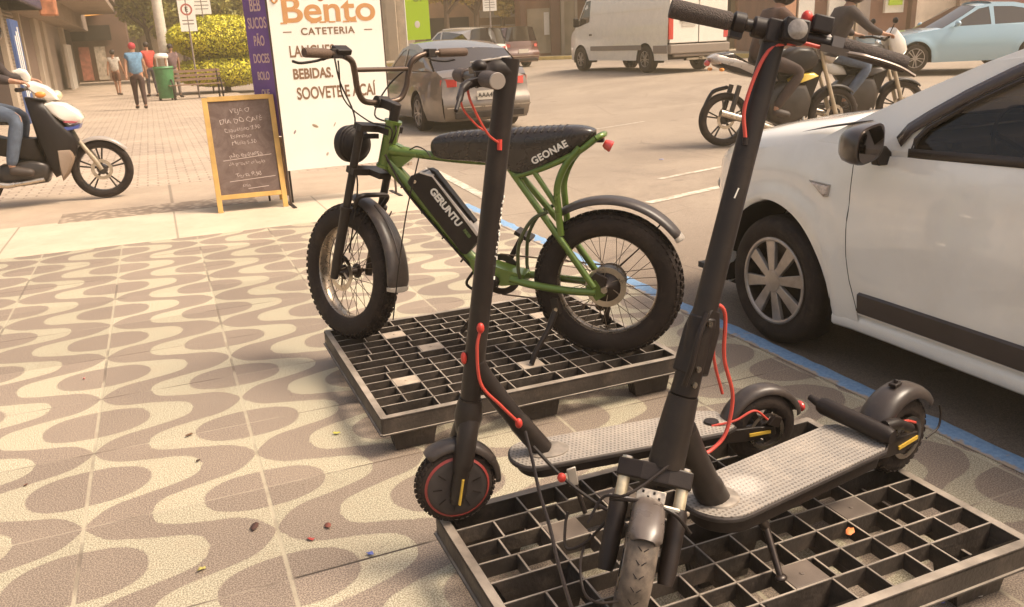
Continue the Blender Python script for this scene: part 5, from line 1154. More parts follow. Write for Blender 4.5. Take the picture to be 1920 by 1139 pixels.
plate(MO, 'seat', [(-.74, .80), (-.9, .845), (-1.2, .85), (-1.55, .88), (-1.56, .82), (-1.2, .77), (-.8, .74)], .13, M_seat)
m = MB(); m.ell((-.50, -.15, 1.02), (.05, .03, .03)); m.build('turn_signal', mat('orange lens', (.75, .28, .06), .2), MO)
for o_ in kids(MO):
    if not o_.name.startswith(('wheel', 'front_mudguard', 'fork')): o_.location = (.09, 0, .06)
Jr = dict(pel=(-0, -1.05, .92), chest=(0, -.98, 1.26), neck=(0, -.93, 1.45), head=(0, -.90, 1.58), shL=(-.18, -.96, 1.37), shR=(.18, -.96, 1.37), elL=(-.30, -.84, 1.17), elR=(.30, -.84, 1.17), wrL=(-.345, -.66, 1.13), wrR=(.345, -.66, 1.13), hdL=(-.05, 1, -.15), hdR=(.05, 1, -.15),
          hpL=(-.10, -1.02, .88), hpR=(.10, -1.02, .88), knL=(-.20, -.735, .80), knR=(.20, -.735, .80), anL=(-.19, -.88, .33), anR=(.19, -.88, .33), ftL=(-.20, -.72, .27), ftR=(.20, -.72, .27))
person('rider in blue jeans and dark jacket on the white motorcycle at the left edge', (-.49, 9.42, .06), math.radians(-93), Jr, cloth('dark jacket', (.045, .032, .03)), cloth('blue jeans', (.095, .12, .165)), M_shoe, M_hair, sleeve=1, grip=True, helmet=mat('black helmet', (.03, .025, .025), .2, coat=1))

# ---- street motorcycle; local x forward, rear axle at x = 0
def street_moto(label, loc, rz, c_tail, c_tank, c_flash, group):
    t = thing('motorcycle', label, 'motorcycle', loc, rz, group)
    moto_wheel(t, TR(0, 0, .305), w=.10); moto_wheel(t, TR(1.32, 0, .300), w=.08)
    m = MB(); m.tube(bez([(.02, 0, .66), (-.14, 0, .62), (-.22, 0, .50), (-.24, 0, .44)], 5), [.045] * 6 + [.035] * 10, 10, sx=.5); m.build('rear_mudguard', M_mblack, t)
    m = MB()
    for s in (1, -1): m.bar((0, .09 * s, .305), (.48, .07 * s, .36), .03, .05); m.tube([(.02, .11 * s, .33), (.12, .11 * s, .68)], .028, 10)
    m.build('swing_arm', M_mgrey, t, bevel=.004)
    plate(t, 'tail', [(-.22, .99), (-.15, 1.03), (.05, .99), (.28, .90), (.55, .80), (.60, .70), (.45, .70), (.20, .78), (-.02, .86), (-.20, .94)], .12, c_tail)
    plate(t, 'tail_stripe', [(-.16, .955), (.10, .88), (.34, .77), (.40, .735), (.28, .755), (.04, .825), (-.14, .905)], .128, M_mblack)
    m = MB(); m.ell((-.225, 0, .93), (.03, .06, .035)); m.build('tail_lamp', M_redlens, t)
    plate(t, 'seat', [(-.14, 1.03), (.0, 1.045), (.18, .94), (.45, .86), (.62, .88), (.60, .80), (.3, .80), (0, .92)], .115, M_seat)
    plate(t, 'tank', [(.56, .84), (.62, .98), (.78, 1.06), (.98, 1.04), (1.06, .94), (1.02, .82), (.80, .76), (.62, .76)], .15, c_tank)
    plate(t, 'side_flash', [(.70, .72), (.82, .775), (1.0, .78), (1.06, .74), (.95, .70), (.80, .66), (.72, .67)], .165, c_flash)
    plate(t, 'engine', [(.46, .58), (.62, .70), (.92, .66), (1.0, .48), (.96, .28), (.66, .20), (.48, .28)], .15, M_mgrey)
    plate(t, 'frame', [(.40, .78), (.62, .80), (1.02, .80), (1.12, .92), (1.16, .84), (1.02, .46), (.94, .42), (.96, .66), (.5, .64)], .06, M_mblack)
    m = MB(); m.tube(bez([(.90, -.10, .40), (.86, -.14, .20), (.55, -.16, .19), (.2, -.17, .30), (-.12, -.18, .40)], 6), [.02] * 13 + [.04] * 12, 12); m.build('exhaust', M_chrome, t)
    m = MB()
    for s in (1, -1): m.tube([(1.32, .075 * s, .30), (1.13, .075 * s, .86), (1.08, .075 * s, 1.02)], [.026, .022, .018], 12)
    m.build('fork', M_alloy, t, smooth=50)
    m = MB(); guard(m, (1.32, .300), .335, 45, 150, .10, .12, n=16, lip=.02); m.build('front_mudguard', c_tank, t, smooth=50)
    plate(t, 'headlight_cowl', [(1.04, 1.12), (1.14, 1.22), (1.26, 1.08), (1.30, .96), (1.22, .86), (1.12, .90)], .13, c_tail)
    m = MB(); m.ell((1.265, 0, .97), (.06, .10, .08)); m.build('headlight', mat('lit lens', (.85, .80, .70), .15, coat=1, emit=(1, .88, .65), estr=1.5), t)
    m = MB(); m.tube([(.92, -.38, 1.12), (1.0, -.20, 1.12), (1.06, 0, 1.08), (1.0, .20, 1.12), (.92, .38, 1.12)], .014, 10); m.build('handlebar', M_blk, t)
    for s in (1, -1):
        m = MB(); m.tube([(1.0, .20 * s, 1.12), (1.03, .26 * s, 1.26)], .006, 8); m.ell((1.03, .28 * s, 1.30), (.02, .06, .035)); m.build('mirror', M_blk, t)
        m = MB(); m.ell((-.12, .17 * s, .86), (.025, .05, .02)); m.build('turn_signal', mat('orange lens', (.75, .28, .06), .2), t)
    return t
M_fgrey = mat('silver fairing', (.40, .35, .31), .28, metal=.3, coat=.7, noise=.15)
m2 = G(1356, 275)
street_moto('black and silver motorcycle with yellow side flash, rear wheel showing beyond the tall scooter', (m2.x, m2.y, -.05), math.radians(-14), M_fgrey, M_mblack, mat('yellow flash', (.62, .42, .05), .3, coat=.6), 'motorcycles riding down the street')
MS = 1.12
for o_ in [q for q in bpy.data.objects if q.get('category') == 'motorcycle' and q is not MO]: o_.scale = (MS, MS, MS)
Js = dict(pel=(0, .38, .99), chest=(0, .50, 1.32), neck=(0, .60, 1.49), head=(0, .64, 1.62), shL=(-.19, .55, 1.42), shR=(.19, .55, 1.42), elL=(-.36, .72, 1.21), elR=(.36, .72, 1.21), wrL=(-.37, .87, 1.15), wrR=(.37, .87, 1.15), hdL=(0, 1, -.1), hdR=(0, 1, -.1),
          hpL=(-.10, .40, .95), hpR=(.10, .40, .95), knL=(-.22, .80, .80), knR=(.22, .80, .80), anL=(-.18, .52, .40), anR=(.18, .52, .40), ftL=(-.19, .66, .33), ftR=(.19, .66, .33))
person('rider in dark clothes on the motorcycle with the yellow flash', (m2.x, m2.y, -.05), math.radians(-104), Js, cloth('brown jacket', (.07, .035, .025)), cloth('dark trousers', (.05, .03, .025)), M_shoe, M_hair, grip=True, helmet=mat('dark helmet', (.02, .014, .012), .4))
p3 = (m2.x + 1.42, m2.y + .35, -.05)
street_moto('black motorcycle with white cowl partly hidden behind the white hatchback bonnet', p3, math.radians(-20), M_mwhite, M_mblack, M_mgrey, 'motorcycles riding down the street')
person('rider in dark jacket and blue jeans on the rightmost motorcycle', p3, math.radians(-110), Js, cloth('dark jacket', (.045, .032, .03)), cloth('blue jeans', (.095, .12, .165)), M_shoe, M_hair, grip=True, helmet=mat('brown helmet', (.05, .025, .02), .4))

for o_ in [q for q in bpy.data.objects if (q.get('category') == 'motorcycle' and q is not MO) or (q.get('category') == 'person' and 'on the motorcycle' in q['label'] or q.get('category') == 'person' and 'rightmost motorcycle' in q.get('label', ''))]: o_.scale = (MS, MS, MS)
# ================================================================== OTHER CARS AND THE VAN
def gcar(label, loc, rz, paint, H=1.45, L=4.5, hw=.89, hatch=False, group=None, plate_txt=None, name='sedan_car', cat='car'):
    """local y forward, origin under the rear axle; wheelbase 2.65"""
    t = thing(name, label, cat, loc, rz, group); WBs = 2.65; RR, FF = -(L - WBs) * .52, WBs + (L - WBs) * .46; AR_ = .37
    belt = lambda y: interp(y, [(RR, .90), (RR + .2, 1.00), (0, .98), (1.0, .95), (WBs - .6, .93), (WBs, .86), (FF - .25, .76), (FF, .66)]) * H / 1.45
    def hx(y, z):
        f = max(0, (y - WBs - .1) / (FF - WBs)); r = max(0, (-y - .15) / (-RR)); k = .30 * f ** 2.3 + .20 * r ** 2.5
        p = interp(z, [(.15, .06), (.3, .015), (.5, 0), (.7, .01), (.9, .045), (1.05, .09)])
        fl = sum(.018 * math.exp(-((math.hypot(y - c, z - .31) - AR_ - .02) / .07) ** 2) for c in (0, WBs)); return hw - p - k + fl
    def bot(y):
        b = .20
        for c in (0, WBs):
            if abs(y - c) < AR_: b = max(b, .31 + math.sqrt(AR_ ** 2 - (y - c) ** 2))
        return b
    ys = [RR + (FF - RR) * i / 90 for i in range(91)]
    for s in (-1, 1):
        m = MB(); m.grid([[(s * hx(y, bot(y) + (belt(y) - bot(y)) * k / 8), y, bot(y) + (belt(y) - bot(y)) * k / 8) for k in range(9)] for y in ys]); m.build('body_side', paint, t, smooth=60)
        for c in (0, WBs):
            m = MB(); m.grid([[(s * (hw - .0), c + (AR_ - .004) * math.cos(a), .31 + (AR_ - .004) * math.sin(a)), (s * (hw - .3), c + (AR_ - .004) * math.cos(a), .31 + (AR_ - .004) * math.sin(a))] for a in [math.radians(-15 + 210 * k / 20) for k in range(21)]]); m.build('wheel_arch', M_dark, t)
            car_wheel(t, TR(s * (hw - .105), c, .31) @ (RZ(-PI / 2) if s < 0 else RZ(PI / 2)), .31, .20, .215, 'alloy')
    cab0, cab1 = (RR + .30, RR + .9) if not hatch else (RR + .02, RR + .3)
    top = lambda ya, yb, nm, n=10, cr=.05: MB().grid([[(u * hx(y, belt(y)), y, belt(y) + cr * (1 - abs(u) ** 3)) for u in [q / 6 for q in range(-6, 7)]] for y in [ya + (yb - ya) * i / n for i in range(n + 1)]]).build(nm, paint, t, smooth=60)
    top(WBs - .75, FF, 'bonnet'); top(RR, cab1 + .1, 'boot_lid', cr=.03)
    for sgn, y0, nm in ((-1, RR, 'rear_bumper'), (1, FF, 'front_bumper')):
        m = MB(); m.grid([[(u * hx(y0, min(z, .8)), y0 + sgn * (.10 * (1 - u * u) + o_), z if z < .9 else belt(y0) + .03 * (1 - abs(u) ** 3)) for u in [q / 8 for q in range(-8, 9)]] for z, o_ in ((.20, -.06), (.26, .03), (.42, .07), (.56, .06), (.60, .01), (.75, .005), (.85, -.01), (.95, -.03))]); m.build(nm, paint, t, smooth=80)
    roofz = H
    O_ = [(WBs - .55, belt(WBs - .55)), (WBs - .95, belt(0) + .16), (WBs - 1.35, roofz - .075), (WBs - 1.7, roofz - .02), (1.0, roofz + .01), (.45, roofz - .01), (cab1 - .1, roofz - .14), (cab0, belt(cab0) + .0)] if not hatch else [(WBs - .55, belt(WBs - .55)), (WBs - .95, belt(0) + .16), (WBs - 1.35, roofz - .075), (WBs - 1.7, roofz - .02), (1.0, roofz + .01), (0, roofz - .01), (cab1 - .25, roofz - .06), (cab0, belt(cab0))]
    gxx = lambda y, z: hx(y, .95) - max(0, z - .95) * .34
    lo = [(y, belt(y) - .01) for y in [cab0 + .2 + (WBs - .75 - cab0 - .2) * k / 6 for k in range(7)]]
    Wa = [(WBs - .82, belt(1.8) + .03), (WBs - 1.02, belt(0) + .14), (WBs - 1.40, roofz - .125), (1.02, roofz - .085), (.98, belt(1) + .03)]
    Wb = [(.90, belt(1) + .03), (.92, roofz - .085), (.50, roofz - .10), (cab1 + .12, roofz - .18), (cab1 - .25, belt(0) + .08), (cab1 - .2, belt(0) + .03)]
    for s in (-1, 1):
        loops = [[V((p[0], p[1], 0)) for p in q] for q in (O_ + lo, Wa, Wb)]; vs = [p for q in loops for p in q]
        m = MB(); m.add([(s * gxx(p.x, p.y), p.x, p.y) for p in vs], [tuple(f) for f in tessellate_polygon(loops)]); m.build('window_surround', paint, t, smooth=0)
        for q in (Wa, Wb): m = MB(); m.add([(s * (gxx(*p) - .008), p[0], p[1]) for p in q], [tuple(f) for f in tessellate_polygon([[V((p[0], p[1], 0)) for p in q]])]); m.build('side_window', M_glassdk, t, smooth=0)
        m = MB(); m.tube([(s * (hx(2.65 - .85, .98) + .03), 1.78, .98), (s * (hw + .02), 1.80, 1.0)], .02, 8); m.ell((s * (hw + .07), 1.80, 1.03), (.09, .06, .065)); m.build('wing_mirror', paint, t)
        m = MB(); ly = RR + .02; m.loft([[(s * (hx(ly, .8) - .30 + .30 * a + .012 * k), ly - .10 + .13 * a ** 2 - .012 * k, .80 + b) for a, b in ((.25, -.05), (.25, .055), (.75, .07), (1.0, .06), (1.02, -.04), (.75, -.06))] for k in (0, 1)]); m.build('tail_lamp', M_redlens, t, smooth=30)
        m = MB(); m.ell((s * (hx(FF, .7) - .1), FF - .06, .68), (.15, .08, .06)); m.build('headlight', M_clearlens, t)
    m = MB(); m.grid([[(u * gxx(y, z), y, z + .045 * (1 - u * u)) for u in [q / 6 for q in range(-6, 7)]] for y, z in O_[2:7]]); m.build('roof', paint, t, smooth=60)
    for nm, (i, k) in (('windscreen', (0, 3)), ('rear_window', (6, 8))):
        m = MB(); sg = 1 if i == 0 else -1; m.grid([[(u * (gxx(y, z) - .03), y + sg * .12 * (1 - u * u) * (1 - j * .3), z + .04 * (1 - u * u)) for u in [q / 6 for q in range(-6, 7)]] for j, (y, z) in enumerate(O_[i:k])]); m.build(nm, M_glassdk, t, smooth=60)
    m = MB(); m.box((0, (RR + FF) / 2, .3), (hw * 1.7, FF - RR - .3, .2)); m.box((0, 1.0, .65), (hw * 1.6, 1.8, .6)); m.build('underbody', M_dark, t, smooth=0)
    m = MB(); py_ = RR - .18; m.box((0, py_ + .01, .60), (.42, .012, .14)); pl = m.build('number_plate', mat('plate grey', (.50, .45, .38), .5), t, smooth=0)
    if plate_txt: text('lettering', plate_txt, .10, M_dark, pl, None, M=TR(0, py_ - .002, .60) @ RX(PI / 2), depth=.002)
    m = MB(); m.box((0, RR - .15, .30), (1.2, .04, .10)); m.build('bumper_insert', M_blk, t, smooth=0, bevel=.01)
    m = MB(); m.box((0, RR - .165, .425), (1.45, .02, .014)); m.build('bumper_trim', M_chrome, t, smooth=0)
    return t
M_champ = mat('champagne paint', (.155, .125, .10), .35, metal=.3, coat=1, noise=.05, dirt=(.4, .3, .22), dscale=2, damt=.15)
gcar('dusty silver sedan seen from behind with red tail lamps, beyond the green bike', (4.98, 13.95, -.05), math.radians(0), M_champ, H=1.43, plate_txt='AAA4E21')
M_pblue = mat('pale blue paint', (.30, .44, .52), .25, metal=.2, coat=1)
gcar('pale blue sedan passing behind the motorcycles at the right edge', (19.0, 14.4, .28), math.radians(66), M_pblue, H=1.46)
M_maroon = mat('dark maroon paint', (.11, .05, .04), .25, coat=1)
gcar('small dark maroon car with black windows far up the street beyond the silver sedan', (12.7, 30.5, .38), math.radians(8), M_maroon, H=1.5, hatch=True)
gcar('white car beyond the silver sedan roof, mostly hidden', (10.2, 27.5, .34), math.radians(8), M_mwhite, H=1.48, hatch=True)
# ---- delivery van
def van(label, loc, rz):
    t = thing('delivery_van', label, 'van', loc, rz); hw, L0_, L1_, WB = .96, -1.05, 4.55, 3.55; AR_ = .42
    def bot(y):
        b = .32
        for c in (0, WB):
            if abs(y - c) < AR_: b = max(b, .36 + math.sqrt(AR_ ** 2 - (y - c) ** 2))
        return b
    topz = lambda y: interp(y, [(L0_, 2.42), (2.9, 2.45), (3.15, 2.30), (3.75, 1.45), (3.95, 1.28), (4.4, 1.10), (L1_, .85)])
    def hx(y, z):
        k = .22 * max(0, (y - 3.6) / .95) ** 2.2; return hw - k - interp(z, [(.3, .03), (.6, 0), (1.2, .005), (1.9, .07), (2.45, .16)])
    ys = [L0_ + (L1_ - L0_) * i / 80 for i in range(81)]
    P_ = mat('white van paint', (.76, .71, .62), .3, coat=.6, noise=.05)
    for s in (-1, 1):
        m = MB(); m.grid([[(s * hx(y, z), y, z) for z in [bot(y) + (topz(y) - .06 - bot(y)) * k / 12 for k in range(13)]] for y in ys]); m.build('body_side', P_, t, smooth=60)
        m = MB(); m.box((s * (hw + .004), 1.55, .66), (.02, 2.75, .13)); m.box((s * (hw + .004), -.72, .60), (.02, .62, .20)); m.build('side_moulding', mat('grey moulding', (.23, .185, .15), .6), t, smooth=0, bevel=.005)
        for z in (1.02, 1.62): m = MB(); m.bar((s * (hx(1.5, z) + .002), -.8, z), (s * (hx(1.5, z) + .002), 3.0, z), .008, .025); m.build('panel_crease', P_, t)
        w_ = [(3.02, 1.42), (3.02, 2.02), (3.28, 2.0), (3.72, 1.38), (3.66, 1.30)]
        m = MB(); m.add([(s * (hx(p[0], p[1]) + .006), p[0], p[1]) for p in w_], [(0, 1, 2, 3, 4)]); m.build('side_window', M_glassdk, t, smooth=0)
        m = MB(); m.box((s * (hw + .006), 2.92, 1.05), (.02, .14, .05)); m.build('door_handle', M_blk, t, smooth=0)
        m = MB(); m.box((s * (hw + .10), 3.62, 1.42), (.18, .08, .26)); m.build('wing_mirror', M_blk, t, bevel=.03)
        for c in (0, WB):
            m = MB(); m.grid([[(s * hw, c + (AR_ - .004) * math.cos(a), .36 + (AR_ - .004) * math.sin(a)), (s * (hw - .35), c + (AR_ - .004) * math.cos(a), .36 + (AR_ - .004) * math.sin(a))] for a in [math.radians(-15 + 210 * k / 20) for k in range(21)]]); m.build('wheel_arch', M_dark, t)
            car_wheel(t, TR(s * (hw - .11), c, .36) @ (RZ(-PI / 2) if s < 0 else RZ(PI / 2)), .36, .22, .21, 'alloy')
        m = MB(); m.box((s * (hw - .09), L0_ - .01, 1.12), (.15, .05, .56)); m.build('tail_lamp', M_redlens, t, smooth=0, bevel=.02)
    m = MB(); m.grid([[(u * hx(y, topz(y)), y, topz(y) - .06 * abs(u) ** 4) for u in [q / 8 for q in range(-8, 9)]] for y in ys[:58]]); m.build('roof', P_, t, smooth=60)
    m = MB(); m.grid([[(u * hx(y, topz(y)), y, topz(y) - .05 * abs(u) ** 4) for u in [q / 8 for q in range(-8, 9)]] for y in ys[69:]]); m.build('bonnet', P_, t, smooth=60)
    m = MB(); m.grid([[(u * (hx(y, topz(y)) - .02), y, topz(y)) for u in [q / 8 for q in range(-8, 9)]] for y in ys[57:70]]); m.build('windscreen', M_glassdk, t, smooth=60)
    m = MB(); m.grid([[(u * hx(L1_, z), L1_ + .08 * (1 - u * u), z) for u in [q / 8 for q in range(-8, 9)]] for z in (.35, .5, .7, .85)]); m.build('front_bumper', M_blk, t, smooth=60)
    for s in (-1, 1):
        m = MB(); m.box((s * .462, L0_ - .012, 1.56), (.90, .03, 1.62)); d = m.build('rear_door', P_, t, smooth=0, bevel=.012)
    m = MB(); m.box((0, L0_ - .05, .60), (1.90, .16, .24)); m.box((0, L0_ - .04, .44), (1.6, .10, .08)); m.build('rear_bumper', mat('grey moulding', (.2, .2, .2)), t, smooth=0, bevel=.03)
    m = MB(); m.box((-.33, L0_ - .032, 1.20), (.42, .012, .10)); m.build('number_plate', mat('plate grey', (.5, .45, .38)), t, smooth=0)
    m = MB(); m.box((-.33, L0_ - .04, 1.31), (.52, .03, .06)); m.box((.08, L0_ - .04, 1.32), (.09, .03, .07)); m.build('door_pull', M_blk, t, smooth=0)
    text('lettering', 'MASTER', .07, M_blk, t, None, M=TR(-.45, L0_ - .03, .92) @ RX(PI / 2), depth=.002) if 0 else None
    m = MB(); m.box((0, 1.6, .40), (1.7, 5.0, .12)); m.build('underbody', M_dark, t, smooth=0)
    m = MB(); m.rod((0, L0_ - .1, .36), (0, L0_ - .25, .36), .03); m.bar((-.4, L0_ - .08, .34), (.4, L0_ - .08, .34), .05, .05); m.build('tow_hitch', M_alloy, t)
    return t
va, vb, vc_ = G(1212, 137), G(1070, 133), G(1310, 134)
dirv = (vb - va); vr = math.atan2(dirv.y, dirv.x) - PI / 2
cvan = va + V((math.cos(vr), math.sin(vr), 0)) * .90
VAN_SC = 1.0
van('white high-roof delivery van with grey side moulding parked across the street', (cvan.x, cvan.y, cvan.z), vr)
# ================================================================== SIGNS, STREET FURNITURE, PLANTS, BUILDINGS
def PY(u, v, Y): r = ray(u, v); return r * (Y / r.y) + V((0, 0, CAM_H))
# ---- coffee-shop banner
BAN = thing('shop_banner', 'tall white cafeteria banner with brown lettering on a slim stand', 'banner', (1.01, 7.75, 0), math.radians(1.5)); BAN.scale = (1.045, 1, 1)
M_ban = mat('white banner vinyl', (.82, .78, .70), .55, noise=.04, nscale=3)
m = MB(); m.box((.475, 0, 1.30), (.95, .012, 1.96)); pn = m.build('panel', M_ban, BAN, smooth=0)
for x in (-.006, .956): m = MB(); m.box((x, .010, 1.16), (.016, .018, 2.30)); m.build('post', mat('dark post', (.06, .035, .025), .5), BAN, smooth=0)
m = MB()
for x in (0, .95): m.box((x, .0, .006), (.03, .36, .012))
m.build('foot', M_blk, BAN, smooth=0)
M_brown = mat('tan print', (.52, .26, .10), .6); M_btxt = mat('brown print', (.22, .125, .07), .6)
BX = lambda x, z: TR(x, -.0075, z) @ RX(PI / 2)
text('lettering', 'Bento', .30, M_brown, pn, None, bold=.005, sx=1.12, M=BX(.50, 1.685))
m = MB()
for x in (.115, .365, .440, .520, .640, .705): m.box((x, -.0072, 1.588), (.055, .003, .012))
m.tube(bez([(.075, -.0085, 1.80), (.045, -.0085, 1.83), (.035, -.0085, 1.79), (.055, -.0085, 1.755), (.085, -.0085, 1.78)], 5), .008, 6)
m.build('serif', M_brown, pn, smooth=0)
m = MB(); m.ell((.44, -.007, 1.80), (.035, .002, .04)); m.ell((.415, -.007, 1.82), (.02, .002, .02)); m.ell((.465, -.007, 1.82), (.02, .002, .02)); m.build('emblem', mat('emblem print', (.50, .20, .09), .6), pn)
text('lettering', 'CATETERIA', .082, M_btxt, pn, None, bold=.0018, space=1.12, M=BX(.475, 1.512))
for x in (.135, .825): m = MB(); m.box((x, -.0072, 1.514), (.07, .002, .008)); m.build('dash', M_btxt, pn, smooth=0)
text('lettering', 'LANCHES', .135, M_btxt, pn, None, bold=.0022, sx=.66, align='LEFT', M=BX(.13, 1.345))
text('lettering', 'BEBIDAS.', .12, M_btxt, pn, None, bold=.004, sx=.72, align='LEFT', M=BX(.14, 1.155))
text('lettering', 'SOOVETE E AÇAÍ', .145, M_btxt, pn, None, bold=.003, sx=.62, align='LEFT', M=BX(.155, .985))
rnd = random.Random(4)
for (u_, v_, rx_, rz__, c_) in ((.28, .70, .03, .012, (.30, .22, .14)), (.10, .66, .008, .02, (.28, .2, .2)), (.62, .58, .05, .010, (.62, .50, .28)), (.66, .50, .05, .012, (.66, .52, .25)), (.36, .44, .010, .018, (.45, .36, .3)), (.45, .70, .006, .022, (.4, .32, .25)), (.60, .66, .035, .006, (.5, .42, .3))):
    m = MB(); m.ell((u_, -.007, v_), (rx_, .0015, rz__), 10, 6, RY(.5).to_3x3()); m.build('printed_leaf', mat('leaf print %.2f' % u_, c_, .6), pn)
# ---- purple banner standing at an angle behind the board
PB = thing('shop_banner', 'narrow purple banner with cream lettering beside the white cafeteria banner', 'banner', (1.02, 7.90, 0), math.radians(-52))
m = MB(); m.box((-.13, 0, 1.44), (.29, .012, 1.64)); pn2 = m.build('panel', mat('purple vinyl', (.135, .060, .24), .5, noise=.2, nscale=5), PB, smooth=0)
for x in (-.275, .02): m = MB(); m.rod((x, .012, 0), (x, .012, 2.28), .010); m.build('post', M_blk, PB)
M_cream = mat('cream print', (.60, .42, .38), .6)
for i, (tx, sz) in enumerate((('PROMO', .14), ('CAFÉ', .17), ('BEB', .15), ('SUCOS', .13), ('PÃO', .12), ('DOCES', .11), ('BOLO', .10), ('QUE', .09))): text('lettering', tx, sz, M_cream, pn2, None, bold=.002, sx=.55, M=TR(-.13, -.0075, 2.05 - i * .15) @ RX(PI / 2))
m = MB(); m.prism([(-.05, .07), (.05, .07), (.05, .0), (0, -.07), (-.05, .0)], 0, .003, TR(-.10, -.007, .82) @ RX(PI / 2)); m.build('emblem', mat('orange print', (.62, .32, .12), .6), pn2, smooth=0)
m = MB(); m.box((-.13, .004, .34), (.27, .010, .54)); m.build('lower_panel', mat('mottled print', (.42, .26, .17), .7, noise=.6, nscale=9), PB, smooth=0)
# ---- chalkboard
M_wood = mat('yellow pine', (.56, .34, .10), .55, noise=.2, nscale=7); n = NT('chalkboard slate'); sm_ = n.noise(4, 7, .75, dist=1.5)
M_slate = n.out(n.mix(n.rng(sm_, .4, .7), (.115, .075, .062), (.20, .145, .125)), .8)
CB = thing('chalkboard_sign', 'wooden A-frame chalkboard with a handwritten menu standing on the pale path', 'signboard', (.67, 7.74, .001), math.radians(-3))
tilt = math.radians(11); FR = RX(-tilt)
def fb(c, d, nm, mtl, par=CB, Mx=FR):
    mm = MB(); mm.M = Mx; mm.box(c, d); return mm.build(nm, mtl, par, smooth=0, bevel=.003)
for s in (-1, 1): fb((s * .283, 0, .505), (.045, .026, 1.01), 'frame_side', M_wood)
fb((0, 0, .995), (.52, .024, .042), 'frame_rail', M_wood); fb((0, 0, .135), (.52, .024, .042), 'frame_rail', M_wood)
sl_ = fb((0, .004, .565), (.525, .010, .82), 'slate', M_slate)
BKM = TR(0, .012 + .02, 0) @ TR(0, 2 * math.sin(tilt) * 1.0, 0) @ RX(tilt)
for s in (-1, 1): fb((s * .283, 0, .50), (.04, .022, .99), 'rear_leg', M_wood, CB, BKM)
fb((0, 0, .16), (.52, .02, .04), 'rear_rail', M_wood, CB, BKM); fb((0, .002, .56), (.525, .008, .78), 'rear_slate', M_slate, CB, BKM)
M_chalk = mat('chalk', (.52, .42, .37), .9)
rows_ = [('VEJA O', .055, .885, 0), ('DIA DO CAFÉ', .060, .80, 0), ('Capuccino 7,90', .050, .725, 0), ('Espresso', .050, .665, -.02), ('Média 5,50', .048, .605, 0), ('não esqueça', .058, .50, 0), ('de provar o bolo', .045, .425, 0), ('Torta 9,90', .052, .32, 0), ('fatia', .042, .225, -.03)]
for i, (tx, sz, z, dx) in enumerate(rows_):
    o = text('lettering', tx, sz, M_chalk, sl_, None, bold=-.0006, M=FR @ TR(dx, -.0016, z) @ RX(PI / 2) @ Matrix.Shear('XZ', 4, (0, 0)) @ RZ(.02 * ((i % 3) - 1) + .04), depth=.0008)
    for v_ in o.data.vertices: v_.co.z += .0045 * math.sin(v_.co.x * 95 + i * 2.3) + .003 * math.sin(v_.co.x * 41 + i); v_.co.x += .004 * math.sin(v_.co.z * 130 + v_.co.x * 60)
for (a, b) in (((-.2, .455), (.22, .485)), ((-.17, .268), (.23, .29)), ((-.02, .195), (.16, .205))):
    m = MB(); m.M = FR; m.bar((a[0], -.002, a[1]), (b[0], -.002, b[1]), .002, .005); m.build('chalk_line', M_chalk, sl_)
# ---- green banner far across, pole signs, white pole, bin
gb = D(786, 75, 22.0); GBn = thing('green_banner', 'bright lime green vertical banner above the silver sedan', 'banner', (gb.x, gb.y, zg(gb.x, gb.y)), math.radians(-22))
m = MB(); m.box((0, 0, 2.35), (.62, .02, 1.75)); gp2 = m.build('panel', mat('lime vinyl', (.42, .62, .02), .5), GBn, smooth=0)
m = MB(); m.rod((-.32, 0, 0), (-.32, 0, 3.3), .02); m.build('post', M_mwhite, GBn)
m = MB(); m.ell((-.02, -.012, 1.86), (.07, .004, .09)); m.build('emblem', M_mwhite, gp2)
text('lettering', 'OI', .22, mat('olive print', (.20, .30, .04), .6), gp2, None, bold=.006, M=TR(.02, -.013, 2.5) @ RX(PI / 2))
def pole_sign(label, u, v, Y, w_, h_, kind, pole_h=None, z_face=None):
    r = ray(u, v); k = Y / r.y; p = r * k; p.z += CAM_H
    t = thing('street_sign', label, 'sign', (p.x, p.y, max(zg(p.x, p.y), 0) if p.x > 3 else 0), math.radians(-math.degrees(math.atan2(p.x, p.y))))
    zc = p.z - t.location.z
    m = MB(); m.rod((0, .02, 0), (0, .02, zc + h_ / 2), .03); m.build('post', M_grey, t)
    m = MB(); m.box((0, 0, zc), (w_, .01, h_)); pl = m.build('sign_plate', M_ban, t, smooth=0)
    if kind == 'no':
        m = MB(); m.lathe([(w_ * .26, 0), (w_ * .36, 0), (w_ * .36, .004), (w_ * .26, .004)], 28, TR(0, -.006, zc + h_ * .2) @ RX(PI / 2), closed_prof=True); m.build('red_ring', mat('sign red', (.42, .12, .09), .5), pl)
        text('lettering', 'E', w_ * .42, M_dark, pl, None, bold=.004, M=TR(0, -.007, zc + h_ * .2) @ RX(PI / 2))
        for k_ in range(2): m = MB(); m.box((0, -.006, zc - h_ * (.15 + .11 * k_)), (w_ * .7, .003, h_ * .035)); m.build('text_line', M_grey, pl, smooth=0)
    else:
        for k_ in range(4): m = MB(); m.box((0, -.006, zc + h_ * (.3 - .18 * k_)), (w_ * (.8 - .1 * (k_ % 2)), .003, h_ * .04)); m.build('text_line', M_grey, pl, smooth=0)
    return t
pole_sign('white no-parking sign with red ring on a post left of the round bush', 351, 30, 30, .50, .95, 'no')
pole_sign('plain white notice sign on a thin post behind the no-parking sign', 377, 8, 33, .62, .68, 'x')
pole_sign('small white notice sign on a thin post above the maroon car', 918, 8, 30, .50, .48, 'x')
wp = thing('lamp_post', 'thick white lamp post rising behind the green bin', 'post', (.60, 34.5, 0))
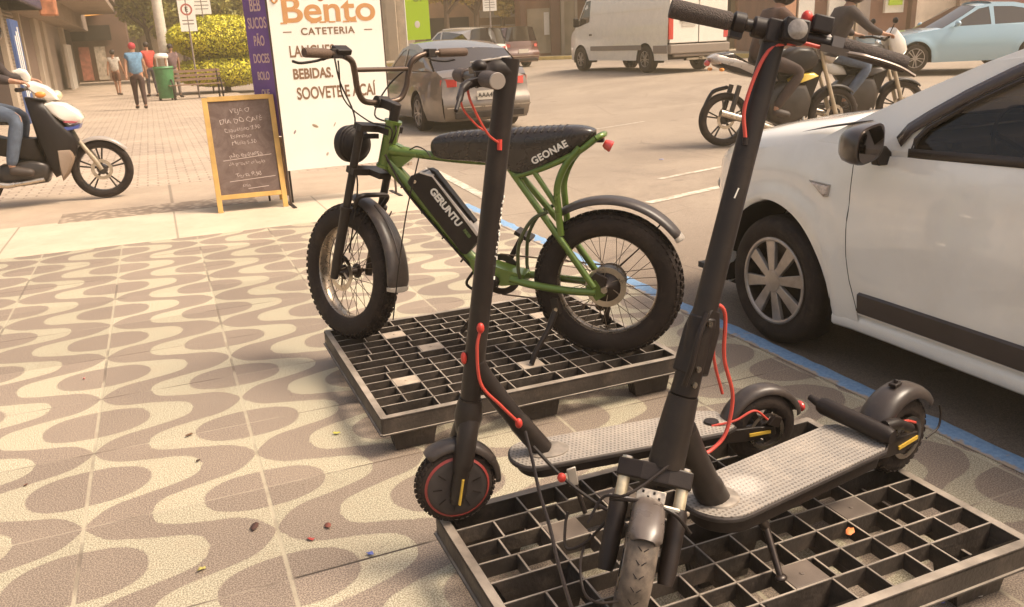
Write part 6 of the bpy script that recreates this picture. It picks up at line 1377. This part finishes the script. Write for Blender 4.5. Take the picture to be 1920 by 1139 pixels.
m = MB(); m.tube([(0, 0, 0), (0, 0, 4), (0, 0, 7)], [.20, .17, .13], 16); m.build('post', mat('white post', (.62, .56, .48), .6, noise=.1), wp)
bn = thing('litter_bin', 'green plastic litter bin with white lid at the foot of the lamp post', 'bin', (.39, 29.7, 0))
m = MB(); m.lathe([(0, .06), (.24, .06), (.30, .98), (.27, .98), (.22, .10), (0, .10)], 24); m.build('bin_body', mat('bin green', (.06, .20, .075), .5, noise=.2), bn)
m = MB(); m.lathe([(.30, .96), (.325, 1.0), (.30, 1.05)], 24); m.build('rim', mat('bin green', (.05, .20, .08)), bn)
m = MB(); m.lathe([(0, 1.46), (.18, 1.44), (.22, 1.36), (.20, 1.30), (0, 1.30)], 20); m.rod((-.15, 0, 1.0), (-.15, 0, 1.36), .02); m.rod((.15, 0, 1.0), (.15, 0, 1.36), .02); m.build('lid', M_ban, bn)
for s in (-1, 1): m = MB(); m.lathe([(0, -.04), (.07, -.04), (.07, .04), (0, .04)], 14, TR(s * .22, 0, .07) @ RY(PI / 2)); m.build('wheel', M_blk, bn)
# metal bench frames beside the bin
bc = G(372, 185, 0); BE = thing('park_bench', 'dark metal bench in front of the clipped bush', 'bench', (bc.x, bc.y, 0), math.radians(8))
for k in range(5): m = MB(); m.box((0, -.2 + k * .1, .45), (1.7, .07, .03)); m.build('seat_slat', mat('bench wood', (.22, .13, .09), .7), BE, smooth=0)
for k in range(3): m = MB(); m.box((0, .28 + k * .02, .60 + k * .13), (1.7, .03, .08)); m.build('back_slat', mat('bench wood', (.2, .1, .1)), BE, smooth=0)
for s in (-1, 1):
    m = MB(); m.tube(bez([(s * .75, -.25, 0), (s * .75, -.22, .42), (s * .75, -.1, .60), (s * .75, .1, .62)], 5), .03, 8); m.tube([(s * .75, .3, 0), (s * .75, .25, .45), (s * .75, .34, .92)], .03, 8); m.build('leg', M_blk, BE)
# ---- plants
def leaf_mat(name, a, b, rough=.6):
    n = NT(name); oi = n.noise(1.9, 3, .6); o2 = n.noise(14, 2); c = n.mix(n.rng(n.m_('ADD', n.m_('MULTIPLY', oi, .6), n.m_('MULTIPLY', o2, .4)), .38, .62), a, b); n.b.inputs['Subsurface Weight'].default_value = 0; return n.out(c, rough)
def leaves(mb_, c, rad, n, size, rnd, shell=.55, flat=0):
    c = V(c)
    for i in range(n):
        d = V((rnd.gauss(0, 1), rnd.gauss(0, 1), rnd.gauss(0, 1))).normalized(); k = shell + (1 - shell) * rnd.random() ** .6
        p = c + V((d.x * rad[0], d.y * rad[1], d.z * rad[2])) * k
        a = V((rnd.gauss(0, 1), rnd.gauss(0, 1), rnd.gauss(0, 1))).normalized() + d * .8; a.normalize(); t1 = a.orthogonal().normalized(); t1 = Matrix.Rotation(rnd.random() * 6.28, 3, a) @ t1; t2 = a.cross(t1); s = size * rnd.uniform(.6, 1.3)
        b = len(mb_.v); mb_.v += [p - t1 * s, p + t2 * s * .45, p + t1 * s, p - t2 * s * .45]; mb_.f.append([b, b + 1, b + 2, b + 3])
M_bush = leaf_mat('bush leaves', (.34, .34, .015), (.80, .72, .05)); M_t1 = leaf_mat('olive leaves', (.10, .10, .018), (.46, .41, .08)); M_t2 = leaf_mat('golden leaves', (.22, .15, .035), (.60, .45, .11)); M_bark = mat('bark', (.10, .065, .045), .9, noise=.3, bump=.5)
bq = G(428, 172, 0); BU = thing('clipped_bush', 'round yellow-green bush clipped into two tiers behind the chalkboard', 'bush', (bq.x, bq.y, 0)); rnd = random.Random(8)
sc_b = (bq.y * .883 + bq.x * .36) / 1552
m = MB(); w1 = 96 * sc_b
leaves(m, (0, 0, 1.92), (w1, 1.4, .80), 9000, .060, rnd, .86); leaves(m, (0, 0, .74), (w1 * 1.04, 1.5, .56), 7000, .060, rnd, .86)
for k in range(40): a_ = rnd.uniform(0, 6.28); leaves(m, (w1 * .9 * math.cos(a_), 1.2 * math.sin(a_), rnd.choice((.80, 1.75)) + rnd.uniform(-.2, .4)), (.25, .25, .16), 40, .06, rnd, .3)
m.build('crown', M_bush, BU, smooth=0)
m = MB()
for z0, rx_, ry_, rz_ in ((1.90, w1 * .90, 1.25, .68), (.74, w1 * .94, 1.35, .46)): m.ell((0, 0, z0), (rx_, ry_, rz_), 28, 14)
m.build('inner_core', mat('bush core shade', (.16, .14, .02), .9, noise=.5, nscale=5), BU)  # solid dark cores fill the tiers; shade between leaves put into their colour
m = MB(); m.tube([(0, 0, 0), (0, 0, 1.6)], .12); m.build('trunk', M_bark, BU)
def tree(label, loc, h, cr, mt, n=2600, seed=1, size=.13, trunk=.16, group='trees beyond the street', squash=.8, clumps=26):
    rnd = random.Random(seed); t = thing('tree', label, 'tree', loc, rnd.random() * 6, group); m = MB()
    th_ = h - cr * 1.1; m.tube([(0, 0, -.1), (.05, .03, th_ * .5), (-.05, .05, th_), (0, .0, h - cr * .5)], [trunk, trunk * .8, trunk * .6, trunk * .25], 9)
    for k in range(7):
        a = k * 2.4; z0 = th_ * rnd.uniform(.6, 1.0); m.tube([(0, 0, z0), (math.cos(a) * cr * .35, math.sin(a) * cr * .35, z0 + cr * .35), (math.cos(a) * cr * .7, math.sin(a) * cr * .7, z0 + cr * .6)], [trunk * .45, trunk * .28, trunk * .1], 6)
    m.build('trunk', M_bark, t); m = MB()
    for k in range(clumps):
        d = V((rnd.gauss(0, 1), rnd.gauss(0, 1), rnd.gauss(0, .8))).normalized() * rnd.random() ** .45 * cr * .85; q = cr * rnd.uniform(.20, .40)
        leaves(m, (d.x, d.y, h - cr * squash + d.z * squash), (q, q, q * .75), n // clumps, size, rnd, .3)
    m.build('crown', mt, t, smooth=0); return t
for i, (u, v, dep, h, cr, mt) in enumerate(((272, 150, 62, 6.4, 2.4, M_t1), (290, 140, 48, 6.5, 2.8, M_t1), (352, 140, 46, 6.2, 2.6, M_t1), (410, 130, 50, 6.5, 2.8, M_t2), (468, 130, 46, 6.0, 2.4, M_t1), (560, 120, 55, 7, 3.2, M_t1), (840, 100, 40, 6.0, 2.2, M_t2), (895, 95, 42, 6.0, 2.3, M_t2), (945, 90, 44, 5.5, 2.0, M_t2))):
    p = D(u, v, dep); gx_ = G(u, v) if 0 else p; z = zg(p.x, p.y) if p.x > 4 else 0
    lab = ['olive tree at the end of the shop row', 'dark olive tree behind the person in blue', 'dark olive tree behind the no-parking sign', 'golden leafed tree above the clipped bush', 'olive tree just left of the purple banner', 'olive tree hidden behind the white banner', 'golden leafed tree right of the lime banner', 'golden leafed tree above the silver sedan', 'small golden leafed tree by the far shop corner'][i]
    tree(lab, (p.x, p.y, z), h, cr, mt, 8000, 20 + i, .15)
# ---- buildings, left side of the lane
M_plas = mat('beige plaster', (.27, .20, .155), .85, noise=.15, nscale=.7, dirt=(.25, .18, .13), dscale=.5, damt=.4); M_plas2 = mat('pale plaster', (.44, .36, .28), .85, noise=.12, nscale=.8, dirt=(.3, .22, .16), dscale=.6, damt=.4)
def shutter_mat(nm, c):
    n = NT(nm); w_ = n.m_('SINE', n.m_('MULTIPLY', n.z, 60)); cc = n.mix(n.rng(w_, -1, 1), tuple(k * .6 for k in c), c); n.bump(w_, .5, .02); return n.out(cc, .6)
M_shut = shutter_mat('ribbed shutter', (.30, .235, .185))
LB = thing('shop_building', 'row of shuttered shops with pillars along the left side of the lane', 'building', (-3.1, 0, 0))
m = MB(); m.box((-3.0, 39, 4.4), (6.0, 40, 2.8)); m.box((-3.5, 39, 1.5), (5.0, 40, 3.0)); m.build('wall', M_plas, LB, smooth=0)
for y0, y1, mm, nm in ((19.5, 22.6, M_dark, 'shop_opening'), (26.0, 30.0, mat('dark doorway', (.035, .018, .014), .8), 'shop_opening'), (30.9, 34.2, M_shut, 'shutter'), (34.9, 38.6, mat('brown shutter', (.16, .105, .08), .7, noise=.2), 'shutter'), (43.5, 50.0, mat('grey shop wall', (.30, .235, .195), .7, noise=.2), 'shutter'), (53, 58, mat('dark doorway', (.05, .03, .02)), 'shop_opening')):
    m = MB(); m.box((-.96, (y0 + y1) / 2, 1.5), (.06, y1 - y0, 3.0)); m.build(nm, mm, LB, smooth=0)
for y, w_, mm in ((23.3, .5, M_plas2), (25.1, .55, M_plas2), (30.45, .5, M_plas2), (34.6, .25, M_plas2), (39.6, 1.6, M_plas2), (42.3, 1.2, M_plas2), (51.5, .8, M_plas2)):
    m = MB(); m.box((-.90, y, 1.5), (.22, w_, 3.0)); m.build('pillar', mm, LB, smooth=0, bevel=.02)
m = MB(); m.box((-.5, 48.2, 1.05), (.14, 2.6, 2.1)); m.build('poster', mat('white panel', (.60, .55, .48), .5), LB, smooth=0)
m = MB(); m.box((-.90, 28.4, 3.35), (2.0, 9.6, .7)); m.build('awning', mat('navy awning', (.05, .035, .075), .7), LB, smooth=0, bevel=.05)
m = MB(); m.box((.25, 33.5, 3.10), (.5, .9, .55)); m.build('hanging_sign', mat('rust sign', (.42, .16, .08), .6, noise=.5, nscale=3), LB, smooth=0, bevel=.05)
m = MB(); m.box((.4, 46, 3.85), (2.8, 16, .25)); m.box((.4, 46, 4.6), (3.0, 16.4, .9)); m.build('canopy', M_plas, LB, smooth=0)
sp_ = G(8, 215, 0); BSg = thing('advert_panel', 'tall blue and white advert board at the far left edge of the shops', 'sign', (-2.75, 23.0, 0), 0)
m = MB(); m.box((0, 0, 1.15), (.06, 1.3, 2.3)); bo = m.build('board', mat('ad blue', (.045, .09, .24), .5), BSg, smooth=0)
for k in range(3): m = MB(); m.box((.034, -.3 + .3 * k, 1.2 + .1 * k), (.01, .12, 1.5)); m.build('stripe', M_ban, bo, smooth=0)
BK = thing('market_arcade', 'dark arcade with an orange awning at the end of the lane', 'building', (-6.0, 60, 0))
m = MB(); m.box((0, 3, 2.6), (10, 6, 5.2)); m.build('wall', mat('arcade wall', (.16, .09, .065), .8, noise=.3, nscale=.6), BK, smooth=0)
m = MB(); m.add([(-.5, -.02, 4.6), (3.9, -.02, 4.9), (3.9, -1.6, 3.9), (-.5, -1.6, 3.6)], [(0, 1, 2, 3)]); m.build('awning', mat('orange awning', (.75, .36, .08), .7, noise=.2, nscale=2), BK, smooth=0, solid=.03)
m = MB(); m.box((2.0, -.3, 2.9), (4.2, .3, .9)); m.build('fascia', M_dark, BK, smooth=0)
for x, c_ in ((.3, (.50, .30, .20)), (1.3, (.60, .50, .42)), (2.4, (.35, .12, .08)), (3.3, (.45, .38, .30))): m = MB(); m.box((x, -.15, 1.1), (.6, .2, 2.0)); m.build('stall_rack', mat('rack %.1f' % x, c_, .7, noise=.4, nscale=4), BK, smooth=0)
# far row closing the street: buildings placed on an arc from the lane to the far right
def block(label, u0, u1, depth, zb, h, wall, windows=None, doors=None, seed=1, extra=None):
    a, b = D(u0, 100, depth), D(u1, 100, depth); d = V((b.x - a.x, b.y - a.y, 0)); L_ = d.length; t = thing('far_building', label, 'building', (a.x, a.y, zb), math.atan2(d.y, d.x)); rnd = random.Random(seed)
    m = MB(); m.box((L_ / 2, 3, h / 2), (L_, 6, h)); m.build('wall', wall, t, smooth=0)
    if windows:
        for k in range(windows):
            x = (k + .5) / windows * L_; m = MB(); m.box((x, -.03, h * .72), (L_ / windows * .5, .1, h * .2)); m.build('window', M_glassdk, t, smooth=0)
    for (x0, x1, z0, z1, mm, nm, yy) in (doors or []):
        m = MB(); m.box(((x0 + x1) / 2 * L_, -.04 - yy, (z0 + z1) / 2), ((x1 - x0) * L_, .08 + yy, z1 - z0)); m.build(nm, mm, t, smooth=0)
    return t
M_c = lambda n, c: mat(n, c, .75, noise=.25, nscale=1.2)
block('tan far building seen over the trees beyond the chalkboard', 200, 520, 62, 0, 9, M_c('tan wall', (.34, .25, .18)), 5)
block('pale far building behind the white cafeteria banner', 500, 790, 58, .1, 9, M_c('pale wall', (.55, .46, .36)), 4, [(.62, .72, 0, 6, M_plas2, 'pillar', .3), (.80, .86, 0, 6, M_plas2, 'pillar', .3)])
block('brown shop building with horizontal boards behind the golden trees', 780, 985, 47, .35, 8, M_c('brown wall', (.28, .16, .09)), 0, [(.60, .95, 1.4, 1.9, M_plas2, 'sign_band', .2), (.6, .95, 2.3, 2.7, M_plas2, 'sign_band', .2), (.1, .5, 0, 2.4, M_dark, 'shop_opening', 0)])
block('dark brick shop with glass door left of the white van', 968, 1130, 43, .38, 7, M_c('rust brick', (.23, .105, .06)), 0, [(.06, .12, 0, 6, M_c('dark pillar', (.13, .06, .04)), 'pillar', .4), (.14, .40, .3, 2.5, M_c('shop glass', (.36, .29, .20)), 'shop_window', 0), (.33, .39, 1.2, 2.3, M_ban, 'poster', .05), (.40, .50, 0, 6, M_c('dark pillar', (.1, .1, .1)), 'pillar', .4), (.52, .56, 0, 6, M_plas2, 'door_frame', .2), (.56, .68, .2, 3.0, M_c('shop glass', (.3, .3, .2)), 'shop_window', 0), (.68, .71, 0, 6, M_plas2, 'door_frame', .2), (.8, .98, .2, 3.2, M_dark, 'shop_opening', 0)])
block('olive shop front behind the white van', 1125, 1470, 40, .4, 7, M_c('olive wall', (.20, .15, .09)), 3, [(.72, .80, 0, 4, M_c('rust brick', (.2, .1, .1)), 'pillar', .3), (.62, .7, .0, 2.6, M_dark, 'shop_opening', 0)])
block('shop front with white posters and steel pillars above the motorcycles', 1460, 1700, 30, .4, 6, M_c('red brown wall', (.22, .11, .08)), 0, [(.02, .10, 1.0, 2.2, M_c('peach sign', (.60, .32, .2)), 'poster', .1), (.12, .24, 1.3, 3, M_ban, 'poster', .1), (.02, .24, .9, 1.15, M_c('yellow sign', (.6, .4, .1)), 'sign_band', .15), (.35, .48, .8, 3.0, M_ban, 'poster', .1), (.50, .525, 0, 5, M_plas2, 'pillar', .3), (.54, .56, 0, 5, M_plas2, 'pillar', .3), (.57, .68, .5, 3.2, M_c('grey glass', (.32, .27, .25)), 'shop_window', 0), (.78, .92, 1.35, 2.1, M_ban, 'poster', .1), (.80, .90, 1.6, 2.4, mat('lime vinyl', (.4, .6, .02)), 'poster', .16), (.955, .99, 0, 5, M_c('dark pillar', (.1, .1, .1)), 'pillar', .3)])
block('white walled building at the far right behind the pale blue sedan', 1695, 2300, 33, .3, 6, M_c('white wall', (.60, .54, .47)), 0, [(.14, .17, 0, 5, M_c('steel post', (.2, .16, .14)), 'pillar', .2), (.18, .36, .6, 4, M_c('maroon panel', (.2, .08, .08)), 'shop_window', 0)])
# posters carry rows of print
# far pavement with a yellow kerb
p0, p1 = D(700, 104, 40), D(2300, 60, 27); mid = [D(700, 104, 41), D(985, 104, 41), D(1130, 104, 39), D(1480, 90, 28.5), D(1700, 80, 27), D(2300, 60, 28)]
m = MB(); m.grid([[(q.x - .0, q.y, .40), (q.x, q.y, .54), (q.x + .05, q.y + .05, .55), (q.x + 5, q.y + 12, .56)] for q in mid]); o = m.build('far_pavement', concrete_material('far concrete', (.50, .40, .27)), smooth=0); tag(o, kind='structure')
m = MB(); m.grid([[(q.x - .012, q.y - .02, .39), (q.x - .012, q.y - .02, .548), (q.x + .16, q.y + .16, .556)] for q in mid[:4]]); o = m.build('far_kerb', mat('yellow kerb paint', (.62, .46, .16), .7, noise=.25, nscale=3), smooth=0); tag(o, kind='structure')
# ================================================================== LITTER, PETALS, CABLE LOCK
def petal(label, u, v, z, col, s=.018, seed=0, name='petal', cat='petal'):
    p = G(u, v, z); rnd = random.Random(seed); m = MB(); c = V((0, 0, .004)); k = 8
    pts = [V((s * math.cos(2 * PI * i / k) * rnd.uniform(.8, 1.2), s * .55 * math.sin(2 * PI * i / k) * rnd.uniform(.7, 1.2), .003 + rnd.uniform(0, .008))) for i in range(k)]
    m.add([c] + pts, [(0, i + 1, (i + 1) % k + 1) for i in range(k)]); o = m.build(name, mat('bit ' + str(col), col, .7), None, smooth=60, solid=.0012); o.location = p; o.rotation_euler = (0, 0, rnd.random() * 6); tag(o, label, cat)
for a in (('dark brown leaf lying on the wave paving near the bottom centre-left', 478, 990, .001, (.08, .035, .025), .022, 1, 'leaf', 'leaf'),
          ('red petal on the paving left of the front pallet', 583, 1013, .001, (.40, .06, .05), .013, 2),
          ('dark red leaf beside the red petal on the paving', 615, 988, .001, (.20, .06, .04), .016, 3, 'leaf', 'leaf'),
          ('blue paper scrap on the joint left of the front pallet', 695, 1041, .001, (.12, .15, .42), .013, 4, 'paper_scrap', 'litter'),
          ('yellow petal on the paving at bottom left', 378, 1070, .001, (.50, .42, .12), .013, 5),
          ('small brown leaf on the cream wave at left', 355, 818, .001, (.16, .08, .04), .014, 6, 'leaf', 'leaf'),
          ('tiny dark leaf at the far left of the paving', 48, 912, .001, (.16, .08, .06), .010, 7, 'leaf', 'leaf'),
          ('tiny black leaf on the cream lobe', 372, 866, .001, (.06, .03, .02), .009, 8, 'leaf', 'leaf'),
          ('orange petal caught on the front pallet between the grid ribs', 1592, 1000, .155, (.80, .24, .08), .020, 9),
          ('yellow petal on the paving left of the back pallet', 632, 815, .001, (.55, .50, .10), .013, 10),
          ('pinkish petal among the waves at mid left', 158, 712, .001, (.55, .20, .18), .008, 11),
          ('blue paper scrap on the road behind the bike frame', 885, 405, -.046, (.14, .2, .5), .03, 12, 'paper_scrap', 'litter'),
          ('pale paper scrap at the bottom right corner near the pallet foot', 1825, 1118, .001, (.62, .56, .50), .022, 13, 'paper_scrap', 'litter'),
          ('blue paper scrap at the bottom right corner near the pallet foot', 1765, 1130, .001, (.16, .16, .40), .018, 14, 'paper_scrap', 'litter'),
          ('small blue petal low on the road right of the bike seat', 1240, 300, -.045, (.25, .28, .5), .028, 15)): petal(*a)
# long cable lock hanging from the slim scooter down over the front pallet
def onp(u, v, Y): r = ray(u, v); return r * (Y / r.y) + V((0, 0, CAM_H))
m = MB(); pts = [onp(985, 810, 1.745), onp(998, 862, 1.66), onp(1012, 925, 1.55), onp(1030, 985, 1.45), onp(1045, 1050, 1.33), onp(1062, 1110, 1.22), onp(1075, 1150, 1.15)]
cp = bez(pts, 14); m.tube(cp, .0042, 8); lk = thing('cable_lock', 'thin dark security cable trailing from the slim scooter over the front pallet', 'lock'); m.build('cable', M_blk, lk)
m = MB(); m.tube(bez([onp(1000, 838, 1.70), onp(1060, 900, 1.62), onp(1120, 945, 1.56), onp(1150, 965, 1.50), onp(1180, 990, 1.44)], 8), .0045, 8); m.build('cable', M_blk, lk)
m = MB(); m.tube(bez([onp(1180, 925, 1.38), onp(1130, 985, 1.40), onp(1095, 1020, 1.42), onp(1062, 1028, 1.44), onp(1060, 985, 1.47), onp(1065, 960, 1.48)], 8), .0035, 8); m.build('cable', M_blk, lk)
m = MB(); m.tube(bez([onp(1095, 1025, 1.42), onp(1088, 1060, 1.34), onp(1095, 1110, 1.28), onp(1120, 1130, 1.24), onp(1160, 1128, 1.22)], 8), .003, 8); m.build('cable', M_blk, lk)
m = MB(); m.ell(onp(1053, 896, 1.60), (.011, .011, .012)); m.build('lock_body', M_red, lk)
# thin wire hanging from the bike's frame to the pallet
tw = thing('hanging_wire', 'thin dark wire hanging from the bike frame to the back pallet beside the front wheel', 'wire')
m = MB(); m.tube(bez([onp(785, 297, 2.98), onp(762, 400, 3.02), onp(748, 500, 3.05), onp(737, 600, 3.10)], 8), .0028, 6); m.build('wire', M_blk, tw)
# ================================================================== WARM HAZE OVER THE STREET
mh = bpy.data.materials.new('haze'); mh.use_nodes = True; th = mh.node_tree; th.nodes.clear()
pv = th.nodes.new('ShaderNodeVolumePrincipled'); pv.inputs['Color'].default_value = (1.0, .80, .52, 1); pv.inputs['Density'].default_value = .0042; pv.inputs['Anisotropy'].default_value = .2
ho = th.nodes.new('ShaderNodeOutputMaterial'); th.links.new(pv.outputs[0], ho.inputs['Volume'])
m = MB(); m.box((20, 55, 10.0), (300, 160, 24)); hz = m.build('haze', mh, smooth=0); tag(hz, kind='stuff')
